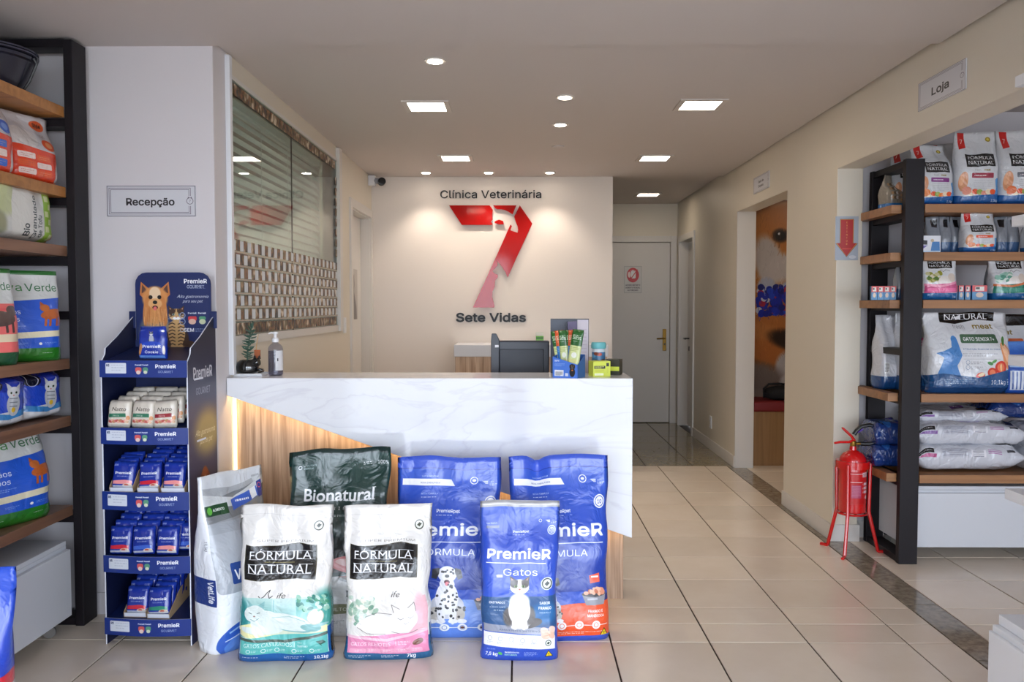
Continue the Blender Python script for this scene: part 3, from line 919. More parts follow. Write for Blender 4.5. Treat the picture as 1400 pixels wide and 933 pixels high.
def cat_sit(a, x, y, s, base=(236, 234, 232), dark=(86, 80, 78), eye=(120, 150, 90), stripes=False):
    k = s / 100.0
    P = lambda u, v: (x + u * k, y - v * k)
    E = lambda u, v, ru, rv, c, r=0, sf=0: a.ell(x + u * k, y - v * k, ru * k, rv * k, c, r, sf)
    E(20, 10, 22, 9, dark, -12); E(0, 24, 27, 25, tuple(int(v * .88) for v in base)); E(-20, 22, 10, 18, dark, 0, .5); E(20, 24, 9, 18, dark, 0, .5)
    E(0, 36, 20, 30, base); E(0, 52, 19, 16, base, 0, .3)
    E(-8, 12, 6, 15, base); E(8, 12, 6, 15, base); E(-9, 2.5, 7, 4, base); E(9, 2.5, 7, 4, base)
    a.poly([P(-17, 84), P(-19, 102), P(-4, 91)], dark); a.poly([P(17, 84), P(19, 102), P(4, 91)], dark)
    a.poly([P(-14, 86), P(-16, 97), P(-7, 90)], (200, 150, 140)); a.poly([P(14, 86), P(16, 97), P(7, 90)], (200, 150, 140))
    E(0, 80, 18, 14.5, base); E(-9, 86, 9, 8, dark, 0, .4); E(9, 86, 9, 8, dark, 0, .4)
    a.poly([P(-3, 93), P(3, 93), P(5, 76), P(-5, 76)], base)
    E(-7, 81, 3.2, 2.6, eye); E(7, 81, 3.2, 2.6, eye); E(-7, 81, 1.1, 2.4, (10, 10, 10)); E(7, 81, 1.1, 2.4, (10, 10, 10))
    E(0, 75, 2.2, 1.6, (205, 130, 120)); E(-3.5, 72, 5, 3.4, (250, 250, 248)); E(3.5, 72, 5, 3.4, (250, 250, 248))
    E(0, 75, 2.0, 1.4, (205, 130, 120))
    for sg in (-1, 1):
        for d in (-2, 0, 2): a.line(x + sg * 6 * k, y - 72 * k, x + sg * 20 * k, y - (72 + d * 1.6) * k, .5 * k, (250, 250, 250), .7)
    if stripes:
        for v in range(10, 66, 8):
            for sg in (-1, 1): a.path([P(sg * 3, v), P(sg * 10, v + 3), P(sg * 18, v)], 2.4 * k, dark)
        for u in (-8, -3, 3, 8): a.line(x + u * k, y - 86 * k, x + u * .8 * k, y - 94 * k, 1.8 * k, dark)
        for sg in (-1, 1): a.path([P(sg * 10, 78), P(sg * 16, 76)], 1.8 * k, dark)
def yorkie(a, x, y, s):
    k = s / 100.0
    P = lambda u, v: (x + u * k, y - v * k)
    E = lambda u, v, ru, rv, c, r=0, sf=.25: a.ell(x + u * k, y - v * k, ru * k, rv * k, c, r, sf)
    E(0, 20, 26, 34, (92, 96, 108)); E(-8, 8, 18, 22, (128, 130, 140)); E(4, 30, 17, 22, (150, 140, 130)); E(2, 42, 14, 16, (214, 170, 124))
    for sg in (-1, 1):
        a.poly([P(sg * 8, 88), P(sg * 22, 100), P(sg * 24, 80), P(sg * 16, 72)], (196, 120, 62)); a.poly([P(sg * 12, 86), P(sg * 20, 96), P(sg * 21, 82)], (90, 60, 50))
    E(0, 74, 20, 19, (214, 146, 84)); E(0, 56, 18, 22, (222, 156, 92)); E(-13, 55, 6, 24, (205, 132, 72), 6); E(13, 55, 6, 24, (205, 132, 72), -6)
    E(0, 82, 9, 10, (236, 206, 170)); E(0, 66, 11, 8, (226, 170, 112))
    E(-7, 76, 3.2, 3, (20, 14, 12), 0, .1); E(7, 76, 3.2, 3, (20, 14, 12), 0, .1); E(0, 68, 3.6, 2.8, (22, 26, 18), 0, .1)
    E(0, 60, 4.5, 3, (70, 20, 20), 0, .1); E(0, 58.5, 3, 3, (225, 110, 110), 0, .1)
    rd = random.Random(4)
    for _ in range(70):
        u = rd.uniform(-18, 18); v = rd.uniform(36, 62)
        a.line(x + u * k, y - v * k, x + (u * 1.08) * k, y - (v - 14) * k, .8 * k, rd.choice([(178, 108, 56), (240, 190, 130), (200, 130, 74)]), .6)
    for _ in range(50):
        u = rd.uniform(-22, 22); v = rd.uniform(0, 38)
        a.line(x + u * k, y - v * k, x + (u * 1.1) * k, y - (v - 16) * k, .8 * k, rd.choice([(70, 74, 86), (160, 162, 172)]), .6)
def setter(a, x, y, s):
    k = s / 100.0
    E = lambda u, v, ru, rv, c, r=0, sf=.2: a.ell(x + u * k, y - v * k, ru * k, rv * k, c, r, sf)
    E(0, 30, 15, 42, (150, 112, 82)); E(2, 48, 11, 22, (196, 168, 138)); E(-9, 10, 5, 26, (128, 74, 44)); E(10, 6, 5, 24, (120, 70, 42))
    rd = random.Random(9)
    for _ in range(160):
        E(rd.uniform(-11, 13), rd.uniform(-8, 64), .9, .9, rd.choice([(100, 54, 28), (222, 200, 176)]), 0, .3)
    E(0, 84, 11, 14, (150, 74, 30)); E(-11, 78, 5.5, 15, (122, 56, 22), 8); E(11, 78, 5.5, 15, (122, 56, 22), -8)
    E(0, 78, 4.5, 12, (226, 196, 166)); E(0, 72, 3, 2.2, (60, 26, 20), 0, .1); E(0, 65, 2.6, 5, (222, 120, 104), 0, .1)
    E(-5, 85, 1.5, 1.5, (20, 10, 8), 0, .1); E(5, 85, 1.5, 1.5, (20, 10, 8), 0, .1)
def qr(a, x, y, s, seed=1, c=(30, 30, 30)): pass       # square codes are left out
def recycle(a, x, y, s, c=(40, 70, 50)):
    a.ell(x, y, s, s, (225, 228, 220)); a.ring(x, y, s * .9, s * .22, c); a.poly([(x - s*.5, y + s*.1), (x, y - s*.45), (x + s*.55, y - s*.1), (x, y + s*.45)], c)
def triangle_t(a, x, y, s):
    a.poly([(x, y - s), (x + s * .95, y + s * .65), (x - s * .95, y + s * .65)], (20, 20, 20))
    a.poly([(x, y - s * .75), (x + s * .72, y + s * .5), (x - s * .72, y + s * .5)], (240, 205, 30))
    a.text('T', x, y + s * .4, s * .65, (20, 20, 20), 'c', bold=.03)
def leaves100(a, x, y, s, c=WHT):
    for i in range(3): a.poly([(x - s + i * .35 * s, y - s*.5 + i * .3*s), (x + s * .9, y - s*.5 + i*.3*s), (x + s * .7, y - s * .3 + i * .3*s), (x - s * .6 + i*.35*s, y - s * .3 + i * .3*s)], c)
    a.text('100%', x + s * 1.2, y, s * .55, c, bold=.02)
    a.small(x + s * 1.2, y + s * .25, s * 2.6, 2, c, .8, s * .35, s * .16)
def meatbowl(a, x, y, s):
    a.poly([(x - s, y - s * .2), (x + s, y - s * .2), (x + s * .72, y + s * .62), (x - s * .72, y + s * .62)], (150, 152, 160))
    a.ell(x, y - s * .2, s, s * .22, (60, 60, 66)); a.rect(x - s*.6, y + s*.1, x + s*.2, y + s * .25, (215, 218, 225), .7)
    rd = random.Random(3)
    for _ in range(18): a.ell(x + rd.uniform(-.78, .78) * s, y - s * .38 + rd.uniform(-.28, .22) * s, s * .19, s * .14, rd.choice([(226, 150, 120), (205, 120, 92), (240, 186, 158)]), rd.uniform(0, 90))

def art_premier_formula(kind, H=165, px=400):
    blue = (36, 80, 190)
    a = Art(H, px, blue)
    a.grad(0, 0, 100, 60, (54, 96, 204), (34, 76, 190)); a.grad(0, 60, 100, 120, (34, 76, 190), (18, 54, 152))
    a.rect(0, 0, 100, 11, (60, 92, 205)); a.rect(0, 11, 100, 11.8, (28, 56, 160))
    a.text('SUPER PREMIUM', 27, 19.5, 1.7, WHT, bold=.02)
    a.poly([(8, 21), (52, 21), (55, 27), (8, 27)], WHT); a.text('NOVA EMBALAGEM', 26, 25.2, 1.8, (90, 100, 150), bold=.02)
    a.text('NOVA FÓRMULA', 27, 35, 1.8, WHT, bold=.02); a.small(27, 37, 18, 1, WHT)
    a.ring(71, 22, 3.2, .7, WHT); a.ell(71, 22, 1.6, 1.2, WHT)
    leaves100(a, 81, 24, 3.3)
    a.ell(87, 42, 6, 6, WHT); a.ring(87, 42, 4.5, .8, (70, 96, 190)); a.text('10', 87, 44, 4, (60, 80, 180), 'c', bold=.03)
    a.text('PremieRpet', 50, 51, 3.6, WHT, 'c', bold=.03); a.small(40, 53, 20, 1, WHT, .7)
    a.text('PremieR', 50, 71, 12.5, WHT, 'c', bold=.035, width=76)
    a.rect(12, 76.6, 88, 77.4, WHT)
    a.text('FORMULA', 50, 88.5, 7, WHT, 'c', bold=-.004, width=47)
    if kind == 'blue':
        a.grad(0, 132, 100, H, (120, 158, 232), (96, 138, 226)); a.ell(50, 137, 62, 8, (116, 156, 232))
        a.ell(86, 123, 4, 5, (200, 90, 60)); meatbowl(a, 84, 132, 11)
        dalmatian(a, 50, 150, 53)
        a.rect(14, 154.6, 92, 155.2, WHT)
        for u in (18, 33, 48, 63, 80): a.ell(u, 155, 4.2, 3.6, WHT); a.ring(u, 155, 2, .5, (90, 120, 190))
        a.ell(63, 155, 1.6, 1.2, (90, 50, 40)); a.ell(80, 155, 1.6, 1.2, (70, 40, 40))
        a.text('CARNE', 84, 147, 2.6, WHT, 'c', bold=.03)
    else:
        a.ell(86, 128, 16, 5, (20, 36, 120)); a.poly([(0, 134), (60, 131), (100, 129), (100, H), (0, H)], (236, 88, 44))
        dalmatian(a, 38, 146, 42, 5)
        meatbowl(a, 80, 125, 12); a.poly([(75, 106), (85, 104), (85.6, 112), (76, 113)], (240, 90, 60)); a.rect(77, 106.5, 84, 108, WHT)
        a.text('FRANGO E', 80, 139, 2.8, WHT, 'c', bold=.03); a.text('MANDIOCA', 80, 143, 2.8, WHT, 'c', bold=.03)
        a.rect(14, 149.8, 92, 150.4, WHT)
        for u in (20, 35, 50, 65, 80): a.ell(u, 150, 3.8, 3.8, WHT); a.ring(u, 150, 2, .5, (236, 110, 70))
        a.small(20, 156, 70, 2, WHT, .7); triangle_t(a, 88, 158, 5)
        a.rect(0, 160.5, 100, H, (60, 90, 200))
    return a
def art_gatos(H=185, px=420):
    a = Art(H, px, (44, 80, 190))
    a.grad(0, 0, 100, 40, (66, 102, 204), (40, 76, 190)); a.grad(0, 40, 100, 120, (40, 76, 190), (50, 90, 206))
    a.rect(0, 0, 100, 7.5, (176, 178, 182)); a.grad(0, 1, 100, 5, (150, 150, 154), (222, 222, 222))
    a.text('Super Premium', 12, 27, 1.9, WHT); a.rrect(12, 29, 28, 32, 1, (120, 130, 160)); 
    leaves100(a, 82, 24, 3.3); a.ring(73, 23, 1.6, .5, WHT)
    a.text('PremieRpet', 52, 37, 3.2, WHT, 'c', bold=.03); a.small(43, 39, 18, 1, WHT, .7)
    a.ell(87, 34, 5.5, 5.5, (205, 215, 240)); a.ring(87, 34, 3.8, .8, (80, 110, 200)); a.text('10', 87, 36, 3.8, (60, 80, 180), 'c', bold=.03)
    a.text('PremieR', 50, 66, 13, WHT, 'c', bold=.04, width=70)
    a.rect(13, 70.5, 80, 71.3, WHT)
    a.text('Gatos', 52, 85, 9.5, WHT, 'c', bold=.005, width=38); a.rrect(25, 84, 32, 87, .8, WHT)
    a.ell(83, 94, 7.5, 7.5, (225, 232, 240)); recycle(a, 83, 94, 6.4, (20, 40, 34))
    a.poly([(0, 110), (100, 108), (100, 146), (0, 142)], (36, 84, 138)); a.ell(80, 128, 16, 12, (40, 108, 170), soft=.6)
    a.text('CASTRADOS', 26, 117, 3.0, WHT, 'c', bold=.04); a.text('e Idosos a partir', 27, 122, 2.4, WHT, 'c'); a.text('de 8 anos', 28, 126, 2.4, WHT, 'c')
    a.text('SABOR', 80, 118, 3.8, WHT, 'c', bold=.04); a.text('FRANGO', 80, 124, 3.8, WHT, 'c', bold=.04); a.text('SABOR POLLO', 80, 128.6, 2.0, WHT, 'c', bold=.02)
    a.poly([(8, 141), (92, 146), (92, 154), (8, 150)], (150, 156, 174))
    cat_sit(a, 51, 146, 60)
    a.text('AMBIENTES INTERNOS', 52, 149.6, 2.3, (60, 70, 100), 'c', width=48, rot=2)
    a.poly([(8, 151), (92, 155), (92, 171), (8, 167)], (238, 240, 244)); 
    for i in range(5): a.ring(17 + i * 12.5, 158.5 + i * .4, 2.4, .4, (150, 156, 170)); a.small(13.5 + i * 12.5, 162.5, 7, 2, (150, 156, 170), .8, 1.4, .5)
    recycle(a, 83, 163, 3.6, (20, 50, 40))
    rd = random.Random(5)
    for _ in range(9): a.ell(84 + rd.uniform(-7, 7), 151 + rd.uniform(-5, 4), 4.5, 3.4, rd.choice([(240, 190, 166), (232, 168, 140), (246, 206, 188)]), rd.uniform(0, 60))
    a.text('PESO LÍQUIDO', 14, 172, 1.4, WHT); a.text('7,5 kg', 13, 179.5, 5, WHT, bold=.03)
    a.ell(30, 176.5, 2.6, 1.8, (90, 190, 90), 30); a.text('INGREDIENTES', 35, 175.4, 2.1, WHT, bold=.03); a.text('NATURAIS', 35, 179, 2.6, (170, 220, 190), bold=.04)
    a.small(56, 174, 14, 4, WHT, .6, 1.5); triangle_t(a, 83, 177, 5.2)
    return a
def fn_plate(a, x0, y0, x1, y1, big=True):
    rd = random.Random(3)
    top = [(x0 + (x1 - x0) * t / 8, y0 + rd.uniform(-.6, .6) + 1.4 * math.sin(t / 8 * 6.28)) for t in range(9)]
    bot = [(x1 - (x1 - x0) * t / 8, y1 + rd.uniform(-.6, .6) + 1.4 * math.sin((1 - t / 8) * 6.28)) for t in range(9)]
    if big: a.poly([(p[0], p[1]) for p in top + bot], (62, 56, 36)); a.poly([(p[0] * .97 + .03 * (x0 + x1) / 2, p[1] * .96 + .04 * (y0 + y1) / 2) for p in top + bot], (24, 24, 24))
    else: a.poly(top + bot, (20, 20, 20))
    w = x1 - x0; h = y1 - y0; cx = (x0 + x1) / 2
    a.text('FÓRMULA', cx, y0 + h * .43, h * .25, WHT, 'c', bold=.0, width=w * .84, serif=True)
    if big: a.rect(cx - w * .2, y0 + h * .495, cx + w * .2, y0 + h * .51, (150, 140, 90))
    a.text('NATURAL', cx, y0 + h * .83, h * .27, WHT, 'c', bold=.0, width=w * .86, serif=True)
def art_formula_natural(kind, H=166, px=420):
    paper = (232, 230, 226)
    a = Art(H, px, paper)
    blue = (30, 92, 160) if kind == 'teal' else (38, 96, 140)
    a.rect(0, 10, 100, 10.6, (215, 213, 210))
    recycle(a, 82, 22, 5.2, (50, 54, 40))
    a.text('SUPER PREMIUM', 50, 39, 2.6, (150, 146, 142), 'c', width=54)
    if kind == 'teal':
        fn_plate(a, 11, 42, 80, 77)
        a.path([(26, 94), (28, 96.5), (31, 95), (35, 90), (38, 87), (36, 92), (37, 96), (40, 93.5)], .7, (30, 30, 30)); a.text('ife', 44, 96, 6.5, (30, 30, 30), shear=.35, bold=-.006)
        a.grad(6, 96, 94, 131, (206, 228, 224), (120, 190, 190)); a.grad(6, 96, 40, 134, (190, 222, 216), (60, 150, 150)); a.rect(41, 98, 42, 128, (150, 200, 200))
        a.rect(62, 98, 94, 131, (130, 196, 190)); a.ell(6, 118, 12, 22, (44, 136, 138), soft=.6); a.ell(92, 110, 14, 22, (70, 160, 150), soft=.7)
        a.ell(50, 131, 46, 10, (236, 234, 176)); a.rect(4, 131, 96, 136, paper); a.ell(50, 131, 46, 10, (236, 234, 176)); a.ell(50, 131.5, 34, 5, (216, 224, 200))
        fur = (222, 234, 230); sh = (140, 190, 190)
        a.ell(54, 123, 26, 9.5, sh, 12); a.ell(52, 122, 25, 9, fur, 12); a.ell(34, 121, 14, 12, fur); a.ell(76, 128, 10, 4, sh, 8); a.ell(84, 126, 10, 1.6, sh, -8)
        a.ell(24, 113, 10.5, 9, fur); a.poly([(16, 107), (15, 98), (22, 104)], sh); a.poly([(27, 104), (33, 99), (33, 108)], sh)
        a.ell(20, 130, 11, 3, fur, 8); a.ell(38, 132, 11, 3.2, fur); a.path([(18, 112), (21, 113.4)], .6, (60, 90, 90)); a.path([(26, 113), (29, 112)], .6, (60, 90, 90)); a.ell(23.6, 116, 1.1, .8, (150, 120, 110))
        a.path([(20, 119), (24, 121), (28, 118)], .5, (100, 150, 150)); a.path([(40, 117), (56, 116), (70, 121)], .5, sh)
        a.ell(80, 117, 8, 8, (238, 236, 224)); a.ring(80, 117, 7.6, .6, (190, 180, 160))
        rd = random.Random(8)
        for _ in range(34): a.ell(80 + rd.uniform(-17, 14), 103 + rd.uniform(-8, 8), 3, 1.8, rd.choice([(70, 150, 120), (150, 200, 180), (200, 224, 214), (40, 120, 110)]), rd.uniform(0, 180))
        a.poly([(8, 139), (92, 133), (92, 160), (8, 162)], (92, 186, 180)); a.poly([(6, 138), (50, 142), (94, 133), (94, 136), (50, 145), (6, 141)], (70, 90, 80))
        a.rect(0, 131, 7.5, H, blue); a.rect(92.5, 128, 100, H, blue); a.rect(0, 157, 100, H, blue)
        a.text('GATOS CASTRADOS', 13, 148.6, 4.2, (216, 240, 236), width=45, serif=True); a.rect(60, 144, 60.4, 149, WHT); a.text('Sabor', 63, 145, 1.6, WHT); a.text('Salmão', 63, 148.8, 2.8, WHT, bold=.01)
        a.poly([(80, 143), (87, 142), (90, 145), (85, 147), (86, 149)], (40, 90, 80))
        for u in (18, 32, 44, 60, 76): a.ring(u, 153, 2, .5, WHT); a.small(u + 3, 152, 6, 2, WHT, .7, 1.5, .5)
        a.small(12, 161, 22, 1, WHT); a.small(50, 160.6, 18, 2, WHT, .8, 1.5); a.text('10,1kg', 90, 163.6, 4.2, WHT, 'r', bold=.04)
        a.rect(96, 140, 100, 158, (20, 20, 20))
    else:
        fn_plate(a, 11, 42, 80, 76, True)
        a.text('ife', 54, 96, 7, (60, 58, 56), shear=.3, bold=-.004)
        rd = random.Random(12)
        for _ in range(60): a.ell(24 + rd.uniform(-14, 16), 110 + rd.uniform(-14, 16), 3.6, 2.4, rd.choice([(120, 160, 140), (210, 220, 206), (230, 228, 214), (160, 190, 170), (190, 210, 196)]), rd.uniform(0, 180), .3)
        a.poly([(88, 96), (92, 96), (92, 148), (60, 148), (84, 120)], (238, 178, 192), .8); a.ell(84, 112, 7, 18, (240, 190, 200), soft=.6)
        fur = (236, 234, 230); sh = (180, 176, 172)
        a.ell(46, 126, 28, 11, fur, -6); a.ell(46, 126, 28, 11, sh, -6, al=.18); a.ell(66, 121, 14, 11, fur); a.poly([(56, 114), (54, 105), (62, 110)], fur); a.poly([(70, 109), (77, 103), (78, 113)], fur)
        for p in ([(56, 114), (54, 105), (62, 110)], [(70, 109), (77, 103), (78, 113)], [(60, 120), (63, 121.5), (66, 120)], [(70, 119), (73, 120), (76, 118)], [(66, 124), (68, 126), (71, 124)], [(20, 128), (30, 135), (48, 136)], [(54, 134), (66, 137), (80, 133)], [(28, 118), (40, 114), (54, 116)]): a.path(p, .6, (120, 114, 112))
        a.rect(0, 140, 100, H, blue); a.poly([(8, 139), (92, 134), (92, 158), (10, 162)], (226, 140, 178)); a.poly([(8, 137), (50, 141), (92, 132), (92, 135), (50, 144), (8, 140)], (238, 196, 212))
        a.rect(0, 132, 6, H, blue); a.rect(94, 128, 100, H, blue)
        a.text('GATOS FILHOTES', 13, 149, 3.8, (250, 226, 236), width=40, serif=True); a.rect(58, 144, 58.4, 149, WHT); a.small(60, 144.5, 12, 3, WHT, .8, 1.6)
        a.ell(80, 146, 6, 3, (110, 60, 40), -20); a.rrect(12, 152, 84, 157, 1.5, (236, 168, 196)); 
        for u in (18, 32, 46, 60, 74): a.small(u, 153.6, 7, 2, WHT, .7, 1.5, .5)
        a.poly([(0, 157), (100, 160), (100, H), (0, H)], blue); a.small(12, 161, 22, 2, WHT, .7); a.small(44, 161, 16, 2, WHT, .8, 1.5); a.text('7kg', 72, 163.8, 5, WHT, 'c', bold=.04)
        a.rect(95.5, 138, 99, 152, (24, 24, 24))
    return a
def art_bionatural(H=182, px=400):
    a = Art(H, px, (18, 52, 48))
    a.grad(0, 0, 100, 60, (14, 58, 52), (22, 50, 46)); a.rect(0, 0, 100, 6, (10, 42, 40))
    a.ring(15, 17, 1.6, .6, WHT); a.text('100% FORTE', 19, 16.4, 1.9, WHT, bold=.02); a.text('PREMIUM', 19, 19.2, 1.9, WHT, bold=.02)
    a.small(70, 14.4, 12, 2, WHT, .9, 1.8, .8); a.text('100%', 83, 17, 4.3, WHT, bold=.03, width=12)
    a.text('Bionatural', 51, 50.5, 12, WHT, 'c', bold=.02, width=62, serif=True)
    a.rect(20, 57.4, 38, 57.9, WHT); a.rect(66, 57.4, 84, 57.9, WHT); a.text('PRIME', 52, 59.4, 3.6, WHT, 'c', width=23, bold=-.01, spacing=1.6)
    a.text('SUPER PREMIUM', 52, 65.5, 2.2, WHT, 'c', width=24, bold=.02)
    a.grad(0, 84, 100, 118, (24, 42, 42), (60, 50, 48))
    a.ell(72, 92, 15, 12, (226, 228, 226), -20); a.ell(64, 88, 6, 8, (236, 236, 236))
    a.ell(70, 112, 24, 9, (226, 140, 140), 8); a.ell(66, 110, 16, 4, (240, 200, 196), 10); a.ell(80, 114, 12, 5, (200, 92, 92), -8); a.ell(20, 112, 20, 9, (222, 132, 132), -6)
    a.rect(0, 122, 100, H, (212, 212, 210)); a.ell(68, 124, 15, 4.2, (150, 154, 152)); a.ell(68, 123.4, 12, 2.6, (110, 92, 80)); a.rect(54, 122, 82, 123, (170, 80, 70), .6)
    a.text('+ DE CARNE', 68, 134, 2.3, (50, 50, 50), 'c', bold=.02)
    a.text('100%', 71, 142, 6, (30, 40, 40), 'c', bold=.03, width=22, serif=True); a.small(60, 144, 22, 2, (60, 60, 60))
    a.rect(20, 149, 66, 159, (120, 122, 92)); a.rect(66, 149, 100, 159, (202, 118, 56)); a.text('CÃES ADULTOS', 24, 156, 4, (225, 225, 215), width=40); a.text('FRANGO', 76, 153.4, 2.4, WHT, bold=.03); a.text('CARNE', 76, 157, 2.4, WHT, bold=.03)
    a.rect(0, 159, 100, H, (216, 214, 212)); a.ring(72, 167, 4.6, .5, (120, 120, 120)); a.ell(72, 167, 2.6, 1.8, (90, 50, 36))
    a.ring(30, 167, 4.6, .5, (120, 120, 120)); a.ell(30, 167, 2.6, 1.8, (90, 50, 36)); a.small(40, 166, 18, 2, (110, 110, 110))
    return a
def art_vetlife(H=170, px=420):
    """left third is the white gusset"""
    a = Art(H, px, (236, 240, 246))
    a.grad(8, 0, 100, 46, (176, 180, 184), (150, 154, 158)); a.poly([(8, 26), (60, 20), (100, 12), (100, 40), (8, 46)], (120, 124, 128))
    a.poly([(8, 18), (50, 26), (100, 10), (100, 18), (50, 34), (8, 30)], (200, 204, 206)); a.poly([(8, 0), (100, 0), (100, 8), (50, 16), (8, 12)], (206, 210, 214))
    a.rrect(8, 29, 40, 39, 1, (30, 70, 40)); a.ell(15, 34, 3.6, 3.6, (90, 170, 60)); a.text('ALIMENTO', 20, 35, 2.8, WHT, bold=.04)
    a.poly([(46, 28), (86, 20), (87, 30), (46, 38)], (60, 96, 190)); a.small(52, 29, 26, 1, WHT, .9, 3, 2)
    a.poly([(74, 22), (84, 20), (85, 30), (75, 32)], (232, 236, 240)); a.poly([(87, 16), (96, 14), (96, 30), (87, 32)], (30, 46, 130)); a.ring(91, 20, 2.4, .8, (220, 90, 90))
    a.rrect(8, 46, 92, 112, 5, (172, 178, 186)); a.rect(8, 46, 92, 56, (160, 166, 174)); a.rrect(26, 84, 98, 104, 2, (34, 70, 140)); a.text('VetLife', 30, 100, 11, WHT, bold=.04)
    a.rect(0, 98, 7.4, 124, (26, 56, 130)); a.text('VetLife', 2.0, 100, 4.0, WHT, rot=90, bold=.04, width=21); a.text('10,1kg', 3, 62, 2.6, (70, 76, 90), rot=90, bold=.02, width=9)
    a.ell(60, 160, 52, 22, (50, 96, 190)); a.ell(64, 166, 46, 20, (90, 140, 220)); a.path([(20, 150), (50, 140), (94, 144)], 1.6, (150, 190, 236)); a.path([(16, 158), (50, 148), (94, 152)], 1.2, (210, 226, 246))
    return a
def art_vetlife_side(H=170, px=200):
    a = Art(H, px, (234, 238, 245))
    a.text('10,1kg', 62, 82, 8, (70, 76, 90), rot=90, bold=.01)
    return a
def art_fn_meat(kind, H=150, px=256, kg='2,5kg'):
    a = Art(H, px, (206, 208, 212))
    rib, food = {'purple': ((130, 60, 130), (230, 130, 60)), 'wine': ((150, 40, 62), (226, 150, 130)), 'grey': ((110, 112, 120), (220, 110, 60)), 'orange': ((222, 84, 50), (226, 120, 40))}[kind]
    a.poly([(12, 2), (28, 2), (30, 34), (14, 38)], (190, 34, 30)); a.text('7', 21, 26, 12, (240, 210, 200), 'c'); a.ell(76, 16, 5, 5, (150, 130, 40)); a.ell(76, 16, 2.6, 2.6, (214, 196, 90))
    fn_plate(a, 24, 48, 82, 74, False)
    a.text('fresh', 40, 83, 5, (150, 150, 150), bold=-.01); a.text('meat', 58, 83, 5.6, (120, 100, 30), bold=.02)
    a.rrect(34, 87, 78, 97, 1.6, rib); a.small(39, 91, 34, 1, (240, 230, 235), .9, 3, 2); a.small(38, 101, 38, 5, (140, 140, 144), .7, 4, .8)
    a.ell(18, 104, 9, 20, (214, 150, 110), 10); a.ell(15, 100, 5, 12, (236, 176, 136), 10)
    for i in range(7):
        a.ell(22 + i * 9, 126 + 2 * math.sin(i * 2), 6.5, 5.5, [food, (240, 220, 190), (226, 90, 50), (150, 170, 80)][i % 4])
    a.ell(24, 122, 9, 8, food); a.poly([(82, 100), (88, 96), (94, 102), (92, 118), (96, 134), (78, 134), (84, 118)], (90, 150, 206))
    a.poly([(0, 130), (20, 134), (60, 131), (100, 128), (100, H), (0, H)], (26, 92, 160)); a.rect(0, 144, 100, H, (22, 70, 130)); a.text(kg, 88, 144, 6, WHT, 'r')
    return a
def art_fn_senior(H=82, px=420):
    a = Art(H, px, (214, 216, 220))
    a.poly([(22, -4), (84, -4), (82, 9), (60, 8), (40, 12), (24, 10)], (22, 22, 22)); a.text('NATURAL', 52, 7.4, 6, WHT, 'c', width=46, serif=True)
    a.text('fresh', 36, 17, 5.2, (130, 130, 134), bold=-.01); a.text('meat', 56, 17, 6, (130, 106, 30), bold=.03, width=22)
    a.rrect(40, 23, 78, 32, 1.6, (74, 104, 80)); a.text('GATO SENIOR 7+', 59, 29.6, 4.2, WHT, 'c', bold=.03, width=32)
    a.text('1ª Nutrição Essencial do mundo', 60, 38.6, 1.8, (60, 90, 140), 'c', bold=.02, width=38)
    a.small(40, 42, 34, 2, (150, 152, 158), .7, 2.2, .8); a.rect(40, 47.5, 78, 47.8, (150, 154, 160))
    for v in (51, 56): a.ring(45, v, 2, .4, (110, 130, 160)); a.small(48, v - .8, 12, 2, (130, 134, 140), .8, 1.8, .7)
    a.poly([(30, 26), (35, 26), (37, 32), (39, 44), (34, 54), (38, 64), (14, 64), (20, 46), (12, 42), (20, 40), (29, 36)], (74, 132, 196)); a.ell(32, 28, 3, 3.6, (74, 132, 196))
    a.ell(88, 46, 6.5, 16, (226, 150, 100), -28); a.ell(86, 42, 4, 10, (242, 190, 150), -28)
    a.ell(84, 30, 1.6, 5, (70, 120, 60), 20)
    a.ell(70, 61, 5.4, 4.8, (206, 60, 44)); a.ell(70, 61, 3.2, 3, (236, 130, 90)); a.ell(80, 56, 6.8, 6.4, (210, 56, 40)); a.ell(80, 56, 4.4, 4.2, (236, 120, 80)); a.ell(80, 56, 1.2, 3.8, (250, 200, 140)); a.ell(57, 64, 5, 3, (214, 60, 50), -20); a.ell(58, 63, 3.6, 1.8, (244, 224, 190), -20)
    a.ell(68, 52, 3, 1.6, (60, 130, 60), 20); a.ell(72, 50, 2.6, 1.4, (80, 150, 70), -30)
    a.poly([(0, 65), (20, 62), (55, 66), (100, 56), (100, H), (0, H)], (24, 76, 128)); a.rect(0, 76, 100, H, (20, 62, 110)); a.text('10,1kg', 85, 72.6, 5, WHT, 'r', shear=.1); a.small(88, 68, 5, 4, WHT, .8, 1.5, .7); a.small(22, 68, 30, 3, (190, 210, 230), .6, 1.8)
    return a
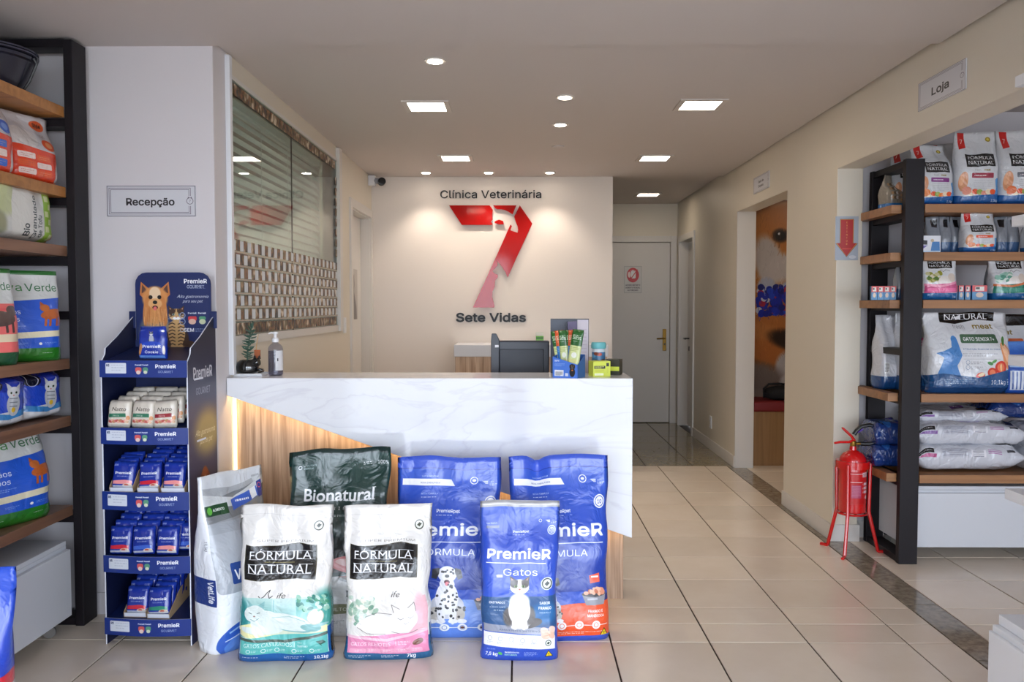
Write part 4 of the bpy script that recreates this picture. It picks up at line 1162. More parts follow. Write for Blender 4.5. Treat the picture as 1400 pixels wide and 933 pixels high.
def art_fn_kitten(kind, H=112, px=256):
    a = Art(H, px, (216, 218, 222)); fn_plate(a, 24, 4, 82, 26, False)
    a.path([(50, 34), (54, 30), (58, 36), (66, 30), (74, 34)], 1, (110, 110, 110))
    base = (206, 86, 136) if kind == 'pink' else (30, 120, 100)
    for i in range(26):
        rd = random.Random(i + (3 if kind == 'pink' else 50))
        a.ell(rd.uniform(14, 50), rd.uniform(38, 62), 6, 5, rd.choice([(150, 150, 60), (200, 196, 150), (90, 120, 60), (220, 210, 190)] if kind == 'pink' else [(90, 150, 130), (150, 196, 180), (60, 120, 100), (210, 226, 216)]), soft=.3)
    a.ell(62, 60, 20, 13, (228, 222, 216)); a.ell(76, 52, 10, 12, (212, 198, 186)); a.ell(52, 66, 16, 6, (236, 232, 228))
    a.poly([(8, 72), (92, 66), (96, 92), (6, 96)], base); a.poly([(6, 68), (50, 72), (94, 60), (94, 67), (50, 78), (6, 74)], (236, 150, 180) if kind == 'pink' else (200, 110, 60))
    a.rrect(14, 80, 86, 90, 2, tuple(min(255, v + 26) for v in base)); a.rect(0, 94, 100, H, (24, 92, 150)); a.text('1kg', 86, 106, 6, WHT, 'r')
    return a
def art_viva(kind, H=150, px=300, words=('Gatos', 'Finos')):
    a = Art(H, px, (206, 208, 206))
    a.rect(0, 0, 100, 7, (34, 104, 40))
    a.text('Viva', 46, 34, 15, (60, 130, 60), 'r', bold=.0, width=34, rot=0); a.text('Verde', 50, 34, 15, (30, 96, 52), bold=0, width=42)
    if kind == 'pink':
        a.rect(0, 55, 100, H, (232, 110, 106)); a.rect(0, 62, 100, 74, (226, 96, 96)); a.ell(60, 78, 26, 12, (90, 70, 66)); a.ell(84, 66, 10, 8, (90, 70, 66)); 
        for u in (42, 52, 70, 80): a.line(u, 84, u + 2, 100, 4, (80, 62, 58))
        a.rect(0, 102, 100, 114, (226, 208, 176)); a.rect(0, 130, 100, H, (24, 80, 44))
    else:
        a.poly([(0, 52), (40, 50), (100, 44), (100, H), (0, H)], (36, 88, 200))
        a.text(words[0], 14, 72, 9.5, WHT, bold=-.004); a.text(words[1], 14, 84, 9.5, WHT, bold=-.004)
        a.ell(80, 72, 17, 8, (186, 96, 44), -12); a.ell(70, 62, 6.5, 6, (190, 104, 50)); a.poly([(64, 58), (65, 51), (70, 57)], (170, 84, 40)); a.line(92, 68, 99, 48, 3, (180, 92, 44))
        for u in (70, 76, 86, 91): a.line(u, 76, u - 1, 92, 3.2, (176, 88, 40))
        a.small(14, 91, 30, 2, (170, 196, 236), .8, 3, 1); a.poly([(12, 103), (96, 99), (96, 109), (12, 113)], (226, 218, 186))
        a.small(14, 119, 10, 3, (190, 210, 240), .7, 2.2); a.small(30, 119, 16, 2, (190, 210, 240), .7, 2.2); a.ell(62, 121, 2.2, 2.2, WHT); a.small(68, 119, 16, 2, (190, 210, 240), .7, 2.2)
        a.rect(0, 128, 100, H, (40, 116, 34)); a.small(20, 138, 12, 1, WHT, .8); a.small(64, 136, 18, 1, WHT, .8)
    a.rect(0, 44, 7, 128, (50, 100, 204)) if kind != 'pink' else None
    return a
def art_orange(kind, H=104, px=256):
    a = Art(H, px, (200, 196, 198)); a.ell(70, 14, 14, 8, (220, 96, 50)); a.text('Style', 70, 16, 7, (70, 40, 36), 'c', bold=.04) if kind == 'o' else a.poly([(20, 4), (60, 2), (58, 18), (22, 18)], (40, 90, 190))
    a.ell(30, 38, 26, 16, (214, 208, 204)); c2 = (226, 88, 40) if kind == 'o' else (50, 100, 200)
    a.ell(74, 44, 12, 9, c2); a.ell(74, 44, 6, 5, (240, 160, 110) if kind == 'o' else (120, 160, 230)); a.text('cat', 72, 32, 7, (150, 120, 110), 'c')
    a.poly([(0, 50), (100, 58), (100, H), (0, H)], (222, 64, 28))
    for i in range(3):
        y = 62 + i * 12; w = (236, 214, 206)
        a.rrect(12, y, 42, y + 9, 2, w if i % 2 == 0 else c2); a.rrect(44, y + 1, 70, y + 10, 2, c2 if i % 2 == 0 else w); a.small(15, y + 3, 22, 2, (190, 80, 60), .8, 3); a.small(47, y + 4, 20, 2, (230, 180, 160), .8, 3)
    a.ell(86, 84, 8, 18, (216, 214, 214), 12)
    return a
def art_tofu(H=60, px=300):
    a = Art(H, px, (206, 206, 200)); a.ell(18, 20, 22, 16, (190, 196, 150), soft=.5); a.ell(10, 44, 12, 12, (150, 150, 120), soft=.5); a.rect(28, 6, 60, 58, (216, 214, 206))
    a.text('Bio', 50, 54, 9, (30, 40, 40), rot=-90, bold=.03); a.text('Granulado', 60, 56, 6.4, (30, 40, 40), rot=-90, bold=.03, width=44); a.text('de Tofu', 68, 54, 6.4, (30, 40, 40), rot=-90, bold=.03)
    a.rect(72, 8, 88, 60, (150, 190, 60)); 
    for y in range(10, 60, 8): a.rect(74 if (y // 8) % 2 else 80, y, 81 if (y // 8) % 2 else 87, y + 6, (216, 226, 170))
    a.rect(88, 0, 100, 60, (226, 104, 40)); return a
def art_bluecat(H=80, px=256):
    a = Art(H, px, (34, 70, 190)); a.ell(50, 10, 40, 14, (24, 46, 150)); a.rrect(12, 4, 40, 22, 7, (16, 20, 40)); a.ring(26, 13, 10, 1, (200, 200, 210)); a.ell(50, 74, 60, 20, (206, 208, 212)); a.poly([(0, 50), (50, 58), (100, 50), (100, 60), (50, 66), (0, 60)], (60, 130, 190))
    a.ell(60, 44, 13, 17, (190, 194, 200)); a.ell(60, 26, 11, 9, (206, 208, 210)); a.poly([(51, 22), (50, 10), (58, 18)], (190, 192, 196)); a.poly([(63, 18), (70, 10), (70, 22)], (190, 192, 196)); a.ell(56, 26, 1.6, 1.6, (40, 60, 30)); a.ell(64, 26, 1.6, 1.6, (40, 60, 30)); a.ell(60, 30, 1.2, 1, (200, 110, 110))
    for v in (34, 40, 46): a.line(52, v, 68, v + 1, 1.4, (120, 124, 132))
    a.ell(60, 52, 4, 4, (220, 180, 50)); a.rect(84, 60, 96, 74, (220, 130, 40)); return a
def art_sachet(kind, H=120, px=128):
    if kind == 'natta':
        a = Art(H, px, (216, 208, 194)); a.rect(0, 0, 100, 9, (200, 192, 180)); a.small(38, 14, 24, 1, (120, 120, 110), .8)
        a.text('Natto', 50, 50, 17, (50, 44, 38), 'c', bold=.0, shear=.2, width=54)
        return a
    a = Art(H, px, (24, 48, 150)); a.grad(0, 0, 100, 30, (40, 70, 180), (20, 44, 150)); a.text('100', 14, 20, 8, (190, 200, 230), bold=.03); a.small(66, 14, 22, 2, (190, 200, 230), .8, 4, 1.4)
    a.text('PremieR', 50, 56, 13, WHT, 'c', bold=.04, width=60); a.text('GOURMET', 50, 68, 6.5, (190, 205, 236), 'c', width=44)
    col = {'red': (206, 40, 60), 'green': (40, 140, 110), 'pink': (236, 150, 150), 'blue': (60, 100, 200)}[kind]
    a.poly([(14, 84), (60, 80), (86, 84), (86, 98), (14, 98)], col); a.ell(70, 104, 18, 9, (214, 190, 170)); a.ell(66, 102, 8, 5, (190, 90, 70)); a.rect(10, 104, 90, 113, (205, 208, 214), .85); a.rect(0, 0, 4, H, (20, 40, 130)); a.rect(96, 0, 100, H, (20, 40, 130))
    return a
def nat_variant(col):
    a = art_sachet('natta'); a.poly([(10, 62), (76, 60), (78, 76), (12, 78)], col); a.text('SNACK', 40, 73, 7, (236, 226, 220), 'c', bold=.02)
    for i in range(12): a.ell(18 + i * 6, 94 + 3 * math.sin(i * 2.4), 7, 6, [(206, 120, 110), (196, 90, 80), (226, 170, 150), (190, 140, 90)][i % 4])
    a.ell(86, 80, 8, 10, (214, 150, 100)); a.rect(0, 108, 100, 120, (196, 190, 180)); return a
def art_catpack(H=86, px=200):
    a = Art(H, px, (24, 52, 160)); a.grad(0, 0, 100, 30, (30, 60, 170), (20, 46, 150)); a.small(12, 10, 16, 2, WHT, .7); a.ell(88, 12, 5, 3, WHT)
    cat_sit(a, 50, 46, 34, (176, 182, 196), (70, 76, 96)); a.ell(50, 47, 30, 8, (30, 70, 190)); a.text('PremieR', 50, 56, 9, WHT, 'c', bold=.04, width=56); a.text('Cookie', 50, 70, 8, WHT, 'c', bold=.02, width=40)
    a.ell(14, 60, 6, 16, (200, 140, 90), 10); a.ell(88, 62, 5, 12, (220, 210, 200)); a.rect(10, 76, 90, 84, (120, 170, 240), .8); return a
def art_header(H=118, px=400):
    navy = (18, 36, 92); a = Art(H, px, navy); yorkie(a, 26, 96, 84); cat_sit(a, 54, 100, 56, (206, 166, 110), (70, 46, 30), (150, 170, 160), True)
    a.text('PremieR', 80, 14, 6.4, WHT, 'c', bold=.04, width=30); a.text('GOURMET', 80, 20.6, 4, (206, 214, 232), 'c', width=23, serif=True)
    a.text('Alta gastronomia', 76, 33, 4, WHT, 'c', shear=.4, bold=-.004, width=42); a.text('para seu pet', 76, 39, 4, WHT, 'c', shear=.4, bold=-.004, width=27)
    for v in (56, 64): a.ring(62, v, 3.6, .9, (150, 164, 200)); a.small(59.6, v - .6, 5, 1, (190, 200, 224))
    a.text('PremieR', 75, 54, 2.6, WHT, 'c', bold=.05, width=11); a.text('PremieR', 88, 54, 2.6, WHT, 'c', bold=.05, width=10); a.rrect(69.5, 57, 81, 63, 2, (206, 60, 66)); a.ell(75, 64, 5, 3.6, (220, 180, 160)); a.rrect(84, 57, 93, 62, 2, (80, 150, 110)); a.ell(88.5, 64, 4.4, 3.4, (200, 206, 170))
    a.ring(61, 75, 2.2, .7, (190, 200, 224)); a.text('SEM', 64, 77, 5.4, WHT, bold=.04, width=13); a.small(79, 73, 15, 3, (170, 182, 214), .8, 1.8, .7)
    return a
def art_lip(H=20, px=340):
    a = Art(H, px, (24, 50, 128)); a.rrect(7, 3, 31, 15.5, 1, (216, 222, 232)); a.text('R$', 8, 7, 3, (40, 50, 90), bold=.03); a.small(14, 5, 15, 3, (180, 188, 206), .8, 3, .9)
    a.text('PremieR', 45, 6, 1.8, WHT, 'c', bold=.05, width=7.5); a.text('PremieR', 53, 6, 1.8, WHT, 'c', bold=.05, width=6.5)
    a.rrect(41.4, 8, 48.6, 14, 2, (206, 90, 90)); a.ell(45, 14, 2.6, 2.4, (226, 200, 190)); a.rrect(50, 8, 56, 13.6, 2, (90, 150, 120)); a.ell(53, 13.8, 2.2, 2, (210, 216, 190))
    a.text('PremieR', 76, 9, 5.2, WHT, 'c', bold=.045, width=23); a.text('GOURMET', 76, 14.6, 3.3, (206, 214, 232), 'c', width=17); return a
def art_side(H=360, px=240):
    a = Art(H, px, (22, 30, 62)); a.grad(0, 0, 100, 110, (16, 20, 44), (70, 70, 96)); a.grad(0, 110, 100, H, (70, 70, 96), (30, 30, 62)); a.ell(66, 132, 44, 26, (170, 150, 96), soft=.9)
    a.text('PremieR', 52, 70, 15, (206, 206, 214), 'c', bold=.03, width=66); a.text('GOURMET', 52, 88, 9, (150, 154, 170), 'c', width=50)
    a.text('Alta gastronomia', 58, 134, 7, (236, 226, 180), 'c', shear=.4, width=70); a.text('para seu pet', 60, 144, 7, (236, 226, 180), 'c', shear=.4, width=46)
    setter(a, 54, 296, 128)
    a.rect(0, 300, 100, H, (18, 34, 84)); return a
def art_leaflet(H=150, px=160):
    a = Art(H, px, (16, 26, 62)); a.text('PremieR', 50, 34, 14, (205, 210, 224), 'c', bold=.04, width=70); a.rrect(26, 44, 74, 66, 6, (206, 60, 80)); a.ell(50, 76, 24, 18, (206, 130, 70)); a.ell(50, 74, 12, 8, (230, 180, 110)); a.small(30, 104, 40, 3, (160, 170, 196), .8, 5, 1.6); return a
def art_poster(H=157, px=520):
    """close view of a light brown and white dog lying with a blue bow"""
    a = Art(H, px, (150, 92, 44)); a.grad(0, 0, 100, 14, (50, 30, 20), (100, 64, 38)); a.ell(40, 8, 20, 7, (206, 190, 176), soft=.5); a.ell(10, 14, 12, 12, (92, 52, 28), 20, .4); a.ell(14, 12, 6, 9, (54, 34, 24), 20, .5)
    a.ell(36, 44, 46, 44, (196, 124, 58), soft=.3); a.ell(48, 34, 42, 32, (204, 128, 60), soft=.3); a.ell(72, 16, 14, 20, (126, 72, 34), -20, .3)
    a.ell(20, 50, 11, 22, (208, 200, 196), -14, .45); a.ell(32, 56, 13, 14, (214, 206, 202), 0, .4); a.ell(74, 52, 14, 22, (208, 200, 196), 10, .45); a.ell(50, 22, 6, 22, (226, 196, 160), 0, .5); a.ell(50, 52, 17, 13, (222, 212, 206), 0, .35)
    for u in (28.5, 68): a.ell(u, 28, 6.5, 5.4, (60, 34, 20), soft=.6); a.ell(u, 28, 3.8, 3.6, (20, 12, 10)); a.ell(u - 1, 26.6, 1, 1, (230, 230, 230))
    a.ell(46, 43, 8.5, 6.4, (30, 24, 30), soft=.2); a.ell(43, 41, 2.4, 1.4, (120, 120, 130), soft=.4); a.line(46, 49, 46, 56, .8, (60, 40, 36)); a.path([(36, 60), (46, 56), (58, 60)], .9, (60, 40, 36))
    a.ell(54, 96, 52, 34, (188, 114, 54), soft=.3); a.ell(14, 112, 20, 14, (200, 128, 66), 14, .4); a.ell(24, 122, 28, 9, (192, 112, 52), 18, .4); a.ell(40, 112, 20, 8, (46, 28, 18), 14, .6); a.ell(38, 136, 12, 16, (206, 200, 198), -14, .3)
    a.ell(18, 68, 7, 7, (190, 196, 214), 20, .3); a.ell(36, 70, 8, 6, (180, 188, 210), -30, .3)
    rd = random.Random(6)
    for _ in range(120): a.ell(24 + rd.uniform(-12, 12), 80 + rd.uniform(-11, 11), 2.6, 2.6, rd.choice([(20, 50, 190), (16, 36, 150), (30, 70, 210), (180, 40, 70), (206, 212, 226), (20, 44, 180), (14, 30, 120)]), rd.uniform(0, 90))
    a.ell(10, 146, 24, 16, (128, 112, 104), soft=.5); a.grad(0, 150, 100, H, (130, 116, 108), (150, 130, 116)); a.ell(38, 146, 9, 8, (200, 194, 192), soft=.3)
    for _ in range(1400):
        x = rd.uniform(0, 100); y = rd.uniform(10, 142); px_ = a.a[min(a.h-1, int(y*a.k)), min(a.w-1, int(x*a.k))].copy(); g = rd.uniform(.86, 1.12)
        a.line(x, y, x + rd.uniform(-2, 2), y + rd.uniform(2, 5), .5, tuple(px_ * g), .6)
    a.a *= .9
    return a
def art_stop(H=126, px=160):
    a = Art(H, px, (178, 176, 172)); a.rect(3, 3, 97, H - 3, (206, 204, 200)); a.ell(50, 42, 34, 34, (190, 36, 40)); a.rrect(40, 24, 66, 58, 6, (226, 222, 220)); 
    for i in range(4): a.line(42 + i * 6.5, 34, 40 + i * 7, 16 + abs(i - 1.5) * 3, 4.4, (226, 222, 220))
    a.ell(30, 40, 9, 14, (226, 200, 196)); a.line(30, 70, 76, 16, 4, (190, 36, 40))
    a.text('ACESSO RESTRITO', 50, 92, 8, (70, 66, 70), 'c', bold=.04, width=82); a.text('SOMENTE PESSOAL', 50, 104, 8, (70, 66, 70), 'c', bold=.04, width=82); a.text('AUTORIZADO', 50, 116, 8, (70, 66, 70), 'c', bold=.04, width=60); return a
def art_extintor(H=205, px=200):
    a = Art(H, px, (168, 176, 188)); sh = [(20, 12), (80, 12), (80, 126), (98, 126), (50, 190), (2, 126), (20, 126)]
    a.poly(sh, (60, 20, 20)); a.poly([(50 + (x - 50) * .97, 100 + (y - 100) * .98) for x, y in sh], (206, 150, 60)); a.poly([(50 + (x - 50) * .88, 100 + (y - 100) * .955) for x, y in sh], (178, 26, 24))
    for i, ch in enumerate('EXTINTOR'): a.text(ch, 50, 32 + i * 14.4, 9.5, (226, 170, 80), 'c', bold=.02)
    a.rrect(30, 148, 70, 154, 1, (206, 60, 50)); a.small(34, 150, 30, 1, (226, 170, 80)); a.ell(76, 190, 16, 8, (200, 204, 210)); a.small(66, 189, 20, 1, (150, 60, 60)); return a
def art_sign(words, H, px=400, size=12, wd=None):
    a = Art(H, px, (205, 206, 212)); a.rect(0, 0, 100, .8, (120, 116, 130)); a.rect(0, H - .8, 100, H, (120, 116, 130)); a.rect(0, 0, .8, H, (120, 116, 130)); a.rect(99.2, 0, 100, H, (120, 116, 130))
    c = (96, 84, 100)
    for m_ in (2.4, 4.2):
        a.rect(m_, m_, 97 - m_, m_ + .5, c); a.rect(m_, H - m_ - .5, 97 - m_, H - m_, c); a.rect(m_, m_, m_ + .5, H - m_, c); a.rect(97 - m_ - .5, m_, 97 - m_, H * .34, c); a.rect(97 - m_ - .5, H * .66, 97 - m_, H - m_, c)
    a.ring(93.6, H * .5, 3.6, .6, c); a.text('7', 93.6, H * .5 + 1.7, 3.6, c, 'c'); a.poly([(91, H*.5 - 3), (92, H*.5-5), (93, H*.5-3.4)], c); a.poly([(94.4, H*.5 - 3.4), (95.4, H*.5-5), (96.2, H*.5-3)], c)
    n = len(words)
    for i, wd_ in enumerate(words): a.text(wd_, 49, H * .5 + size * .5 + (i - (n - 1) / 2) * size * 1.6, size, (22, 20, 24), 'c', bold=.035, width=wd)
    return a
def art_skpet_side(H=70, px=256):
    a = Art(H, px, (70, 118, 210)); a.text('SkPet', 8, 16, 7, WHT, bold=.02); a.small(8, 22, 40, 3, (206, 220, 246), .7, 4, 1.2); a.rrect(8, 44, 44, 64, 1, (226, 230, 236)); a.small(12, 50, 28, 5, (60, 60, 70), .9, 2.6, 1.6)
    a.rrect(50, 54, 62, 64, 1, (206, 214, 230)); a.ell(78, 50, 11, 16, (24, 24, 30)); a.ell(78, 32, 10, 9, (24, 24, 30)); a.ell(70, 32, 3, 7, (16, 16, 20)); a.ell(86, 32, 3, 7, (16, 16, 20)); a.ell(78, 36, 4, 4, (90, 84, 80)); a.ell(75, 30, 1.2, 1.2, (200, 160, 90)); a.ell(81, 30, 1.2, 1.2, (200, 160, 90)); a.ell(78, 44, 3, 2.6, (220, 120, 40)); return a
def art_stick(kind, H=270, px=110):
    top, body = ((34, 96, 36), (206, 216, 150)) if kind == 'g' else ((224, 92, 44), (50, 120, 190)); a = Art(H, px, body); a.rect(0, 0, 100, 92, top); a.text('SkPet', 50, 56, 24, (226, 236, 216), 'c', bold=.0, width=64, serif=True); a.small(26, 66, 48, 1, (226, 236, 216), .8, 4, 3)
    a.small(16, 102, 68, 3, (120, 140, 60) if kind == 'g' else (170, 200, 226), .8, 9, 3); a.ell(50, 146, 20, 16, (236, 240, 226)) if kind == 'g' else None; a.small(20, 170, 60, 8, (220, 190, 90) if kind == 'g' else (130, 170, 210), .6, 8, 4); return a
def art_yellow(H=54, px=200):
    a = Art(H, px, (206, 216, 70)); a.rect(6, 16, 70, 26, (24, 26, 20)); a.small(10, 18, 54, 2, (230, 236, 120), .9, 3.6, 2.4); a.rect(76, 6, 92, 18, (40, 46, 20)); a.small(10, 30, 54, 3, (150, 120, 50), .8, 3); a.rrect(8, 42, 60, 50, 1, (236, 240, 200)); a.small(78, 24, 12, 5, (80, 90, 30), .8, 4); return a
def art_petcard(H=72, px=256):
    a = Art(H, px, (52, 60, 76)); a.text('Pet', 24, 62, 15, (226, 230, 236), rot=-90, bold=.01); a.ring(46, 28, 7, 1.4, (206, 212, 220)); a.ell(46, 30, 3, 2.4, (206, 212, 220)); a.rect(70, 0, 100, H, (206, 196, 206)); a.small(74, 14, 20, 9, (150, 120, 150), .7, 5); a.rect(0, 0, 100, 1.4, (20, 22, 28)); a.rect(98.6, 0, 100, H, (20, 22, 28)); return a
def art_floorbag(H=150, px=256):
    a = Art(H, px, (30, 70, 190)); a.grad(0, 0, 100, 70, (44, 84, 200), (26, 60, 180)); a.ell(60, 30, 16, 10, (220, 224, 236))
    a.poly([(0, 84), (100, 66), (100, 76), (0, 94)], (200, 30, 50)); a.poly([(0, 94), (100, 76), (100, 92), (0, 108)], (216, 218, 222)); a.poly([(0, 108), (100, 90), (100, 104), (0, 122)], (206, 40, 60)); a.small(70, 108, 22, 1, WHT); a.poly([(0, 122), (100, 104), (100, H), (0, H)], (176, 180, 184)); a.path([(0, 126), (50, 124), (100, 110)], 1.2, (90, 96, 110)); return a
def art_plain_label(bgc, bars, H=60, px=256, plate=True):
    a = Art(H, px, bgc)
    if plate: a.poly([(6, 8), (24, 9), (24, 24), (6, 22)], (24, 24, 24)); a.text('NATURAL', 15, 18, 4, WHT, 'c', width=14)
    for (x, y, w, h, c) in bars: a.rect(x, y, x + w, y + h, c)
    a.small(30, 10, 26, 8, (120, 120, 126), .6, 3.4, 1); a.rect(62, 8, 76, 38, (236, 236, 238)); a.small(63, 10, 12, 9, (110, 110, 116), .8, 3, .9); a.small(80, 12, 14, 5, (140, 80, 130), .8, 3.4, 1.2); return a

# ================================================================ reception counter
CT = 1.065          # top of the ledge
CY = 3.86           # front of the marble
CX0, CX1 = XL + .003, .515
cn = thing('reception_counter', 'long white marble reception counter with slanted front over wood veneer and glowing strip', 'counter', ((CX0 + CX1) / 2, CY + .15, 0))
ox, oy = cn.location.x, cn.location.y
def cl(x, y, z): return (x - ox, y - oy, z)
zl = onY(303, 541, CY).z
zr = .455 * 0 + onY(861, 736, CY).z
b = MB(); b.prism([(CX0 - ox, zl), (CX1 - ox, zr), (CX1 - ox, CT - .0), (CX0 - ox, CT - .0)], (0, CY - oy, 0), (1, 0, 0), (0, 0, 1), (0, 1, 0), .022)
b.build('front_slab', M['marble'], cn, bevel=.002)
MB().box(CX0 - ox, CX1 - ox, CY + .0225 - oy, CY + .34 - oy, CT - .022, CT).build('top_slab', M['marble'], cn, bevel=.002)
b = MB(); b.prism([(CY + .0225 - oy, zr), (CY + .34 - oy, zr), (CY + .34 - oy, CT - .0225), (CY + .0225 - oy, CT - .0225)], (CX1 - ox - .022, 0, 0), (0, 1, 0), (0, 0, 1), (1, 0, 0), .022)
b.build('end_slab', M['marble'], cn, bevel=.002)
WX1 = CX1 - .022
MB().box(CX0 - ox, WX1 - .004 - ox, CY + .105 - oy, CY + .32 - oy, 0.0, CT - .03).build('wood_front', M['counter_wood'], cn, bevel=.002)
# the LED strip under the slanted edge
LED = emit('led_strip', (255, 212, 150), LED_W); LED2 = emit('led_strip_side', (255, 222, 160), 3.0)
ang = math.atan2(zr - zl, CX1 - CX0); ll = math.hypot(zr - zl, CX1 - CX0)
o = MB().box(.02, ll - .04, 0, .012, .012, .020).build('led_strip', LED, cn)
o.location = cl(CX0, CY + .030, zl); o.rotation_euler = (0, -ang, 0)
o = MB().box(.02, ll - .04, -.004, .020, .0205, .024).build('led_profile', M['alu'], cn)
o.location = cl(CX0, CY + .030, zl); o.rotation_euler = (0, -ang, 0)
o = MB().box(0, .008, 0, .01, .03, zl - .02).build('led_strip', LED2, cn); o.location = cl(CX0 + .001, CY + .092, 0)
ds = thing('work_desk', 'low white work desk hidden behind the marble counter', 'desk', (-.3, 4.62, 0))
MB().box(-.72, .72, -.36, .36, .72, .76).build('desk_top', M['laminate'], ds, bevel=.003)
for sx in (-.70, .66): MB().box(sx, sx + .04, -.34, .34, 0, .72).build('side_panel', M['laminate'], ds)

# back cabinet against the lettered wall
a0 = onY(620.5, 472, 7.2); a1 = onY(620, 488, 7.2)
bc = thing('back_cabinet', 'low wooden cabinet with thick white top against the lettered wall', 'cabinet', (.05, 7.45, 0))
MB().box(a0.x - .05, .70, -.25, .24, a1.z, a0.z).build('cabinet_top', M['laminate'], bc, bevel=.003)
MB().box(a0.x - .04, .69, -.235, .24, 0, a1.z).build('body', M['counter_wood'], bc)

# ================================================================ lettering and logo
rz = (R(90), 0, 0)
def wl(px, py): return onY(px, py, YB - .012)
q0 = wl(602, 271); q1 = wl(740, 271)
hsz = 1.16 * (wl(0, 260).z - wl(0, 271).z) / .70
t = thing('wall_lettering', 'raised black letters reading Clínica Veterinária above the red seven', 'lettering', (q0.x, YB - .006, q0.z), 0, 'wall lettering')
text_geo(t, 'Clínica Veterinária', hsz * 1.12, q1.x - q0.x, M['black_acrylic'], th=.01, bold=.006)
q0 = wl(624, 440); q1 = wl(718.5, 440)
hsz = (wl(0, 427).z - wl(0, 440).z) / .70
t = thing('wall_lettering', 'raised bold dark letters reading Sete Vidas below the red seven', 'lettering', (q0.x, YB - .006, q0.z), 0, 'wall lettering')
text_geo(t, 'Sete Vidas', hsz * 1.2, q1.x - q0.x, M['black_acrylic'], th=.01, bold=.026)
A_ = lambda l: [(595 + x / 8.75, 250 + y / 8.75) for x, y in l]
B_ = lambda l: [(620 + x / 7.777, 330 + y / 7.777) for x, y in l]
pcs = {
 'left_bar': A_([(165, 270), (650, 270), (690, 325), (683, 370), (682, 405), (688, 440), (668, 465), (685, 490), (683, 505), (318, 505)]),
 'top_piece': A_([(693, 270), (972, 270), (925, 380), (880, 348), (830, 326), (790, 318), (740, 318), (712, 298)]),
 'small_piece': A_([(708, 465), (735, 452), (765, 442), (812, 458), (822, 498), (765, 499), (712, 482)]),
 'stem': A_([(1012, 270), (1162, 490)]) + B_([(675, 165), (577, 388), (550, 325), (515, 270), (465, 212), (468, 258), (440, 290), (415, 318), (438, 346), (470, 356), (472, 380), (442, 420), (437, 488), (415, 535), (412, 590), (425, 640), (437, 690), (430, 706), (205, 706)]) + A_([(745, 850), (900, 500), (918, 518), (900, 568), (930, 580), (985, 598), (992, 560), (985, 520), (965, 475), (945, 405)]),
}
lg = thing('wall_logo', 'glossy red number seven with cat and dog outlines cut out, on the back wall', 'logo', (wl(674, 350).x, YB - .03, wl(674, 350).z))
for nm, pts in pcs.items():
    P = [onY(x, y, YB - .03) - lg.location for x, y in pts]
    MB().prism([(p.x, p.z) for p in P], (0, 0, 0), (1, 0, 0), (0, 0, 1), (0, 1, 0), .012).build(nm, M['red_acrylic'], lg)
    cx = sum(p.x for p in P) / len(P); cz = sum(p.z for p in P) / len(P)
for (u, v) in ((650, 295), (700, 288), (673, 304), (715, 320), (660, 410), (700, 360)):
    p = onY(u, v, YB - .03) - lg.location
    MB().lathe([(.006, 0), (.006, .02)], 8).build('spacer', M['chrome'], lg, loc=(p.x, .031, p.z), rot=(R(90), 0, 0))

# ================================================================ signs
def wall_sign(name, label, art, p00, p11, axis, cat='sign', m_=None, parent=None, th=.006, rough=.35):
    """p00 lower left, p11 upper right as seen; axis 'y' faces the viewer, 'x' sits on the right wall, 'w' on the left wall"""
    w_ = abs(p11.x - p00.x) if axis == 'y' else abs(p11.y - p00.y); h_ = p11.z - p00.z
    m_ = m_ or print_mat(name + '_print', art, rough)
    if axis == 'y': loc = ((p00.x + p11.x) / 2, p00.y, p00.z); rot = (0, 0, 0)
    elif axis == 'x': loc = (p00.x, (p00.y + p11.y) / 2, p00.z); rot = (0, 0, R(-90))
    else: loc = (p00.x, (p00.y + p11.y) / 2, p00.z); rot = (0, 0, R(90))
    o = panel(name, w_, h_, m_, None, th, M['alu'], loc, rot)
    return tag(o, label, cat) if label else o
wall_sign('wall_sign', 'grey framed sign reading Recepção on the white column', art_sign(['Recepção'], 35, 480, 9.5, 54), onY(146.5, 296, 3.743), onY(267, 254, 3.743), 'y')
wall_sign('wall_sign', 'grey framed sign reading Loja above the shop opening', art_sign(['Loja'], 48, 400, 15, 36), onX(1255, 153, XR - .007), onX(1320.5, 79, XR - .007), 'x')
S_ = onX(1030, 266, XR - .007); S2 = onX(1051.5, 233, XR - .007)
wall_sign('wall_sign', 'small sign reading Sala de Espera above the waiting room doorway', art_sign(['Sala de', 'Espera'], 58, 300, 10, None), S_, S2, 'x')
wall_sign('warning_sign', 'small sign with red hand symbol on the closed hall door', art_stop(), onY(853, 401, YE + .005), onY(877.5, 364, YE + .005), 'y')
wall_sign('extinguisher_sign', 'red downward arrow sign reading EXTINTOR on the pier end', art_extintor(), onY(1141.5, 356, 4.964), onY(1174, 296, 4.964), 'y', th=.003)
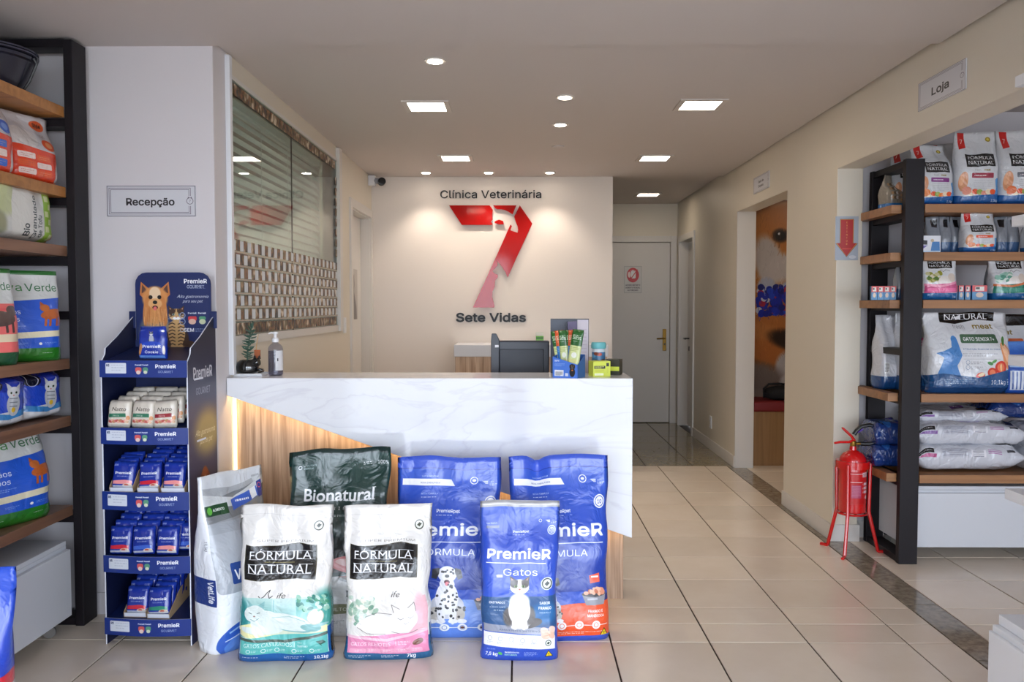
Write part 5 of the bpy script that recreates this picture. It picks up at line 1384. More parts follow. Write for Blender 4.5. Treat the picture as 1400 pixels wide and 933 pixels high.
# poster in the waiting room
pp = print_mat('poster_print', art_poster(), .3)
o = panel('dog_poster', 1.16, 1.80, pp, None, .01, M['white'], (2.62, 7.738, .56))
tag(o, 'tall poster of a tan and white dog with a blue bow in the waiting room', 'poster')
bn = thing('waiting_bench', 'wooden bench with a dark red cushion under the dog poster', 'bench', (2.62, 7.52, 0))
MB().box(-.60, .60, -.20, .20, 0, .475).build('bench_body', M['bench_wood'], bn, bevel=.003)
MB().box(-.60, .60, -.22, .20, .4755, .565).build('cushion', M['cushion'], bn, smooth=True, bevel=.02, seg=3)
def blob(name, prof, n, mt, parent, loc, sx=1, sy=1): return MB().lathe(prof, n, sx=sx, sy=sy).build(name, mt, parent, smooth=True, loc=loc)
bg_ = thing('handbag', 'black handbag lying on the red cushion of the bench', 'bag', (2.36, 7.46, .566))
blob('bag_body', [(.10, 0), (.17, .02), (.185, .06), (.16, .10), (.08, .125), (.01, .13)], 24, M['black_cloth'], bg_, (0, 0, 0), 1.15, .6)
MB().tube([(-.20, 0, .02), (-.21, -.02, .10), (-.17, -.03, .14), (-.08, -.03, .145), (.05, -.02, .13)], .010).build('strap', M['black_cloth'], bg_, smooth=True)
# cat picture on the office door
cp = Art(200, 120, (176, 168, 160)); cp.poly([(30, 200), (34, 80), (26, 60), (30, 20), (44, 40), (54, 38), (66, 18), (70, 60), (64, 90), (88, 150), (92, 200)], (96, 84, 78)); cp.ell(48, 60, 16, 14, (120, 106, 98), soft=.3)
pa = onX(484, 437, XL - .078); pb = onX(493, 370, XL - .078)
o = panel('cat_picture', .42, pb.z - pa.z, print_mat('cat_picture_print', cp, .3), None, .004, M['white'], (XL - .078, 7.2, pa.z), (0, 0, R(90)))
tag(o, 'grey cat picture fixed on the office door', 'picture')
# switches and outlet
p = onX(471.5, 445, XL + .004)
sw = thing('light_switch', 'white light switch beside the office door frame', 'switch', (XL + .0005, p.y, p.z))
MB().box(0, .008, -.038, .038, -.06, .06).build('plate', M['white'], sw, bevel=.002); MB().box(.008, .012, -.012, .012, -.018, .018).build('rocker', M['white'], sw)
p = onX(971.5, 577.5, XR - .004)
sw = thing('wall_outlet', 'white outlet plate low on the hall wall beyond the waiting room doorway', 'outlet', (XR - .0005, p.y, p.z))
MB().box(-.008, 0, -.04, .04, -.06, .06).build('plate', M['white'], sw, bevel=.002); MB().box(-.011, -.008, -.016, .016, -.02, .02).build('socket', M['trim'], sw)
# camera in the corner
p = onY(512, 247, YB - .15)
cc = thing('security_camera', 'small grey security camera with black lens in the corner beside the lettered wall', 'camera', (XL + .001, YB - .14, p.z))
MB().box(0, .06, -.03, .03, -.045, .045).build('bracket', M['alu'], cc, bevel=.004)
MB().tube([(.055, 0, 0), (.10, -.03, -.01)], .026, 16).build('body', mat('camera_grey', (150, 154, 164), .4), cc, smooth=True)
MB().lathe([(.0, 0), (.030, .001), (.034, .02), (.034, .05), (.02, .055), (.001, .053)], 20).build('lens', M['black_plastic'], cc, smooth=True, loc=(.115, -.025, -.022), rot=(R(80), 0, R(20)))

# ================================================================ pet photographs on the window
pc = thing('photo_wall', 'rows of small pet photographs stuck inside the reception window', 'photo collage', (XL + .006, WY0, WZ0))
def photo_mat():
    m, nt, bs = nodes_of('pet_photo')
    oi = nt.nodes.new('ShaderNodeObjectInfo'); tc = nt.nodes.new('ShaderNodeTexCoord'); ad = nt.nodes.new('ShaderNodeVectorMath'); ad.operation = 'ADD'
    mu = nt.nodes.new('ShaderNodeMath'); mu.operation = 'MULTIPLY'; mu.inputs[1].default_value = 90
    n = nt.nodes.new('ShaderNodeTexNoise'); n.inputs['Scale'].default_value = 20; n.inputs['Detail'].default_value = 1
    nt.links.new(oi.outputs['Random'], mu.inputs[0]); nt.links.new(tc.outputs['Object'], ad.inputs[0]); nt.links.new(mu.outputs[0], ad.inputs[1]); nt.links.new(ad.outputs[0], n.inputs['Vector'])
    r = nt.nodes.new('ShaderNodeValToRGB'); e = r.color_ramp.elements; e[0].position = .36; e[0].color = srgb((22, 20, 20)); e[1].position = .66; e[1].color = srgb((206, 192, 172))
    for p_, c_ in ((.44, (84, 58, 40)), (.5, (132, 86, 46)), (.56, (96, 96, 66)), (.6, (150, 120, 90))): x = e.new(p_); x.color = srgb(c_)
    nt.links.new(n.outputs[0], r.inputs[0]); nt.links.new(r.outputs[0], bs.inputs['Base Color']); bs.inputs['Roughness'].default_value = .4
    return m
PM = photo_mat(); CW = mat('photo_card', (212, 218, 224), .5)
ph = MB().box(0, .0012, -.0275, .0275, .002, .056).mesh('photo_print', PM); wc = MB().box(0, .001, -.026, .026, -.009, .038).mesh('photo_card', CW)
st = MB()
def put(me, y, z, nm):
    o = bpy.data.objects.new(nm, me); COL.objects.link(o); o.parent = pc; o.location = (random.uniform(0, .0006), y, z); o.rotation_euler = (random.uniform(-.03, .03), 0, 0)
LY = WY1 - WY0 - .02; nph = 0
for r_ in range(6):
    z = .075 + r_ * .066; y = .035 + (.0 if r_ % 2 else .055)
    yy = .035
    k = 0
    while yy < LY:
        if (k + r_) % 2 == 0: put(ph, yy, z, 'photo_print'); nph += 1
        else: put(wc, yy, z + .013, 'photo_card')
        yy += .0565; k += 1
        if r_ == 5 and k > 60: break
    st.box(-.001, 0, 0, LY + .02, z - .006, z + .0005)
yy = .03
while yy < LY: put(ph, yy, .005, 'photo_print'); yy += .062
yy = .03
while yy < LY: put(ph, yy, WZ1 - WZ0 - .068, 'photo_print'); yy += .064
z = .50
while z < WZ1 - WZ0 - .12: put(ph, LY - .012, z, 'photo_print'); z += .075
st.build('mounting_strips', mat('clear_strip', (188, 176, 160), .4), pc)

# ================================================================ things on the counter
p = onZ(336, 509, CT)
# tray, pot with plant
p = onZ(336, 511, CT); ty = 4.00
def ctr(px, y=4.0): q = onY(px, 505, y); return q.x
tr = thing('tray', 'small white tray under the black cat pot', 'tray', (ctr(337), 4.02, CT))
MB().box(-.085, .085, -.06, .06, 0, .006).build('base', M['white'], tr, bevel=.002); MB().box(-.085, .085, -.06, -.055, .006, .012).box(-.085, .085, .055, .06, .006, .012).build('rim', M['white'], tr)
pt = thing('plant_pot', 'glossy black cat-shaped pot holding a tall grey-green succulent', 'potted plant', (ctr(340), 4.02, CT + .0065))
blob('pot_body', [(.028, 0), (.044, .012), (.048, .032), (.042, .056), (.030, .068), (.024, .068), (.022, .055)], 28, M['pot'], pt, (-.012, 0, 0), 1.15, 1.0)
b = MB()
b.tube([(.012, -.01, .045), (.032, -.012, .056), (.048, -.014, .060)], [.020, .023, .018], 14)
for s_ in (-1, 1): b.lathe([(.008, 0), (.005, .010), (.0005, .018)], 8, (.038 + s_ * .011, -.012, .074))
b.build('cat_head', M['pot'], pt, smooth=True)
MB().tube([(.03, .02, .02), (.058, .02, .015), (.062, .0, .012), (.05, -.03, .010)], [.009, .008, .006, .004]).build('cat_tail', M['pot'], pt, smooth=True)
blob('soil', [(.0, 0), (.022, .001), (.022, .004), (.001, .006)], 14, M['terracotta'], pt, (-.012, 0, .056))
MB().tube([(-.012, 0, .06), (-.010, 0, .12), (.0, 0, .18), (.012, 0, .225)], [.004, .0035, .003, .002]).build('stem', M['leaf'], pt)
lm = MB().tube([(0, 0, 0), (.010, 0, .004), (.022, 0, .011), (.030, 0, .018)], [.0015, .0042, .0036, .0006], 6).mesh('leaf', M['leaf'], smooth=True)
rd = random.Random(3)
for i in range(46):
    t_ = i / 45; o = bpy.data.objects.new('leaf', lm); COL.objects.link(o); o.parent = pt
    o.location = (-.012 + .024 * t_ ** 1.4, 0, .075 + .15 * t_); o.rotation_euler = (rd.uniform(-.2, .2), rd.uniform(.0, .5) - .9 * t_ * (i > 40), i * 2.4); s_ = 1.0 - .25 * abs(t_ - .5); o.scale = (s_,) * 3
MB().box(-.014, .014, -.008, .008, 0, .045).build('tag', M['terracotta'], pt, loc=(.030, .02, .07), bevel=.003)
MB().tube([(.018, .02, .06), (.026, .022, .14), (.036, .02, .19)], [.0022, .002, .0012], 6).build('dry_stem', mat('dry_stem', (190, 150, 90), .7), pt)
tb = MB().box(-.012, .012, -.02, .02, 0, .115).build('white_box', M['white'], bevel=.002, loc=(ctr(319.5), 3.99, CT)); tag(tb, 'narrow upright white box at the left end of the counter', 'box')
# sanitizer bottle
bt = thing('pump_bottle', 'clear pump bottle of hand gel with white pump on the counter', 'bottle', (ctr(377, 4.02), 4.02, CT))
MB().lathe([(.030, 0), (.034, .004), (.035, .02), (.035, .125), (.033, .137), (.024, .148), (.013, .155), (.013, .163)], 32).build('bottle', M['clear'], bt, smooth=True)
MB().lathe([(.028, .003), (.0325, .006), (.0335, .02), (.0335, .118), (.001, .118)], 32).build('gel', glass('gel', (205, 207, 220), .05, .03, .4), bt, smooth=True)
b = MB(); b.lathe([(.0165, .160), (.0165, .176), (.012, .180), (.007, .181), (.007, .198), (.013, .200), (.013, .208), (.004, .211)], 20); b.tube([(0, 0, .204), (-.02, -.005, .205), (-.030, -.007, .199)], [.005, .004, .0035], 8)
b.build('pump', M['white'], bt, smooth=True)
lb = MB()
for k in range(9):
    a = R(-75 + k * 9); lb.v += [(.0356 * math.cos(a), .0356 * math.sin(a), .025), (.0356 * math.cos(a), .0356 * math.sin(a), .12)]
for k in range(8): lb.f.append((2*k, 2*k+2, 2*k+3, 2*k+1)); lb.mi.append(0)
lb.build('label', mat('bottle_label', (205, 206, 210), .5), bt, smooth=True); MB().box(.017, .0215, -.0325, -.0285, .07, .084).build('label_mark', M['black_plastic'], bt)

# monitor seen from behind
q = onY(711, 508, 4.55); x0 = onY(671.5, 480, 4.55).x; x1 = onY(751, 480, 4.55).x; zt = onY(700, 466, 4.55).z; zt2 = onY(700, 456, 4.55).z
mo = thing('computer_monitor', 'back of a dark slate desktop monitor behind the counter', 'monitor', ((x0 + x1) / 2, 4.56, .76))
w2 = (x1 - x0) / 2; hz = zt - .76
MB().box(-w2, w2, -.02, .03, .10, hz).build('housing', M['slate'], mo, bevel=.008)
MB().box(-w2 + .045, w2 - .03, -.027, -.02, .10, hz - .045).build('back_panel', M['slate2'], mo, bevel=.006)
b = MB(); b.prism([(-w2, .1), (-w2 + .045, .1), (-w2 + .045, hz + .005), (-w2 + .028, zt2 - .76), (-w2 + .004, zt2 - .76), (-w2, hz)], (0, -.045, 0), (1, 0, 0), (0, 0, 1), (0, 1, 0), .03); b.build('side_fin', M['slate'], mo, bevel=.003)
MB().box(-w2 + .022, -w2 + .042, -.047, -.045, hz - .035, hz - .022).build('badge', M['alu'], mo)
MB().tube([(0, 0, .12), (0, 0, .012)], .02).build('neck', M['slate'], mo); MB().lathe([(.10, 0), (.10, .008), (.02, .014)], 28).build('foot', M['slate'], mo, smooth=True)

# treat sticks in their blue display box
bx = thing('display_box', 'blue cardboard display box with a black dog, at the counter edge', 'display box', (onY(777, 512, 3.98).x, 3.93, CT))
m1 = print_mat('skpet_print', art_skpet_side(), .4); m2 = mat('skpet_blue', (38, 96, 168), .45)
bb = MB()
hw = .062
ang = R(-20)
fw, fd = .125, .10
def pr(name, pts, o_, U, V, N, th, m_): return MB().prism(pts, o_, U, V, N, th).build(name, m_, bx)
bx.rotation_euler = (0, 0, R(-24))
me = bpy.data.meshes.new('front'); me.from_pydata([(-fw/2, -fd/2, 0), (fw/2, -fd/2, 0), (fw/2, -fd/2, .062), (-fw/2, -fd/2, .098), (-fw/2, -fd/2+.002, 0), (fw/2, -fd/2+.002, 0), (fw/2, -fd/2+.002, .062), (-fw/2, -fd/2+.002, .098)], [], [(0,1,2,3),(5,4,7,6),(3,2,6,7),(4,0,3,7),(1,5,6,2)])
me.materials.append(m1); uv = me.uv_layers.new(name='uv')
for i, l in enumerate(me.loops): c_ = me.vertices[l.vertex_index].co; uv.data[i].uv = ((c_.x + fw/2) / fw, c_.z / .098)
o = bpy.data.objects.new('front', me); COL.objects.link(o); o.parent = bx
pr('side', [(-fd/2, 0), (fd/2, 0), (fd/2, .105), (-fd/2, .062)], (fw/2 - .002, 0, 0), (0, 1, 0), (0, 0, 1), (1, 0, 0), .002, m2)
pr('side', [(-fd/2, 0), (fd/2, 0), (fd/2, .11), (-fd/2, .098)], (-fw/2, 0, 0), (0, 1, 0), (0, 0, 1), (1, 0, 0), .002, m2)
pr('back', [(-fw/2, 0), (fw/2, 0), (fw/2, .105), (-fw/2, .11)], (0, fd/2 - .002, 0), (1, 0, 0), (0, 0, 1), (0, 1, 0), .002, m2)
MB().box(-fw/2 + .002, fw/2 - .002, -fd/2 + .002, fd/2 - .002, 0, .003).build('bottom', m2, bx)
sg, so_ = film_mat('stick_green', art_stick('g'), .35, .2), film_mat('stick_orange', art_stick('o'), .35, .2)
stick_me = {}
for k_, mm in (('g', sg), ('o', so_)):
    stick_me[k_] = bag_mesh('treat_stick', .044, .215, .012, mm, seed=3, nu=16, nv=12, crumple=.0015, prof='pillow', wavy=.002)[0]
wide = bag_mesh('treat_stick', .058, .222, .014, sg, seed=5, nu=18, nv=12, crumple=.002, prof='pillow', wavy=.003)[0]
seq = [('g', -.034, -.21, 'green topped treat stick at the far left of the display box'), ('o', -.024, -.15, 'orange topped treat stick leaning left in the display box'), ('g', -.014, -.10, 'green topped treat stick second from left in the display box'), ('o', -.006, -.05, 'orange topped treat stick in the middle of the display box'), ('g', .004, -.02, 'green topped treat stick right of centre in the display box'), ('o', .013, .01, 'narrow orange topped treat stick right of the middle'), ('o', .022, .03, 'orange topped treat stick just left of the wide green pack')]
Rz = Matrix.Rotation(R(-24), 4, 'Z')
for i, (k_, x, tl, lb_) in enumerate(seq):
    o = bpy.data.objects.new('treat_stick', stick_me[k_]); COL.objects.link(o)
    v = Rz @ Vector((x, .012 - .006 * (i % 3), 0)); o.location = (bx.location.x + v.x, bx.location.y + v.y, CT + .005); o.rotation_euler = (R(-4), tl, R(-16))
    tag(o, lb_, 'treat pack', 'treat sticks in the display box')
o = bpy.data.objects.new('treat_stick', wide); COL.objects.link(o); v = Rz @ Vector((.022, -.030, 0)); o.location = (bx.location.x + v.x, bx.location.y + v.y, CT + .005); o.rotation_euler = (R(-2), .15, R(-20)); tag(o, 'wide green topped treat pack standing foremost in the display box', 'treat pack', 'treat sticks in the display box')
# yellow snack boxes
yb = print_mat('yellow_box_print', art_yellow(), .4); dk = mat('dark_box_side', (46, 46, 34), .45); yl = mat('yellow_card', (206, 216, 70), .45)
o = printed_box('snack_box', .085, .07, .072, yb, yl, None, (onY(822, 512, 3.99).x, 3.96, CT), R(14)); tag(o, 'yellow snack box right of the blue display box', 'box', 'snack boxes')
o = printed_box('snack_box', .07, .06, .075, dk, dk, None, (onY(836, 512, 4.10).x, 4.06, CT), R(-20)); tag(o, 'black and yellow snack box at the right end of the counter', 'box', 'snack boxes')
MB().box(-.034, .034, -.003, -.0005, .02, .04).build('label', yl, o)
# jar on a wire stand
jr = thing('treat_jar', 'clear treat jar with turquoise lid on a wire stand', 'jar', (onY(818, 500, 4.14).x, 4.13, CT))
ja = Art(60, 128, (60, 110, 150)); ja.rect(0, 0, 100, 12, (205, 214, 220)); 
rd = random.Random(2)
for _ in range(26): ja.ell(rd.uniform(0, 100), rd.uniform(10, 56), 7, 6, rd.choice([(190, 70, 50), (90, 150, 190), (226, 220, 200), (70, 60, 90), (120, 60, 40)]))
jm = print_mat('jar_contents_print', ja, .35)
b = MB().lathe([(.028, .042), (.033, .046), (.033, .115), (.030, .124)], 28); me = b.mesh('jar_body', jm, True); uv = me.uv_layers.new(name='uv')
for i, l in enumerate(me.loops): c_ = me.vertices[l.vertex_index].co; uv.data[i].uv = ((math.atan2(c_.y, c_.x) / 6.283 + .5), (c_.z - .042) / .082)
o = bpy.data.objects.new('jar_body', me); COL.objects.link(o); o.parent = jr
MB().lathe([(.034, .124), (.037, .128), (.037, .148), (.033, .155), (.001, .156)], 28).build('lid', mat('turquoise_lid', (110, 186, 192), .4), jr, smooth=True)
b = MB()
for k in range(4): a = k * 1.571 + .6; b.tube([(.030 * math.cos(a), .030 * math.sin(a), 0), (.030 * math.cos(a), .030 * math.sin(a), .044)], .0018, 6)
b.tube([(.03 * math.cos(k * .524), .03 * math.sin(k * .524), .040) for k in range(12)], .002, 6, closed=True); b.build('wire_stand', M['chrome'], jr)
# pet card, purple pack, small green box
o = panel('counter_card', .19, .27, print_mat('pet_card_print', art_petcard(), .4), None, .004, M['slate'], (onY(779, 470, 4.16).x, 4.17, CT)); tag(o, 'dark slate card with upright lettering behind the treat sticks', 'display card')
b = Art(60, 96, (60, 34, 90)); b.rect(10, 30, 40, 56, (30, 40, 60)); b.small(10, 12, 60, 2, (190, 170, 210), .8, 6, 2); b.rect(60, 34, 90, 56, (60, 130, 90))
o = panel('purple_pack', .045, .258, print_mat('purple_pack_print', b, .35), None, .012, M['black_plastic'], (onY(787, 470, 4.12).x, 4.115, CT), (0, R(-4), 0)); tag(o, 'dark purple treat pack peeking above the orange sticks', 'treat pack')
b = Art(80, 64, (110, 180, 70)); b.rect(0, 0, 100, 22, (226, 226, 216)); b.rect(0, 30, 100, 44, (60, 130, 40))
zb = onY(738, 455, 7.3)
o = printed_box('green_box', .066, .05, zb.z - a0.z, print_mat('green_box_print', b, .4), mat('green_card', (110, 170, 70), .5), None, (zb.x, 7.3, a0.z)); tag(o, 'small green and white box on the back cabinet, above the monitor', 'box')

# ================================================================ big bags in front of the counter
def base(px, py): q = onZ(px, py, 0); return (q.x, q.y, 0)
fm = film_mat
m_tq = fm('bag_cats_teal', art_formula_natural('teal'), .26, .55); m_pk = fm('bag_cats_pink', art_formula_natural('pink'), .26, .55)
m_bl = fm('bag_dog_blue', art_premier_formula('blue'), .3, .35); m_or = fm('bag_dog_orange', art_premier_formula('orange'), .3, .35); m_gt = fm('bag_cats_blue', art_gatos(), .3, .3)
m_bn = fm('bag_dark_green', art_bionatural(), .3, .5); m_vl = fm('bag_white_grey', art_vetlife(), .3, .5)
def stand(name, label, px, py, W_, H_, D_, m_, rotz, seal=None, **kw):
    q = base(px, py); r_ = R(rotz)
    # the measured point is the bag's front foot; step back half a depth
    loc = (q[0] + math.sin(-r_) * D_ / 2 * .84, q[1] + math.cos(r_) * D_ / 2 * .84, .001)
    return bag(name, label, W_, H_, D_, m_, loc, r_, 'pet food bag', 'pet food bags standing before the counter', split_top=.955 if seal else None, seal_label=None, **kw)
stand('pet_food_bag', 'white and grey bag seen edge-on, leftmost in front of the counter', 343, 882, .33, .71, .20, m_vl, 56, seed=4, lean=.05, crumple=.008)
stand('pet_food_bag', 'tall dark green bag reading Bionatural standing in the back row', 458, 871, .435, .775, .15, m_bn, 1, seed=11, lean=.10, crumple=.018, wavy=.024, skew=.04)
stand('pet_food_bag', 'tall blue bag with a dalmatian and pale blue foot, left of the smaller cat bag', 611, 873, .455, .74, .15, m_bl, 0, seed=6, lean=.13, crumple=.010)
stand('pet_food_bag', 'tall blue bag with an orange foot, rightmost before the counter', 768, 878, .43, .755, .15, m_or, 4, seed=8, lean=.12, crumple=.010, wavy=.012, notch=(-.09, .03, .0))
stand('pet_food_bag', 'white bag with teal reclining cat scene, front row left', 388, 905, .385, .60, .13, m_tq, 3, seed=21, lean=.06, crumple=.017, pinch=.05, waist=.05)
stand('pet_food_bag', 'white bag with pink kitten band marked 7kg, front row middle', 530, 903, .36, .60, .13, m_pk, 4, seed=33, lean=.05, crumple=.017, pinch=.02, waist=.06)
stand('pet_food_bag', 'blue bag with a sitting cat and silver top seam, front row right', 709, 904, .325, .615, .11, m_gt, -2, seal=True, seed=15, lean=.07, crumple=.010, pinch=.03, waist=.025)
q = onY(6, 930, 2.78)
bag('pet_food_bag', 'blue bag with red and grey diagonal bands at the left edge, by the drawer cabinet', .40, .66, .16, film_mat('bag_floor_edge', art_floorbag(), .3, .4), (-1.625, 2.28, .001), R(12), 'pet food bag', seed=41, lean=.02)

# ================================================================ floor display of treats
DX, DY, DW, DD = -1.53, 3.56, .365, .30
q0 = onZ(144, 882, 0); q1 = onZ(262, 884, 0)
ds = thing('floor_display', 'navy cardboard floor display with five treat shelves and dog header', 'display stand', ((q0.x + q1.x) / 2, q0.y, 0), R(-2))
DW = q1.x - q0.x
hwid = DW / 2; DD = .29
zf = 1.17
prof = [(0, 0), (DD, 0), (DD, 1.36), (DD - .03, 1.345), (DD * .45, 1.27), (DD * .12, 1.225), (.03, 1.20), (.0, zf)]
art_s = print_mat('display_side_print', art_side(), .4)
def side_panel(x, outer, inner):
    n_ = len(prof); vs = [(x, y, z) for y, z in prof] + [(x + .005, y, z) for y, z in prof]
    fs = [tuple(range(n_))[::-1], tuple(range(n_, 2 * n_))] + [(i, (i + 1) % n_, n_ + (i + 1) % n_, n_ + i) for i in range(n_)]
    me = bpy.data.meshes.new('side_panel'); me.from_pydata(vs, [], fs)
    for m_ in (inner, outer, M['card_edge']): me.materials.append(m_)
    me.polygons[0].material_index = 0; me.polygons[1].material_index = 1
    for p_ in me.polygons[2:]: p_.material_index = 2
    uv = me.uv_layers.new(name='uv')
    for i, l in enumerate(me.loops): c_ = me.vertices[l.vertex_index].co; uv.data[i].uv = (c_.y / DD, (c_.z - 0) / 1.36 )
    o = bpy.data.objects.new('side_panel', me); COL.objects.link(o); o.parent = ds; return o
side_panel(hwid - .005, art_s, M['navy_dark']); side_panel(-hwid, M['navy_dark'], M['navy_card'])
MB().box(-hwid + .005, hwid - .005, DD - .006, DD, .03, 1.25).build('back_panel', M['navy_card'], ds)
hd = Art(118, 400); ha = art_header()
hb = MB(); HW = hwid * .93; z0, z1 = 1.12, 1.545; rr = .05
op = [(-HW, z0), (HW, z0), (HW, z1 - rr)] + [(HW - rr + rr * math.cos(R(a)), z1 - rr + rr * math.sin(R(a))) for a in (20, 45, 70)] + [(HW - rr, z1), (-HW + rr, z1)] + [(-HW + rr - rr * math.cos(R(a)), z1 - rr + rr * math.sin(R(a))) for a in (70, 45, 20)] + [(-HW, z1 - rr)]
hb.prism(op, (0, DD - .014, 0), (1, 0, 0), (0, 0, 1), (0, 1, 0), .006); me = hb.mesh('header_card', [print_mat('display_header_print', ha, .4)]); uv = me.uv_layers.new(name='uv')
for i, l in enumerate(me.loops): c_ = me.vertices[l.vertex_index].co; uv.data[i].uv = ((c_.x + HW) / (2 * HW), (c_.z - z1 + 2 * HW * 1.18) / (2 * HW * 1.18))
o = bpy.data.objects.new('header_card', me); COL.objects.link(o); o.parent = ds
for s_ in (-1, 1): MB().box(s_ * (HW + .012) - .016, s_ * (HW + .012) + .016, DD - .020, DD - .015, 1.30, 1.375).build('tab', M['navy_card'], ds, bevel=.004)
lipm = print_mat('display_lip_print', art_lip(), .4)
tiers = [(1.177, 1.108), (.903, .835), (.640, .565), (.375, .305), (.115, .045)]
for i, (zt_, zb_) in enumerate(tiers):
    dz = zt_ - .014; hh = zt_ - zb_
    # shelf tray sloping up to the back, lip bowed slightly forward
    b = MB(); x_ = hwid - .006
    b.v += [(-x_, -.004, dz), (x_, -.004, dz), (x_, DD - .008, dz + .05), (-x_, DD - .008, dz + .05), (-x_, -.004, dz + .006), (x_, -.004, dz + .006), (x_, DD - .008, dz + .056), (-x_, DD - .008, dz + .056)]
    for f_ in ((0,3,2,1),(4,5,6,7),(0,1,5,4),(1,2,6,5),(2,3,7,6),(3,0,4,7)): b.f.append(f_); b.mi.append(0)
    sh_ = b.build('shelf', M['navy_card'], ds)
    n_ = 12; vs = []; fs = []
    for k in range(n_ + 1):
        t_ = k / n_; xx = -hwid + t_ * DW; yy = -.008 - (.018 if i else .002) * math.sin(math.pi * t_)
        for (dy, zz) in ((0, zb_), (0, zt_), (.003, zb_), (.003, zt_)): vs.append((xx, yy + dy, zz))
    for k in range(n_):
        a = 4 * k; c2 = 4 * (k + 1); fs += [(a, c2, c2 + 1, a + 1), (a + 2, a + 3, c2 + 3, c2 + 2), (a + 1, c2 + 1, c2 + 3, a + 3), (a, a + 2, c2 + 2, c2)]
    me = bpy.data.meshes.new('shelf_lip'); me.from_pydata(vs, [], fs); me.materials.append(lipm); me.materials.append(M['card_edge'])
    uv = me.uv_layers.new(name='uv')
    for j, p_ in enumerate(me.polygons):
        p_.material_index = 1 if j % 4 >= 2 else 0; p_.use_smooth = False
        for li in p_.loop_indices: c_ = me.vertices[me.loops[li].vertex_index].co; uv.data[li].uv = ((c_.x + hwid) / DW, (c_.z - zb_) / hh)
    o = bpy.data.objects.new('shelf_lip', me); COL.objects.link(o); o.parent = sh_
for (y_, z_) in ((.06, 1.09), (.08, .83), (.10, .62)): MB().box(hwid + .0002, hwid + .001, y_, y_ + .09, z_, z_ + .008).build('slot', M['card_edge'], ds)
lf = panel('leaflet_pocket', .17, .30, print_mat('display_leaflet_print', art_leaflet(), .4), ds, .016, M['card_edge'], (hwid + .017, DD * .62, .12), (0, 0, R(90)))

# sachets on the shelves
dm = ds.matrix_basis.copy() if False else (Matrix.Translation(ds.location) @ Matrix.Rotation(R(-2), 4, 'Z'))
SM = {k_: film_mat('sachet_' + k_, art_sachet(k_), .25, .35) for k_ in ('red', 'green', 'pink', 'blue')}
SM['natta_g'] = film_mat('sachet_cream_green', nat_variant((50, 120, 90)), .3, .35); SM['natta_r'] = film_mat('sachet_cream_red', nat_variant((150, 40, 50)), .3, .35)
SME = {k_: [bag_mesh('treat_sachet', .100, .114, .030, m_, seed=i * 7 + j, nu=18, nv=12, crumple=.004, prof='pillow', wavy=.004)[0] for j in range(2)] for i, (k_, m_) in enumerate(SM.items())}
def sachet(kind, x, y, z, label, tilt=-.22, yaw=0):
    o = bpy.data.objects.new('treat_sachet', random.choice(SME[kind])); COL.objects.link(o)
    v = dm @ Vector((x, y, z)); o.location = v; o.rotation_euler = (tilt, random.uniform(-.05, .05), R(-2) + yaw + random.uniform(-.08, .08))
    return tag(o, label, 'treat sachet', 'treat sachets on the floor display')
tz = lambda i, y: tiers[i][0] - .014 + .007 + .05 * max(0, y) / DD
cat1 = bag('cat_treat_pack', 'blue cat treat pack standing alone on the top display shelf', .125, .135, .03, film_mat('cat_treat_print', art_catpack(), .3, .3), dm @ Vector((.02, .045, tz(0, .045) + .002)), R(-2), 'treat pack', seed=2, crumple=.003, nu=26, nv=18, prof='pillow')
pos = ['left', 'middle', 'right']
ORD = ['front', 'second', 'third', 'fourth', 'fifth', 'sixth', 'seventh', 'eighth']
for r_ in range(4):
    for c_ in range(3):
        kind = 'natta_r' if c_ == 2 else 'natta_g'
        lb_ = f'cream {"red" if c_ == 2 else "green"} banded sachet at the {pos[c_]} front of the second display shelf' if r_ == 0 else f'cream sachet, {ORD[r_]} from the front in the {pos[c_]} row of the second display shelf'
        sachet(kind, -.115 + c_ * .098 + r_ * .012, .012 + r_ * .042, tz(1, .04 * r_) + .004 + r_ * .007, lb_)
for c_ in range(2):
    for r_ in range(3): sachet(['red', 'blue'][c_], -.10 + c_ * .105 + .02, .17 + r_ * .03, tz(1, .2), 'x') if False else None
def tray(x, y, z, w_, d_, label):
    t_ = thing('open_carton', label, 'carton', dm @ Vector((x, y, z)), R(-2), 'open cartons on the display')
    th = .003
    MB().box(-w_/2, w_/2, 0, d_, 0, th).build('bottom', M['cardboard'], t_)
    MB().box(-w_/2, w_/2, d_ - th, d_, th, .105).build('back_wall', M['cardboard'], t_)
    for s_ in (-w_/2, w_/2 - th): MB().prism([(0, th), (d_, th), (d_, .105), (d_ * .4, .07), (0, .022)], (s_, 0, 0), (0, 1, 0), (0, 0, 1), (1, 0, 0), th).build('side_wall', M['cardboard'], t_)
    MB().box(-w_/2, w_/2, 0, th, th, .020).build('front_wall', M['card_edge'], t_); return t_
def tray_at(i, x, y, w_, d_, lb_):
    t_ = tray(x, y, tz(i, y), w_, d_, lb_); t_.rotation_euler = (math.atan2(.05, DD), 0, R(-2)); return t_
tray_at(1, -.04, .17, .125, .10, 'brown carton behind the cream sachets, left one'); tray_at(1, .10, .17, .125, .10, 'brown carton behind the cream sachets, right one')
def fill(i, x, y0, n_, step, kinds, front, rest, rise=.006):
    for r_ in range(n_):
        sachet(kinds[r_ % len(kinds)] if r_ else kinds[0], x + random.uniform(-.003, .003), y0 + r_ * step, tz(i, y0 + r_ * step) + .006 + r_ * rise, front if r_ == 0 else rest.replace('sachet', 'sachet ' + ORD[r_] + ' from the front', 1))
tray_at(2, -.105, .004, .10, .16, 'white edged carton at the left of the third display shelf'); fill(2, -.105, .022, 4, .03, ['pink'], 'blue sachet with pink band at the left of the third display shelf', 'blue sachet in the left row of the third display shelf', .003)
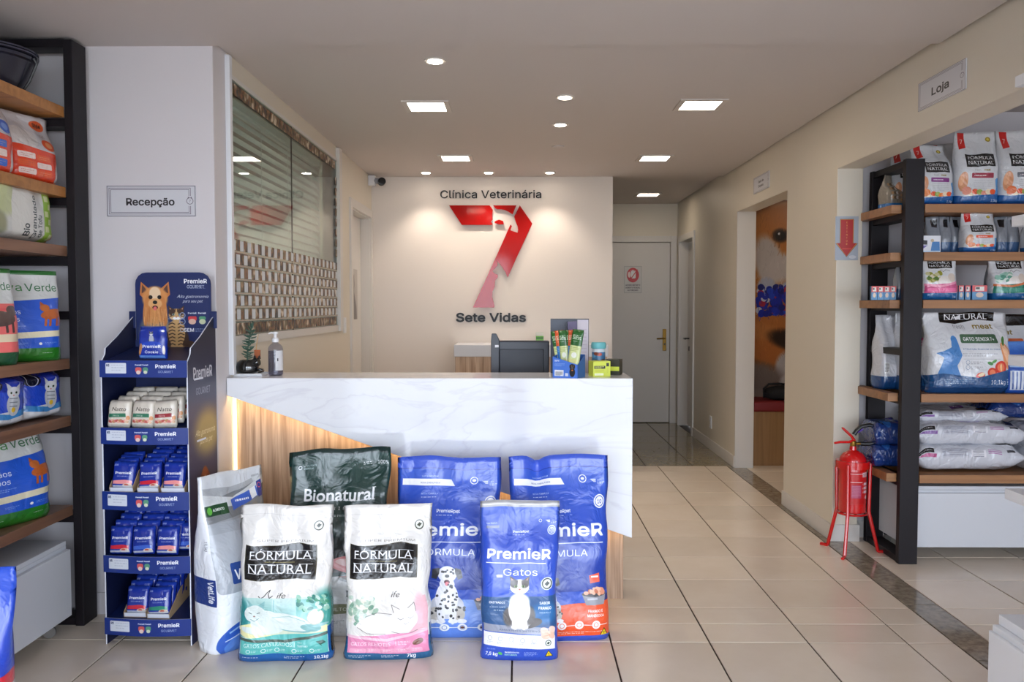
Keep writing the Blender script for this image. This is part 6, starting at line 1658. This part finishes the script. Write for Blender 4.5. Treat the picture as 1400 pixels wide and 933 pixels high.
tray_at(2, .006, .004, .09, .27, 'carton in the middle of the third display shelf'); fill(2, .006, .020, 7, .034, ['red', 'blue'], 'blue sachet with red band in the middle of the third display shelf', 'blue sachet in the middle row of the third display shelf')
tray_at(2, .11, .004, .10, .27, 'carton at the right of the third display shelf'); fill(2, .108, .022, 7, .034, ['pink', 'blue'], 'blue sachet with pink band at the right of the third display shelf', 'blue sachet in the right row of the third display shelf')
for x, kk, nm in ((-.115, 'red', 'left'), (-.018, 'blue', 'middle'), (.078, 'pink', 'right')):
    fill(3, x, .010, 7, .036, [kk, 'blue'], f'front sachet of the {nm} row on the fourth display shelf', f'blue sachet in the {nm} row of the crowded fourth display shelf', .011)
for x in (.142,): fill(3, x, .05, 5, .04, ['blue'], 'sachet turned sideways at the right side of the fourth display shelf', 'sachet in the tight right-hand row of the fourth display shelf', .008)
tray_at(4, -.062, .012, .095, .20, 'carton at the left of the lowest display shelf'); fill(4, -.062, .028, 5, .034, ['red', 'blue'], 'blue sachet with red band at the front of the lowest display shelf', 'blue sachet in the left row of the lowest display shelf')
tray_at(4, .040, .004, .095, .27, 'carton in the middle of the lowest display shelf'); fill(4, .040, .022, 7, .035, ['green', 'blue'], 'blue sachet with green band at the front of the lowest display shelf', 'blue sachet in the middle row of the lowest display shelf')

# ================================================================ left shelving
SX = -1.945                 # front of the boards
ls = thing('storage_shelf', 'black steel frame shelving with wooden boards along the left wall', 'shelving', (-2.17, 2.6, 0))
lx, ly = -2.17, 2.6
def lb_(mb, nm, m_, **k): return mb.build(nm, m_, ls, **k)
def LB(x0, x1, y0, y1, z0, z1): return MB().box(x0 - lx, x1 - lx, y0 - ly, y1 - ly, z0, z1)
lb_(LB(SX, SX + .038, 3.60, 3.715, 0, 2.53), 'post', M['black_metal'], bevel=.002)
lb_(LB(-2.42, -2.382, 3.60, 3.715, 0, 2.53), 'post', M['black_metal'], bevel=.002)
lb_(LB(SX, SX + .038, .6, .70, 0, 2.53), 'post', M['black_metal'], bevel=.002)
for z in (2.50, 2.165, 1.83, 1.575, 1.34, 1.09, .845, .455, .0): lb_(LB(-2.382, SX, 3.61, 3.705, z, z + .035), 'cross_rail', M['black_metal'], bevel=.002)
ltops = [2.245, 1.905, 1.655, 1.172, .925, .535]
for i, z in enumerate(ltops): lb_(LB(-2.40, SX + .0, .71, 3.599, z - .044, z), 'shelf_board', M['board_warm'] if i < 2 else M['board_left'], bevel=.0015)
# black bowl
q = onZ(30, 128, 2.245)
bw = thing('black_bowl', 'large black plastic bowl stack on the top left shelf', 'bowl', (-2.155, 3.395, 2.246))
MB().lathe([(.11, 0), (.115, .004), (.15, .07), (.175, .135), (.188, .14), (.19, .152), (.180, .156), (.168, .14), (.14, .07), (.10, .012), (.001, .010)], 48).build('bowl', mat('smoke_plastic', (44, 44, 56), .25), bw, smooth=True)
for k in range(2): MB().lathe([(.184, .158 + k * .010), (.196, .160 + k * .010), (.196, .166 + k * .010), (.184, .166 + k * .010)], 48).build('rim', mat('smoke_plastic_rim', (58, 58, 72), .25), bw, smooth=True)
b = MB(); b.tube([(.19, .02, .15), (.197, .03, .13), (.165, .03, .06), (.13, .03, .01)], .006, 8); b.build('handle', M['black_plastic'], bw, smooth=True)
def lbag(name, label, y, z, W_, H_, D_, m_, rot, x=None, grp=None, **k): return bag(name, label, W_, H_, D_, m_, (x if x is not None else SX - .02 - D_ / 2, y, z + .001), R(rot), 'pet food bag' if 'litter' not in label else 'litter bag', grp, **k)
mo_, mo2 = film_mat('litter_orange', art_orange('o'), .3, .5), film_mat('litter_blue', art_orange('b'), .3, .5)
lbag('litter_bag', 'orange and white litter bag nearest the black post, upper left shelf', 3.455, 1.905, .27, .275, .15, mo_, 82, nu=30, nv=22, seed=50, crumple=.008)
lbag('litter_bag', 'orange litter bag with blue badges at the left edge of the picture', 3.16, 1.905, .27, .31, .15, mo2, 84, nu=30, nv=22, seed=51, crumple=.008)
mt = film_mat('litter_tofu', art_tofu(), .3, .3)
bag('litter_bag', 'pale rectangular litter pack with green checks and orange edge', .42, .235, .13, mt, (SX - .09, 3.365, 1.656), R(88), 'litter bag', nu=30, nv=20, seed=52, crumple=.005, prof='pillow')
bag('litter_bag', 'pale litter pack cut by the left edge of the picture', .30, .235, .13, mt, (SX - .09, 2.98, 1.656), R(92), 'litter bag', nu=30, nv=20, seed=53, crumple=.006, prof='pillow')
mv, mv2, mv3 = film_mat('bag_orange_cat', art_viva('blue', words=('Gatos', 'Finos')), .3, .4), film_mat('bag_pink_dog', art_viva('pink'), .3, .4), film_mat('bag_grains', art_viva('blue', words=('Grãos', 'Finos')), .3, .4)
lbag('pet_food_bag', 'white, blue and green bag on the fourth left shelf, facing outward by the post', 3.43, 1.172, .27, .37, .15, mv, 50, grp='blue and green bags on the left shelf', nu=34, nv=26, seed=54, crumple=.007)
lbag('pet_food_bag', 'white bag with coral band at the left edge, fourth left shelf', 3.14, 1.172, .25, .37, .13, mv2, 62, nu=34, nv=26, seed=55, crumple=.007)
lbag('pet_food_bag', 'bag with green top standing behind the blue and green one', 3.36, 1.172, .25, .38, .10, mv, 60, x=-2.29, grp='blue and green bags on the left shelf', nu=30, nv=20, seed=56, crumple=.007)
mb_ = film_mat('bag_grey_cat', art_bluecat(), .25, .5)
for k_, (y_, lb__) in enumerate(((3.455, 'blue cat bag slumped on the fifth left shelf, nearer the black post'), (3.195, 'blue cat bag slumped on the fifth left shelf, second from the post'), (2.92, 'blue cat bag cut by the left edge, fifth left shelf'))):
    lbag('pet_food_bag', lb__, y_, .925, .25, .205, .16, mb_, 80, grp='blue cat bags on the left shelf', nu=30, nv=20, seed=60 + k_, crumple=.010, prof='pillow')
lbag('pet_food_bag', 'blue and green bag reading Grãos Finos on the lowest left shelf', 3.30, .535, .33, .385, .17, mv3, 70, grp=None, nu=34, nv=26, seed=66, crumple=.008)
lbag('pet_food_bag', 'blue and green bag at the left edge of the lowest left shelf', 2.93, .535, .30, .385, .17, mv3, 70, nu=30, nv=22, seed=67, crumple=.008)
# wheeled drawer cabinet under the shelf
def cabinet(name, label, x0, x1, y0, y1, z0, z1, face, split=(), rotz=0):
    cx, cy = (x0 + x1) / 2, (y0 + y1) / 2
    c_ = thing(name, label, 'cabinet', (cx, cy, 0), 0, 'white wheeled drawer cabinets')
    hx, hy = (x1 - x0) / 2, (y1 - y0) / 2
    MB().box(-hx, hx, -hy, hy, z0, z1 - .02).build('body', M['laminate'], c_, bevel=.002)
    MB().box(-hx - .0, hx + .0, -hy, hy, z1 - .0195, z1).build('cabinet_top', M['laminate'], c_, bevel=.002)
    cuts = [0] + list(split) + [1]
    for a, b_ in zip(cuts[:-1], cuts[1:]):
        if face == '+x': MB().box(hx + .001, hx + .02, -hy + 2*hy*a + .002, -hy + 2*hy*b_ - .002, z0 - .005, z1 - .035).build('drawer_front', M['laminate'], c_, bevel=.002)
        if face == '-x': MB().box(-hx - .02, -hx - .001, -hy + 2*hy*a + .002, -hy + 2*hy*b_ - .002, z0 - .005, z1 - .035).build('drawer_front', M['laminate'], c_, bevel=.002)
        if face == '-y': MB().box(-hx + 2*hx*a + .002, -hx + 2*hx*b_ - .002, -hy - .02, -hy - .001, z0 - .005, z1 - .035).build('drawer_front', M['laminate'], c_, bevel=.002)
    for sx in (-1, 1):
        for sy in (-1, 1):
            w_ = MB().lathe([(.012, -.010), (.024, -.010), (.025, 0), (.024, .010), (.012, .010)], 18).build('caster', M['clear'] if False else mat('caster_grey', (120, 116, 112), .4) if 'caster_grey' not in bpy.data.materials else bpy.data.materials['caster_grey'], c_, smooth=True, loc=(sx * (hx - .05), sy * (hy - .05), .0252), rot=(R(90), 0, R(20)))
            MB().box(-.014, .014, -.014, .014, .045 - .0252, z0 - .0252).build('bracket', M['chrome'], w_) .rotation_euler = (R(-90), 0, 0)
    return c_
cabinet('drawer_cabinet', 'white wheeled drawer cabinet under the left shelving', -2.38, -1.935, 2.35, 3.52, .085, .40, '+x')
cabinet('drawer_cabinet', 'white wheeled drawer cabinet under the right shelving', 2.12, 3.4, 4.62, 5.0, .075, .405, '-y', (.51,))

# ================================================================ right shelving in the shop
rs = thing('shop_shelf', 'black steel frame shelving with wooden boards in the shop on the right', 'shelving', (2.8, 4.8, 0))
def RB(x0, x1, y0, y1, z0, z1): return MB().box(x0 - 2.8, x1 - 2.8, y0 - 4.8, y1 - 4.8, z0, z1)
def rb(mb, nm, m_='black_metal', **k): return mb.build(nm, M[m_], rs, **k)
RX = 2.045; RY0, RY1 = 4.52, 4.99
rb(RB(RX, RX + .10, RY0, RY0 + .04, 0, 2.18), 'post', bevel=.002); rb(RB(RX, RX + .10, RY1 - .04, RY1, 0, 2.18), 'post', bevel=.002)
rb(RB(3.9, 4.0, RY0, RY0 + .04, 0, 2.18), 'post', bevel=.002)
for z in (2.14, 1.865, 1.61, 1.37, 1.13, .865, .42, 0): rb(RB(RX + .005, RX + .095, RY0 + .04, RY1 - .04, z, z + .035), 'cross_rail', bevel=.002)
rtops = [1.94, 1.685, 1.43, .925, .487]
M['board_right'] = wood('shelf_board_wood_right', (134, 92, 56), (164, 116, 74), 'x', 1.0)
for z in rtops: rb(RB(RX + .105, 3.89, RY0 + .0, RY1 + .04, z - .045, z), 'shelf_board', 'board_right', bevel=.0015)
# the boards' short ends pass the frame on the left
for z in rtops: rb(RB(RX - .055, RX + .0, RY0 + .045, RY1 + .03, z - .045, z), 'board_end', 'board_right', bevel=.0015)
def rx(px, y=4.55, py=400): return onY(px, py, y).x
def rbag(label, px0, px1, tier, H_, D_, m_, rot=0, y=None, cat='pet food bag', grp=None, name='pet_food_bag', py0=None, **k):
    y = y if y is not None else RY0 + .02 + D_ / 2
    W_ = (rx(px1, y) - rx(px0, y)); k.setdefault('nu', 30); k.setdefault('nv', 22)
    return bag(name, label, W_, H_, D_, m_, ((rx(px0, y) + rx(px1, y)) / 2, y, rtops[tier] + .001), R(rot), cat, grp, **k)
fp, fw_, fg, fo = [film_mat('bag_meat_' + k_, art_fn_meat(k_), .2, .6) for k_ in ('purple', 'wine', 'grey', 'orange')]
gm = Art(100, 128, (130, 134, 142)); gm.rect(0, 70, 100, 100, (60, 90, 130)); gm.poly([(30, 8), (70, 8), (66, 30), (34, 28)], (24, 24, 28)); gm.small(20, 40, 60, 6, (100, 104, 112), .6, 4); gmat = film_mat('bag_silver_side', gm, .25, .5)
tn = Art(110, 96, (150, 140, 126)); [tn.ell(20 + 9 * (i % 8), 30 + 7 * (i // 4), 6, 5, [(190, 150, 110), (120, 100, 80), (210, 200, 190), (150, 120, 100)][i % 4]) for i in range(32)]; tn.rect(0, 90, 100, 110, (50, 120, 190)); tmat = film_mat('bag_tan_side', tn, .2, .6)
rbag('white bag with purple band, left of the top shop shelf beside the post', 1241, 1297, 0, .345, .13, fp, 8, seed=70, crumple=.012, skew=.05, slump=.3, y=4.63)
rbag('white bag with wine red band, second on the top shop shelf', 1297, 1358, 0, .40, .13, fw_, 0, seed=71, crumple=.010, y=4.62)
rbag('white bag with grey band, third on the top shop shelf', 1356, 1420, 0, .40, .13, fg, 0, seed=72, crumple=.010, y=4.60)
rbag('white bag with wine red band at the right edge of the top shop shelf', 1421, 1480, 0, .40, .13, fw_, 0, seed=73, crumple=.010)
rbag('tan and silver bag seen through the shop shelf end frame', 1201, 1232, 0, .20, .12, tmat, 20, seed=74, crumple=.012, y=4.86)
rbag('silver bag with red corner behind the top shop shelf post', 1214, 1262, 0, .36, .09, fp, -6, seed=75, crumple=.012, y=4.86)
rbag('silver bag with red corner behind the second top shelf bag', 1264, 1316, 0, .38, .09, fw_, 0, seed=76, crumple=.012, y=4.86)
rbag('white bag with orange band in the middle of the second shop shelf', 1310, 1358, 1, .215, .10, fo, 0, seed=77, crumple=.008, grp=None)
for k_, (a, b__, lb__) in enumerate(((1263, 1283, 'silver bag turned sideways, leftmost on the second shop shelf'), (1281, 1297, 'silver bag turned sideways, second on the second shop shelf'), (1295, 1313, 'silver bag turned sideways, beside the orange banded one'), (1357, 1374, 'silver bag turned sideways, just right of the orange banded one'), (1372, 1390, 'silver bag turned sideways, near the right end of the second shop shelf'))):
    rbag(lb__, a, b__, 1, .20, .055, gmat, (-1) ** k_ * 6, y=4.66, grp='silver bags turned sideways', seed=80 + k_, nu=22, nv=16, crumple=.006)
rbag('white bag with orange band at the right edge of the second shop shelf', 1395, 1440, 1, .19, .10, fo, 0, seed=78, crumple=.008)
pk = Art(55, 128, (214, 216, 222)); pk.poly([(18, 14), (52, 16), (52, 30), (18, 28)], (30, 34, 40)); pk.poly([(24, 34), (54, 32), (34, 46), (22, 46)], (110, 100, 170)); pk.poly([(70, 20), (96, 20), (98, 55), (64, 55)], (60, 120, 180)); pk.ell(70, 16, 6, 5, (190, 170, 140)); pk.rect(0, 50, 100, 55, (200, 220, 240)); pk.rect(0, 0, 12, 55, (110, 150, 190))
o = printed_box('flat_pack', rx(1284) - rx(1246), .02, .088, print_mat('flat_pack_print', pk, .35), M['laminate'], None, ((rx(1246) + rx(1284)) / 2, 4.545, rtops[1] + .001)); tag(o, 'small white pack with violet flash at the front of the second shop shelf', 'pet food pack')
fk, fgk = film_mat('bag_kitten_pink', art_fn_kitten('pink'), .2, .6), film_mat('bag_kitten_green', art_fn_kitten('green'), .2, .6)
rbag('white bag with pink band on the third shop shelf', 1257, 1306, 2, .222, .10, fk, 0, seed=90, crumple=.008)
rbag('white bag with green band on the third shop shelf', 1350, 1400, 2, .218, .10, fgk, 0, seed=91, crumple=.008)
for k_, (a, b__, lb__) in enumerate(((1243, 1259, 'silver bag sideways, just left of the pink banded bag'), (1222, 1242, 'silver bag sideways behind the shelf post, third shop shelf'), (1347, 1360, 'silver bag sideways behind the green banded bag'))):
    rbag(lb__, a, b__, 2, .205, .055, gmat, 8, y=4.68, grp='silver bags turned sideways', seed=95 + k_, nu=22, nv=16, crumple=.006)
ORD4 = ['first', 'second', 'third', 'fourth']
cb = Art(90, 64, (60, 130, 180)); cb.rect(0, 0, 100, 40, (210, 60, 60)); cb.rect(20, 8, 80, 34, (220, 214, 206)); cb.ell(50, 60, 26, 16, (214, 190, 170)); cb.rect(24, 12, 50, 24, (60, 50, 50)); cbm = print_mat('tin_box_print', cb, .35)
for k_ in range(4):
    o = printed_box('small_carton', .030, .05, .075, cbm, mat('carton_blue', (60, 120, 170), .5) if not k_ else bpy.data.materials['carton_blue'], None, (rx(1203) + k_ * .034, 4.62, rtops[2] + .001), R(-14)); tag(o, f'narrow red and blue carton, {ORD4[k_]} from the left inside the shop shelf end frame', 'carton', 'red and blue cartons behind the end frame')
for k_ in range(4):
    o = printed_box('small_carton', .026 if k_ < 3 else .075, .05, .078, cbm, bpy.data.materials['carton_blue'], None, (rx(1312) + k_ * .030 + (.028 if k_ == 3 else 0), 4.60 - .01 * k_, rtops[2] + .001), R(-8))
    tag(o, f'narrow red and blue carton, {ORD4[k_]} to the right of the pink banded bag' if k_ < 3 else 'wider red and blue carton facing out between the pink and green banded bags', 'carton', 'red and blue cartons between the bags')
fs = film_mat('bag_senior_cat', art_fn_senior(), .2, .6)
rbag('large silver bag reading GATO SENIOR 7+ on the fourth shop shelf', 1262, 1380, 3, .445, .17, fs, 0, seed=100, crumple=.014, y=4.63, nu=44, nv=34, slump=.2)
s2 = Art(150, 160, (205, 207, 212)); s2.poly([(20, 2), (90, 2), (88, 24), (24, 22)], (22, 22, 24)); s2.text('fresh', 30, 40, 10, (120, 124, 130), bold=-.01); s2.rrect(40, 48, 96, 64, 3, (200, 60, 130)); s2.text('GATOS', 68, 61, 9, WHT, 'c', bold=.02); s2.small(40, 76, 50, 8, (130, 134, 140), .7, 5, 1.4); s2.ell(80, 112, 10, 6, (70, 130, 60)); s2.rect(0, 122, 100, 150, (24, 70, 124))
rbag('silver bag with a pink label behind the shelf post, fourth shop shelf', 1222, 1282, 3, .43, .14, film_mat('bag_pink_label', s2, .2, .5), 4, seed=101, crumple=.012, y=4.80, nu=34)
s3 = Art(150, 160, (198, 200, 206)); s3.poly([(52, 60), (100, 40), (100, 122), (60, 122)], (60, 120, 190)); s3.rect(0, 124, 100, 150, (24, 70, 124)); s3.rect(14, 96, 30, 118, (226, 226, 226)); s3.small(15, 98, 14, 6, (40, 40, 40), .9, 3, 1.6)
rbag('silver and blue bag seen through the end frame of the fourth shop shelf', 1196, 1236, 3, .42, .14, film_mat('bag_frame_end', s3, .2, .7), 12, seed=102, crumple=.016, y=4.84, nu=34)
s4 = Art(150, 160, (206, 208, 212)); s4.poly([(0, 2), (70, 2), (66, 24), (0, 26)], (22, 22, 24)); s4.text('meat', 20, 42, 11, (120, 100, 40), bold=.02); s4.rrect(8, 50, 60, 66, 3, (206, 96, 50)); s4.ell(84, 50, 14, 22, (214, 130, 50)); s4.ell(84, 50, 8, 14, (170, 90, 30)); s4.rect(0, 122, 100, 150, (24, 70, 124))
rbag('silver bag with orange label behind the large senior cat bag', 1345, 1425, 3, .43, .14, film_mat('bag_orange_label', s4, .2, .5), 0, seed=103, crumple=.012, y=4.86, nu=34)
s5 = Art(150, 128, (30, 80, 170)); s5.grad(0, 0, 100, 40, (80, 130, 200), (30, 80, 170)); s5.rect(10, 60, 90, 74, (160, 190, 226)); s5.rect(10, 84, 60, 140, (206, 214, 226)); [s5.rect(14 + 8 * i, 86, 17 + 8 * i, 138, (60, 90, 160)) for i in range(6)]
rbag('blue upright pack with white stripes at the right end of the fourth shop shelf', 1372, 1430, 3, .28, .12, film_mat('pack_blue_striped', s5, .3, .4), 0, seed=104, crumple=.006, y=4.60)
# lying bags: pillows on their backs, foot to the right
def lying(label, px0, px1, z, W_, D_, m_, y, seed, grp=None, roll=0, yaw=0, cat='pet food bag'):
    x0, x1 = rx(px0, y), rx(px1, y); H_ = x1 - x0
    me, _ = bag_mesh('pet_food_bag', W_, H_, D_, m_, seed=seed, nu=36, nv=28, crumple=.010, prof='pillow', wavy=.006, topfrac=.05)
    # length along x, print turned to the viewer and the top
    for v in me.vertices: c_ = v.co.copy(); v.co = (c_.z - H_ / 2, -c_.x * .9, -c_.y * 1.0)
    me.update()
    mn = min(v.co.z for v in me.vertices)
    for v in me.vertices: v.co.z = (v.co.z - mn) 
    me.flip_normals() if False else None
    o = bpy.data.objects.new('pet_food_bag', me); COL.objects.link(o); o.location = ((x0 + x1) / 2, y, z + .001); o.rotation_euler = (roll, 0, yaw)
    return tag(o, label, cat, grp)
l1 = Art(130, 300, (190, 192, 200))
def lying_art(band, base_=(196, 198, 206)):
    a = Art(200, 240, base_)      # the gusset (right margin) faces the viewer, bag's foot is at the left
    a.rect(90.5, 164, 96, 192, (24, 24, 26)); a.text('NATURAL', 94, 190, 1.8, WHT, rot=-90, width=24); a.rect(97, 160, 99.6, 192, band)
    a.rect(90, 100, 99.5, 152, (182, 184, 194)); a.rect(92, 72, 99, 98, (222, 222, 228)); a.rect(90, 20, 94, 34, (70, 70, 76))
    for k in range(5): a.rect(91 + k * 1.7, 104, 91.6 + k * 1.7, 150, (120, 122, 134), .7); a.rect(92.4 + k * 1.4, 76, 92.9 + k * 1.4, 95, (110, 112, 124), .8)
    for k in range(3): a.rect(91.5 + k * 2, 44, 92.3 + k * 2, 68, (150, 80, 140), .8)
    a.poly([(40, 20), (80, 20), (80, 60), (44, 56)], (24, 24, 26)); a.poly([(30, 70), (70, 70), (70, 110), (34, 104)], band); a.small(20, 120, 60, 8, (140, 142, 150), .6, 6); return a
lm1, lm2 = film_mat('lying_bag_violet', lying_art((120, 80, 150)), .22, .7), film_mat('lying_bag_rose', lying_art((180, 80, 130)), .22, .7)
s6 = Art(150, 128, (24, 50, 110)); s6.ell(30, 40, 20, 12, (70, 60, 130)); s6.ell(70, 90, 24, 20, (40, 90, 160)); s6.poly([(60, 20), (90, 30), (70, 60)], (150, 60, 100)); dkm = film_mat('bag_dark_blue', s6, .18, .8)
lying('silver bag with rose label lying lowest on the bottom shop shelf', 1237, 1388, rtops[4], .36, .135, lm2, 4.72, 110)
lying('silver bag with violet label lying second on the bottom shop shelf', 1238, 1392, rtops[4] + .125, .34, .125, lm1, 4.74, 111)
lying('silver bag with black label lying on top of the stack, bottom shop shelf', 1243, 1366, rtops[4] + .235, .28, .075, lm1, 4.80, 112)
lying('dark blue bag lying behind the end frame, lower one', 1186, 1236, rtops[4], .26, .12, dkm, 4.78, 113, 'dark blue bags on the bottom shelf')
lying('dark blue bag lying behind the end frame, upper one', 1188, 1236, rtops[4] + .121, .26, .12, dkm, 4.78, 114, 'dark blue bags on the bottom shelf')
lying('dark blue bag lying high at the right of the bottom shop shelf', 1340, 1440, rtops[4] + .262, .28, .10, dkm, 4.82, 115)
lying('pale bag lying at the right edge of the bottom shop shelf, lower one', 1389, 1460, rtops[4], .28, .12, lm2, 4.70, 116)
lying('pale bag lying at the right edge of the bottom shop shelf, upper one', 1389, 1460, rtops[4] + .121, .28, .12, lm1, 4.70, 117)

# ================================================================ fire extinguisher on its stand
q = onZ(1166, 752, 0)
EXQ = (1.88, 4.75, 0)
fe = thing('fire_extinguisher', 'red fire extinguisher held in the red tripod stand by the pier', 'fire extinguisher', (EXQ[0] + .0, EXQ[1], .232)); fe.scale = (.95, .95, .88)
MB().lathe([(.070, 0), (.076, .006), (.077, .02), (.077, .33), (.072, .355), (.055, .380), (.030, .395), (.020, .400), (.018, .425)], 40).build('cylinder', M['red_paint'], fe, smooth=True)
lbA = Art(150, 200, (190, 20, 24)); lbA.rect(8, 8, 60, 10, WHT); lbA.rect(60, 4, 96, 24, (226, 200, 204)); lbA.small(62, 8, 30, 4, (120, 30, 40), .9, 4, 2); lbA.rect(8, 46, 60, 48, WHT)
for i in range(4): lbA.small(10, 14 + i * 6, 44, 1, (226, 180, 180), .6)
for i in range(3): lbA.rect(68, 50 + i * 18, 96, 62 + i * 18, (216, 190, 196)); lbA.text(str(i + 1), 63, 60 + i * 18, 7, WHT, 'c', bold=.03)
lbA.rect(12, 60, 54, 120, (170, 60, 96)); lbA.small(14, 64, 38, 12, (226, 190, 200), .7, 4.4, 1.4); lbA.ell(86, 118, 9, 9, (226, 200, 204))
lb2 = MB(); n_ = 14
for k in range(n_ + 1): a = R(-128 + k * 7.4); lb2.v += [(.0775 * math.cos(a), .0775 * math.sin(a), .06), (.0775 * math.cos(a), .0775 * math.sin(a), .27)]
for k in range(n_): lb2.f.append((2*k, 2*k+2, 2*k+3, 2*k+1)); lb2.mi.append(0)
me = lb2.mesh('label', print_mat('extinguisher_label', lbA, .3), True); uv = me.uv_layers.new(name='uv')
for i, l in enumerate(me.loops): c_ = me.vertices[l.vertex_index].co; uv.data[i].uv = ((math.degrees(math.atan2(c_.y, c_.x)) + 128) / 103.6, (c_.z - .06) / .21)
o = bpy.data.objects.new('label', me); COL.objects.link(o); o.parent = fe
b = MB().lathe([(.016, .42), (.018, .425), (.018, .455), (.010, .462)], 16); b.tube([(0, 0, .44), (.05, 0, .44)], .009, 10); b.build('valve', M['brass'], fe, smooth=True)
MB().tube([(.01, 0, .462), (-.03, -.01, .452), (-.08, -.01, .452), (-.115, -.01, .445)], [.009, .009, .009, .007], 8).build('carry_handle', M['red_paint'], fe, smooth=True)
MB().tube([(.006, 0, .462), (-.015, -.01, .490), (-.045, -.01, .520), (-.07, -.01, .545)], [.009, .008, .008, .006], 8).build('trigger', M['red_paint'], fe, smooth=True)
MB().tube([(.045, 0, .44), (.09, -.01, .44), (.145, -.015, .455), (.172, -.015, .50), (.150, -.015, .545), (.09, -.012, .562), (.045, -.01, .553), (.015, -.01, .525), (.0, -.01, .50)], .0135, 10).build('hose', M['black_plastic'], fe, smooth=True)
MB().tube([(.014, -.012, .512), (.05, -.012, .535)], .006, 8).build('seal_tag', mat('purple_tag', (90, 50, 170), .5), fe)
sd = thing('extinguisher_stand', 'red steel tripod stand around the fire extinguisher', 'stand', (EXQ[0], EXQ[1], 0))
MB().lathe([(.086, .485), (.092, .485), (.092, .525), (.086, .525)], 32).build('ring', M['red_paint'], sd, smooth=True)
b = MB(); b.tube([(.080 * math.cos(k * .2618), .080 * math.sin(k * .2618), .226) for k in range(24)], .006, 8, closed=True); b.tube([(-.08, 0, .226), (.08, 0, .226)], .005, 6); b.tube([(0, -.08, .226), (0, .08, .226)], .005, 6); b.build('base_ring', M['red_paint'], sd, smooth=True)
for a, e in ((-125, 1.0), (130, 1.0), (-5, 1.0)):
    a = R(a); c_, s_ = math.cos(a), math.sin(a)
    MB().tube([(.097 * c_, .097 * s_, .51), (.092 * c_, .092 * s_, .235), (.145 * c_, .145 * s_, .012), (.15 * c_, .15 * s_, .006), (.19 * c_, .19 * s_, .006)], [.0105, .0105, .0105, .010, .009], 8).build('leg', M['red_paint'], sd, smooth=True)

# ================================================================ white gondola at the right edge
gx, gy1 = 1.615, 2.80
gd = thing('display_gondola', 'white shelving unit cut by the right edge of the picture', 'shelving', (gx + .24, 2.1, 0))
def GB(x0, x1, y0, y1, z0, z1): return MB().box(x0 - gx - .24, x1 - gx - .24, y0 - 2.1, y1 - 2.1, z0, z1)
for py0 in (105, 296, 485, 668):
    z = onY(1382, py0, gy1).z; GB(gx, gx + .44, 1.35, gy1, z - .035, z).build('shelf_board', M['white'], gd, bevel=.001)
GB(gx + .445, gx + .47, 1.35, gy1, 0, 2.3).build('back_panel', M['white'], gd)
zg = onY(1369, 840, gy1).z
GB(gx - .030, gx + .44, 1.35, gy1 - .0, .06, zg - .035).build('base_cabinet', M['white'], gd, bevel=.002)
GB(gx - .01, gx + .44, 1.35, gy1 + .0, zg - .034, zg).build('base_top', M['white'], gd, bevel=.002)
GB(gx - .042, gx - .031, 1.35, gy1 - .0, .04, zg - .055).build('base_door', M['white'], gd, bevel=.002)
GB(gx, gx + .44, 1.4, gy1 - .05, 0, .059).build('plinth', M['white'], gd)
ty_ = Art(100, 96, (120, 130, 140)); rd = random.Random(9)
for _ in range(60): ty_.ell(rd.uniform(0, 100), rd.uniform(0, 100), 8, 6, rd.choice([(200, 110, 130), (230, 190, 170), (120, 150, 160), (150, 90, 110), (236, 220, 210), (190, 120, 90)]), rd.uniform(0, 90))
bag('toy_pack', 'colourful crinkled toy pack on the highest board of the white gondola', .16, .20, .10, film_mat('toy_pack_print', ty_, .2, .8), (gx + .115, 2.68, onY(1382, 105, gy1).z + .001), R(-30), 'toy pack', seed=130, crumple=.014, nu=26, nv=18)
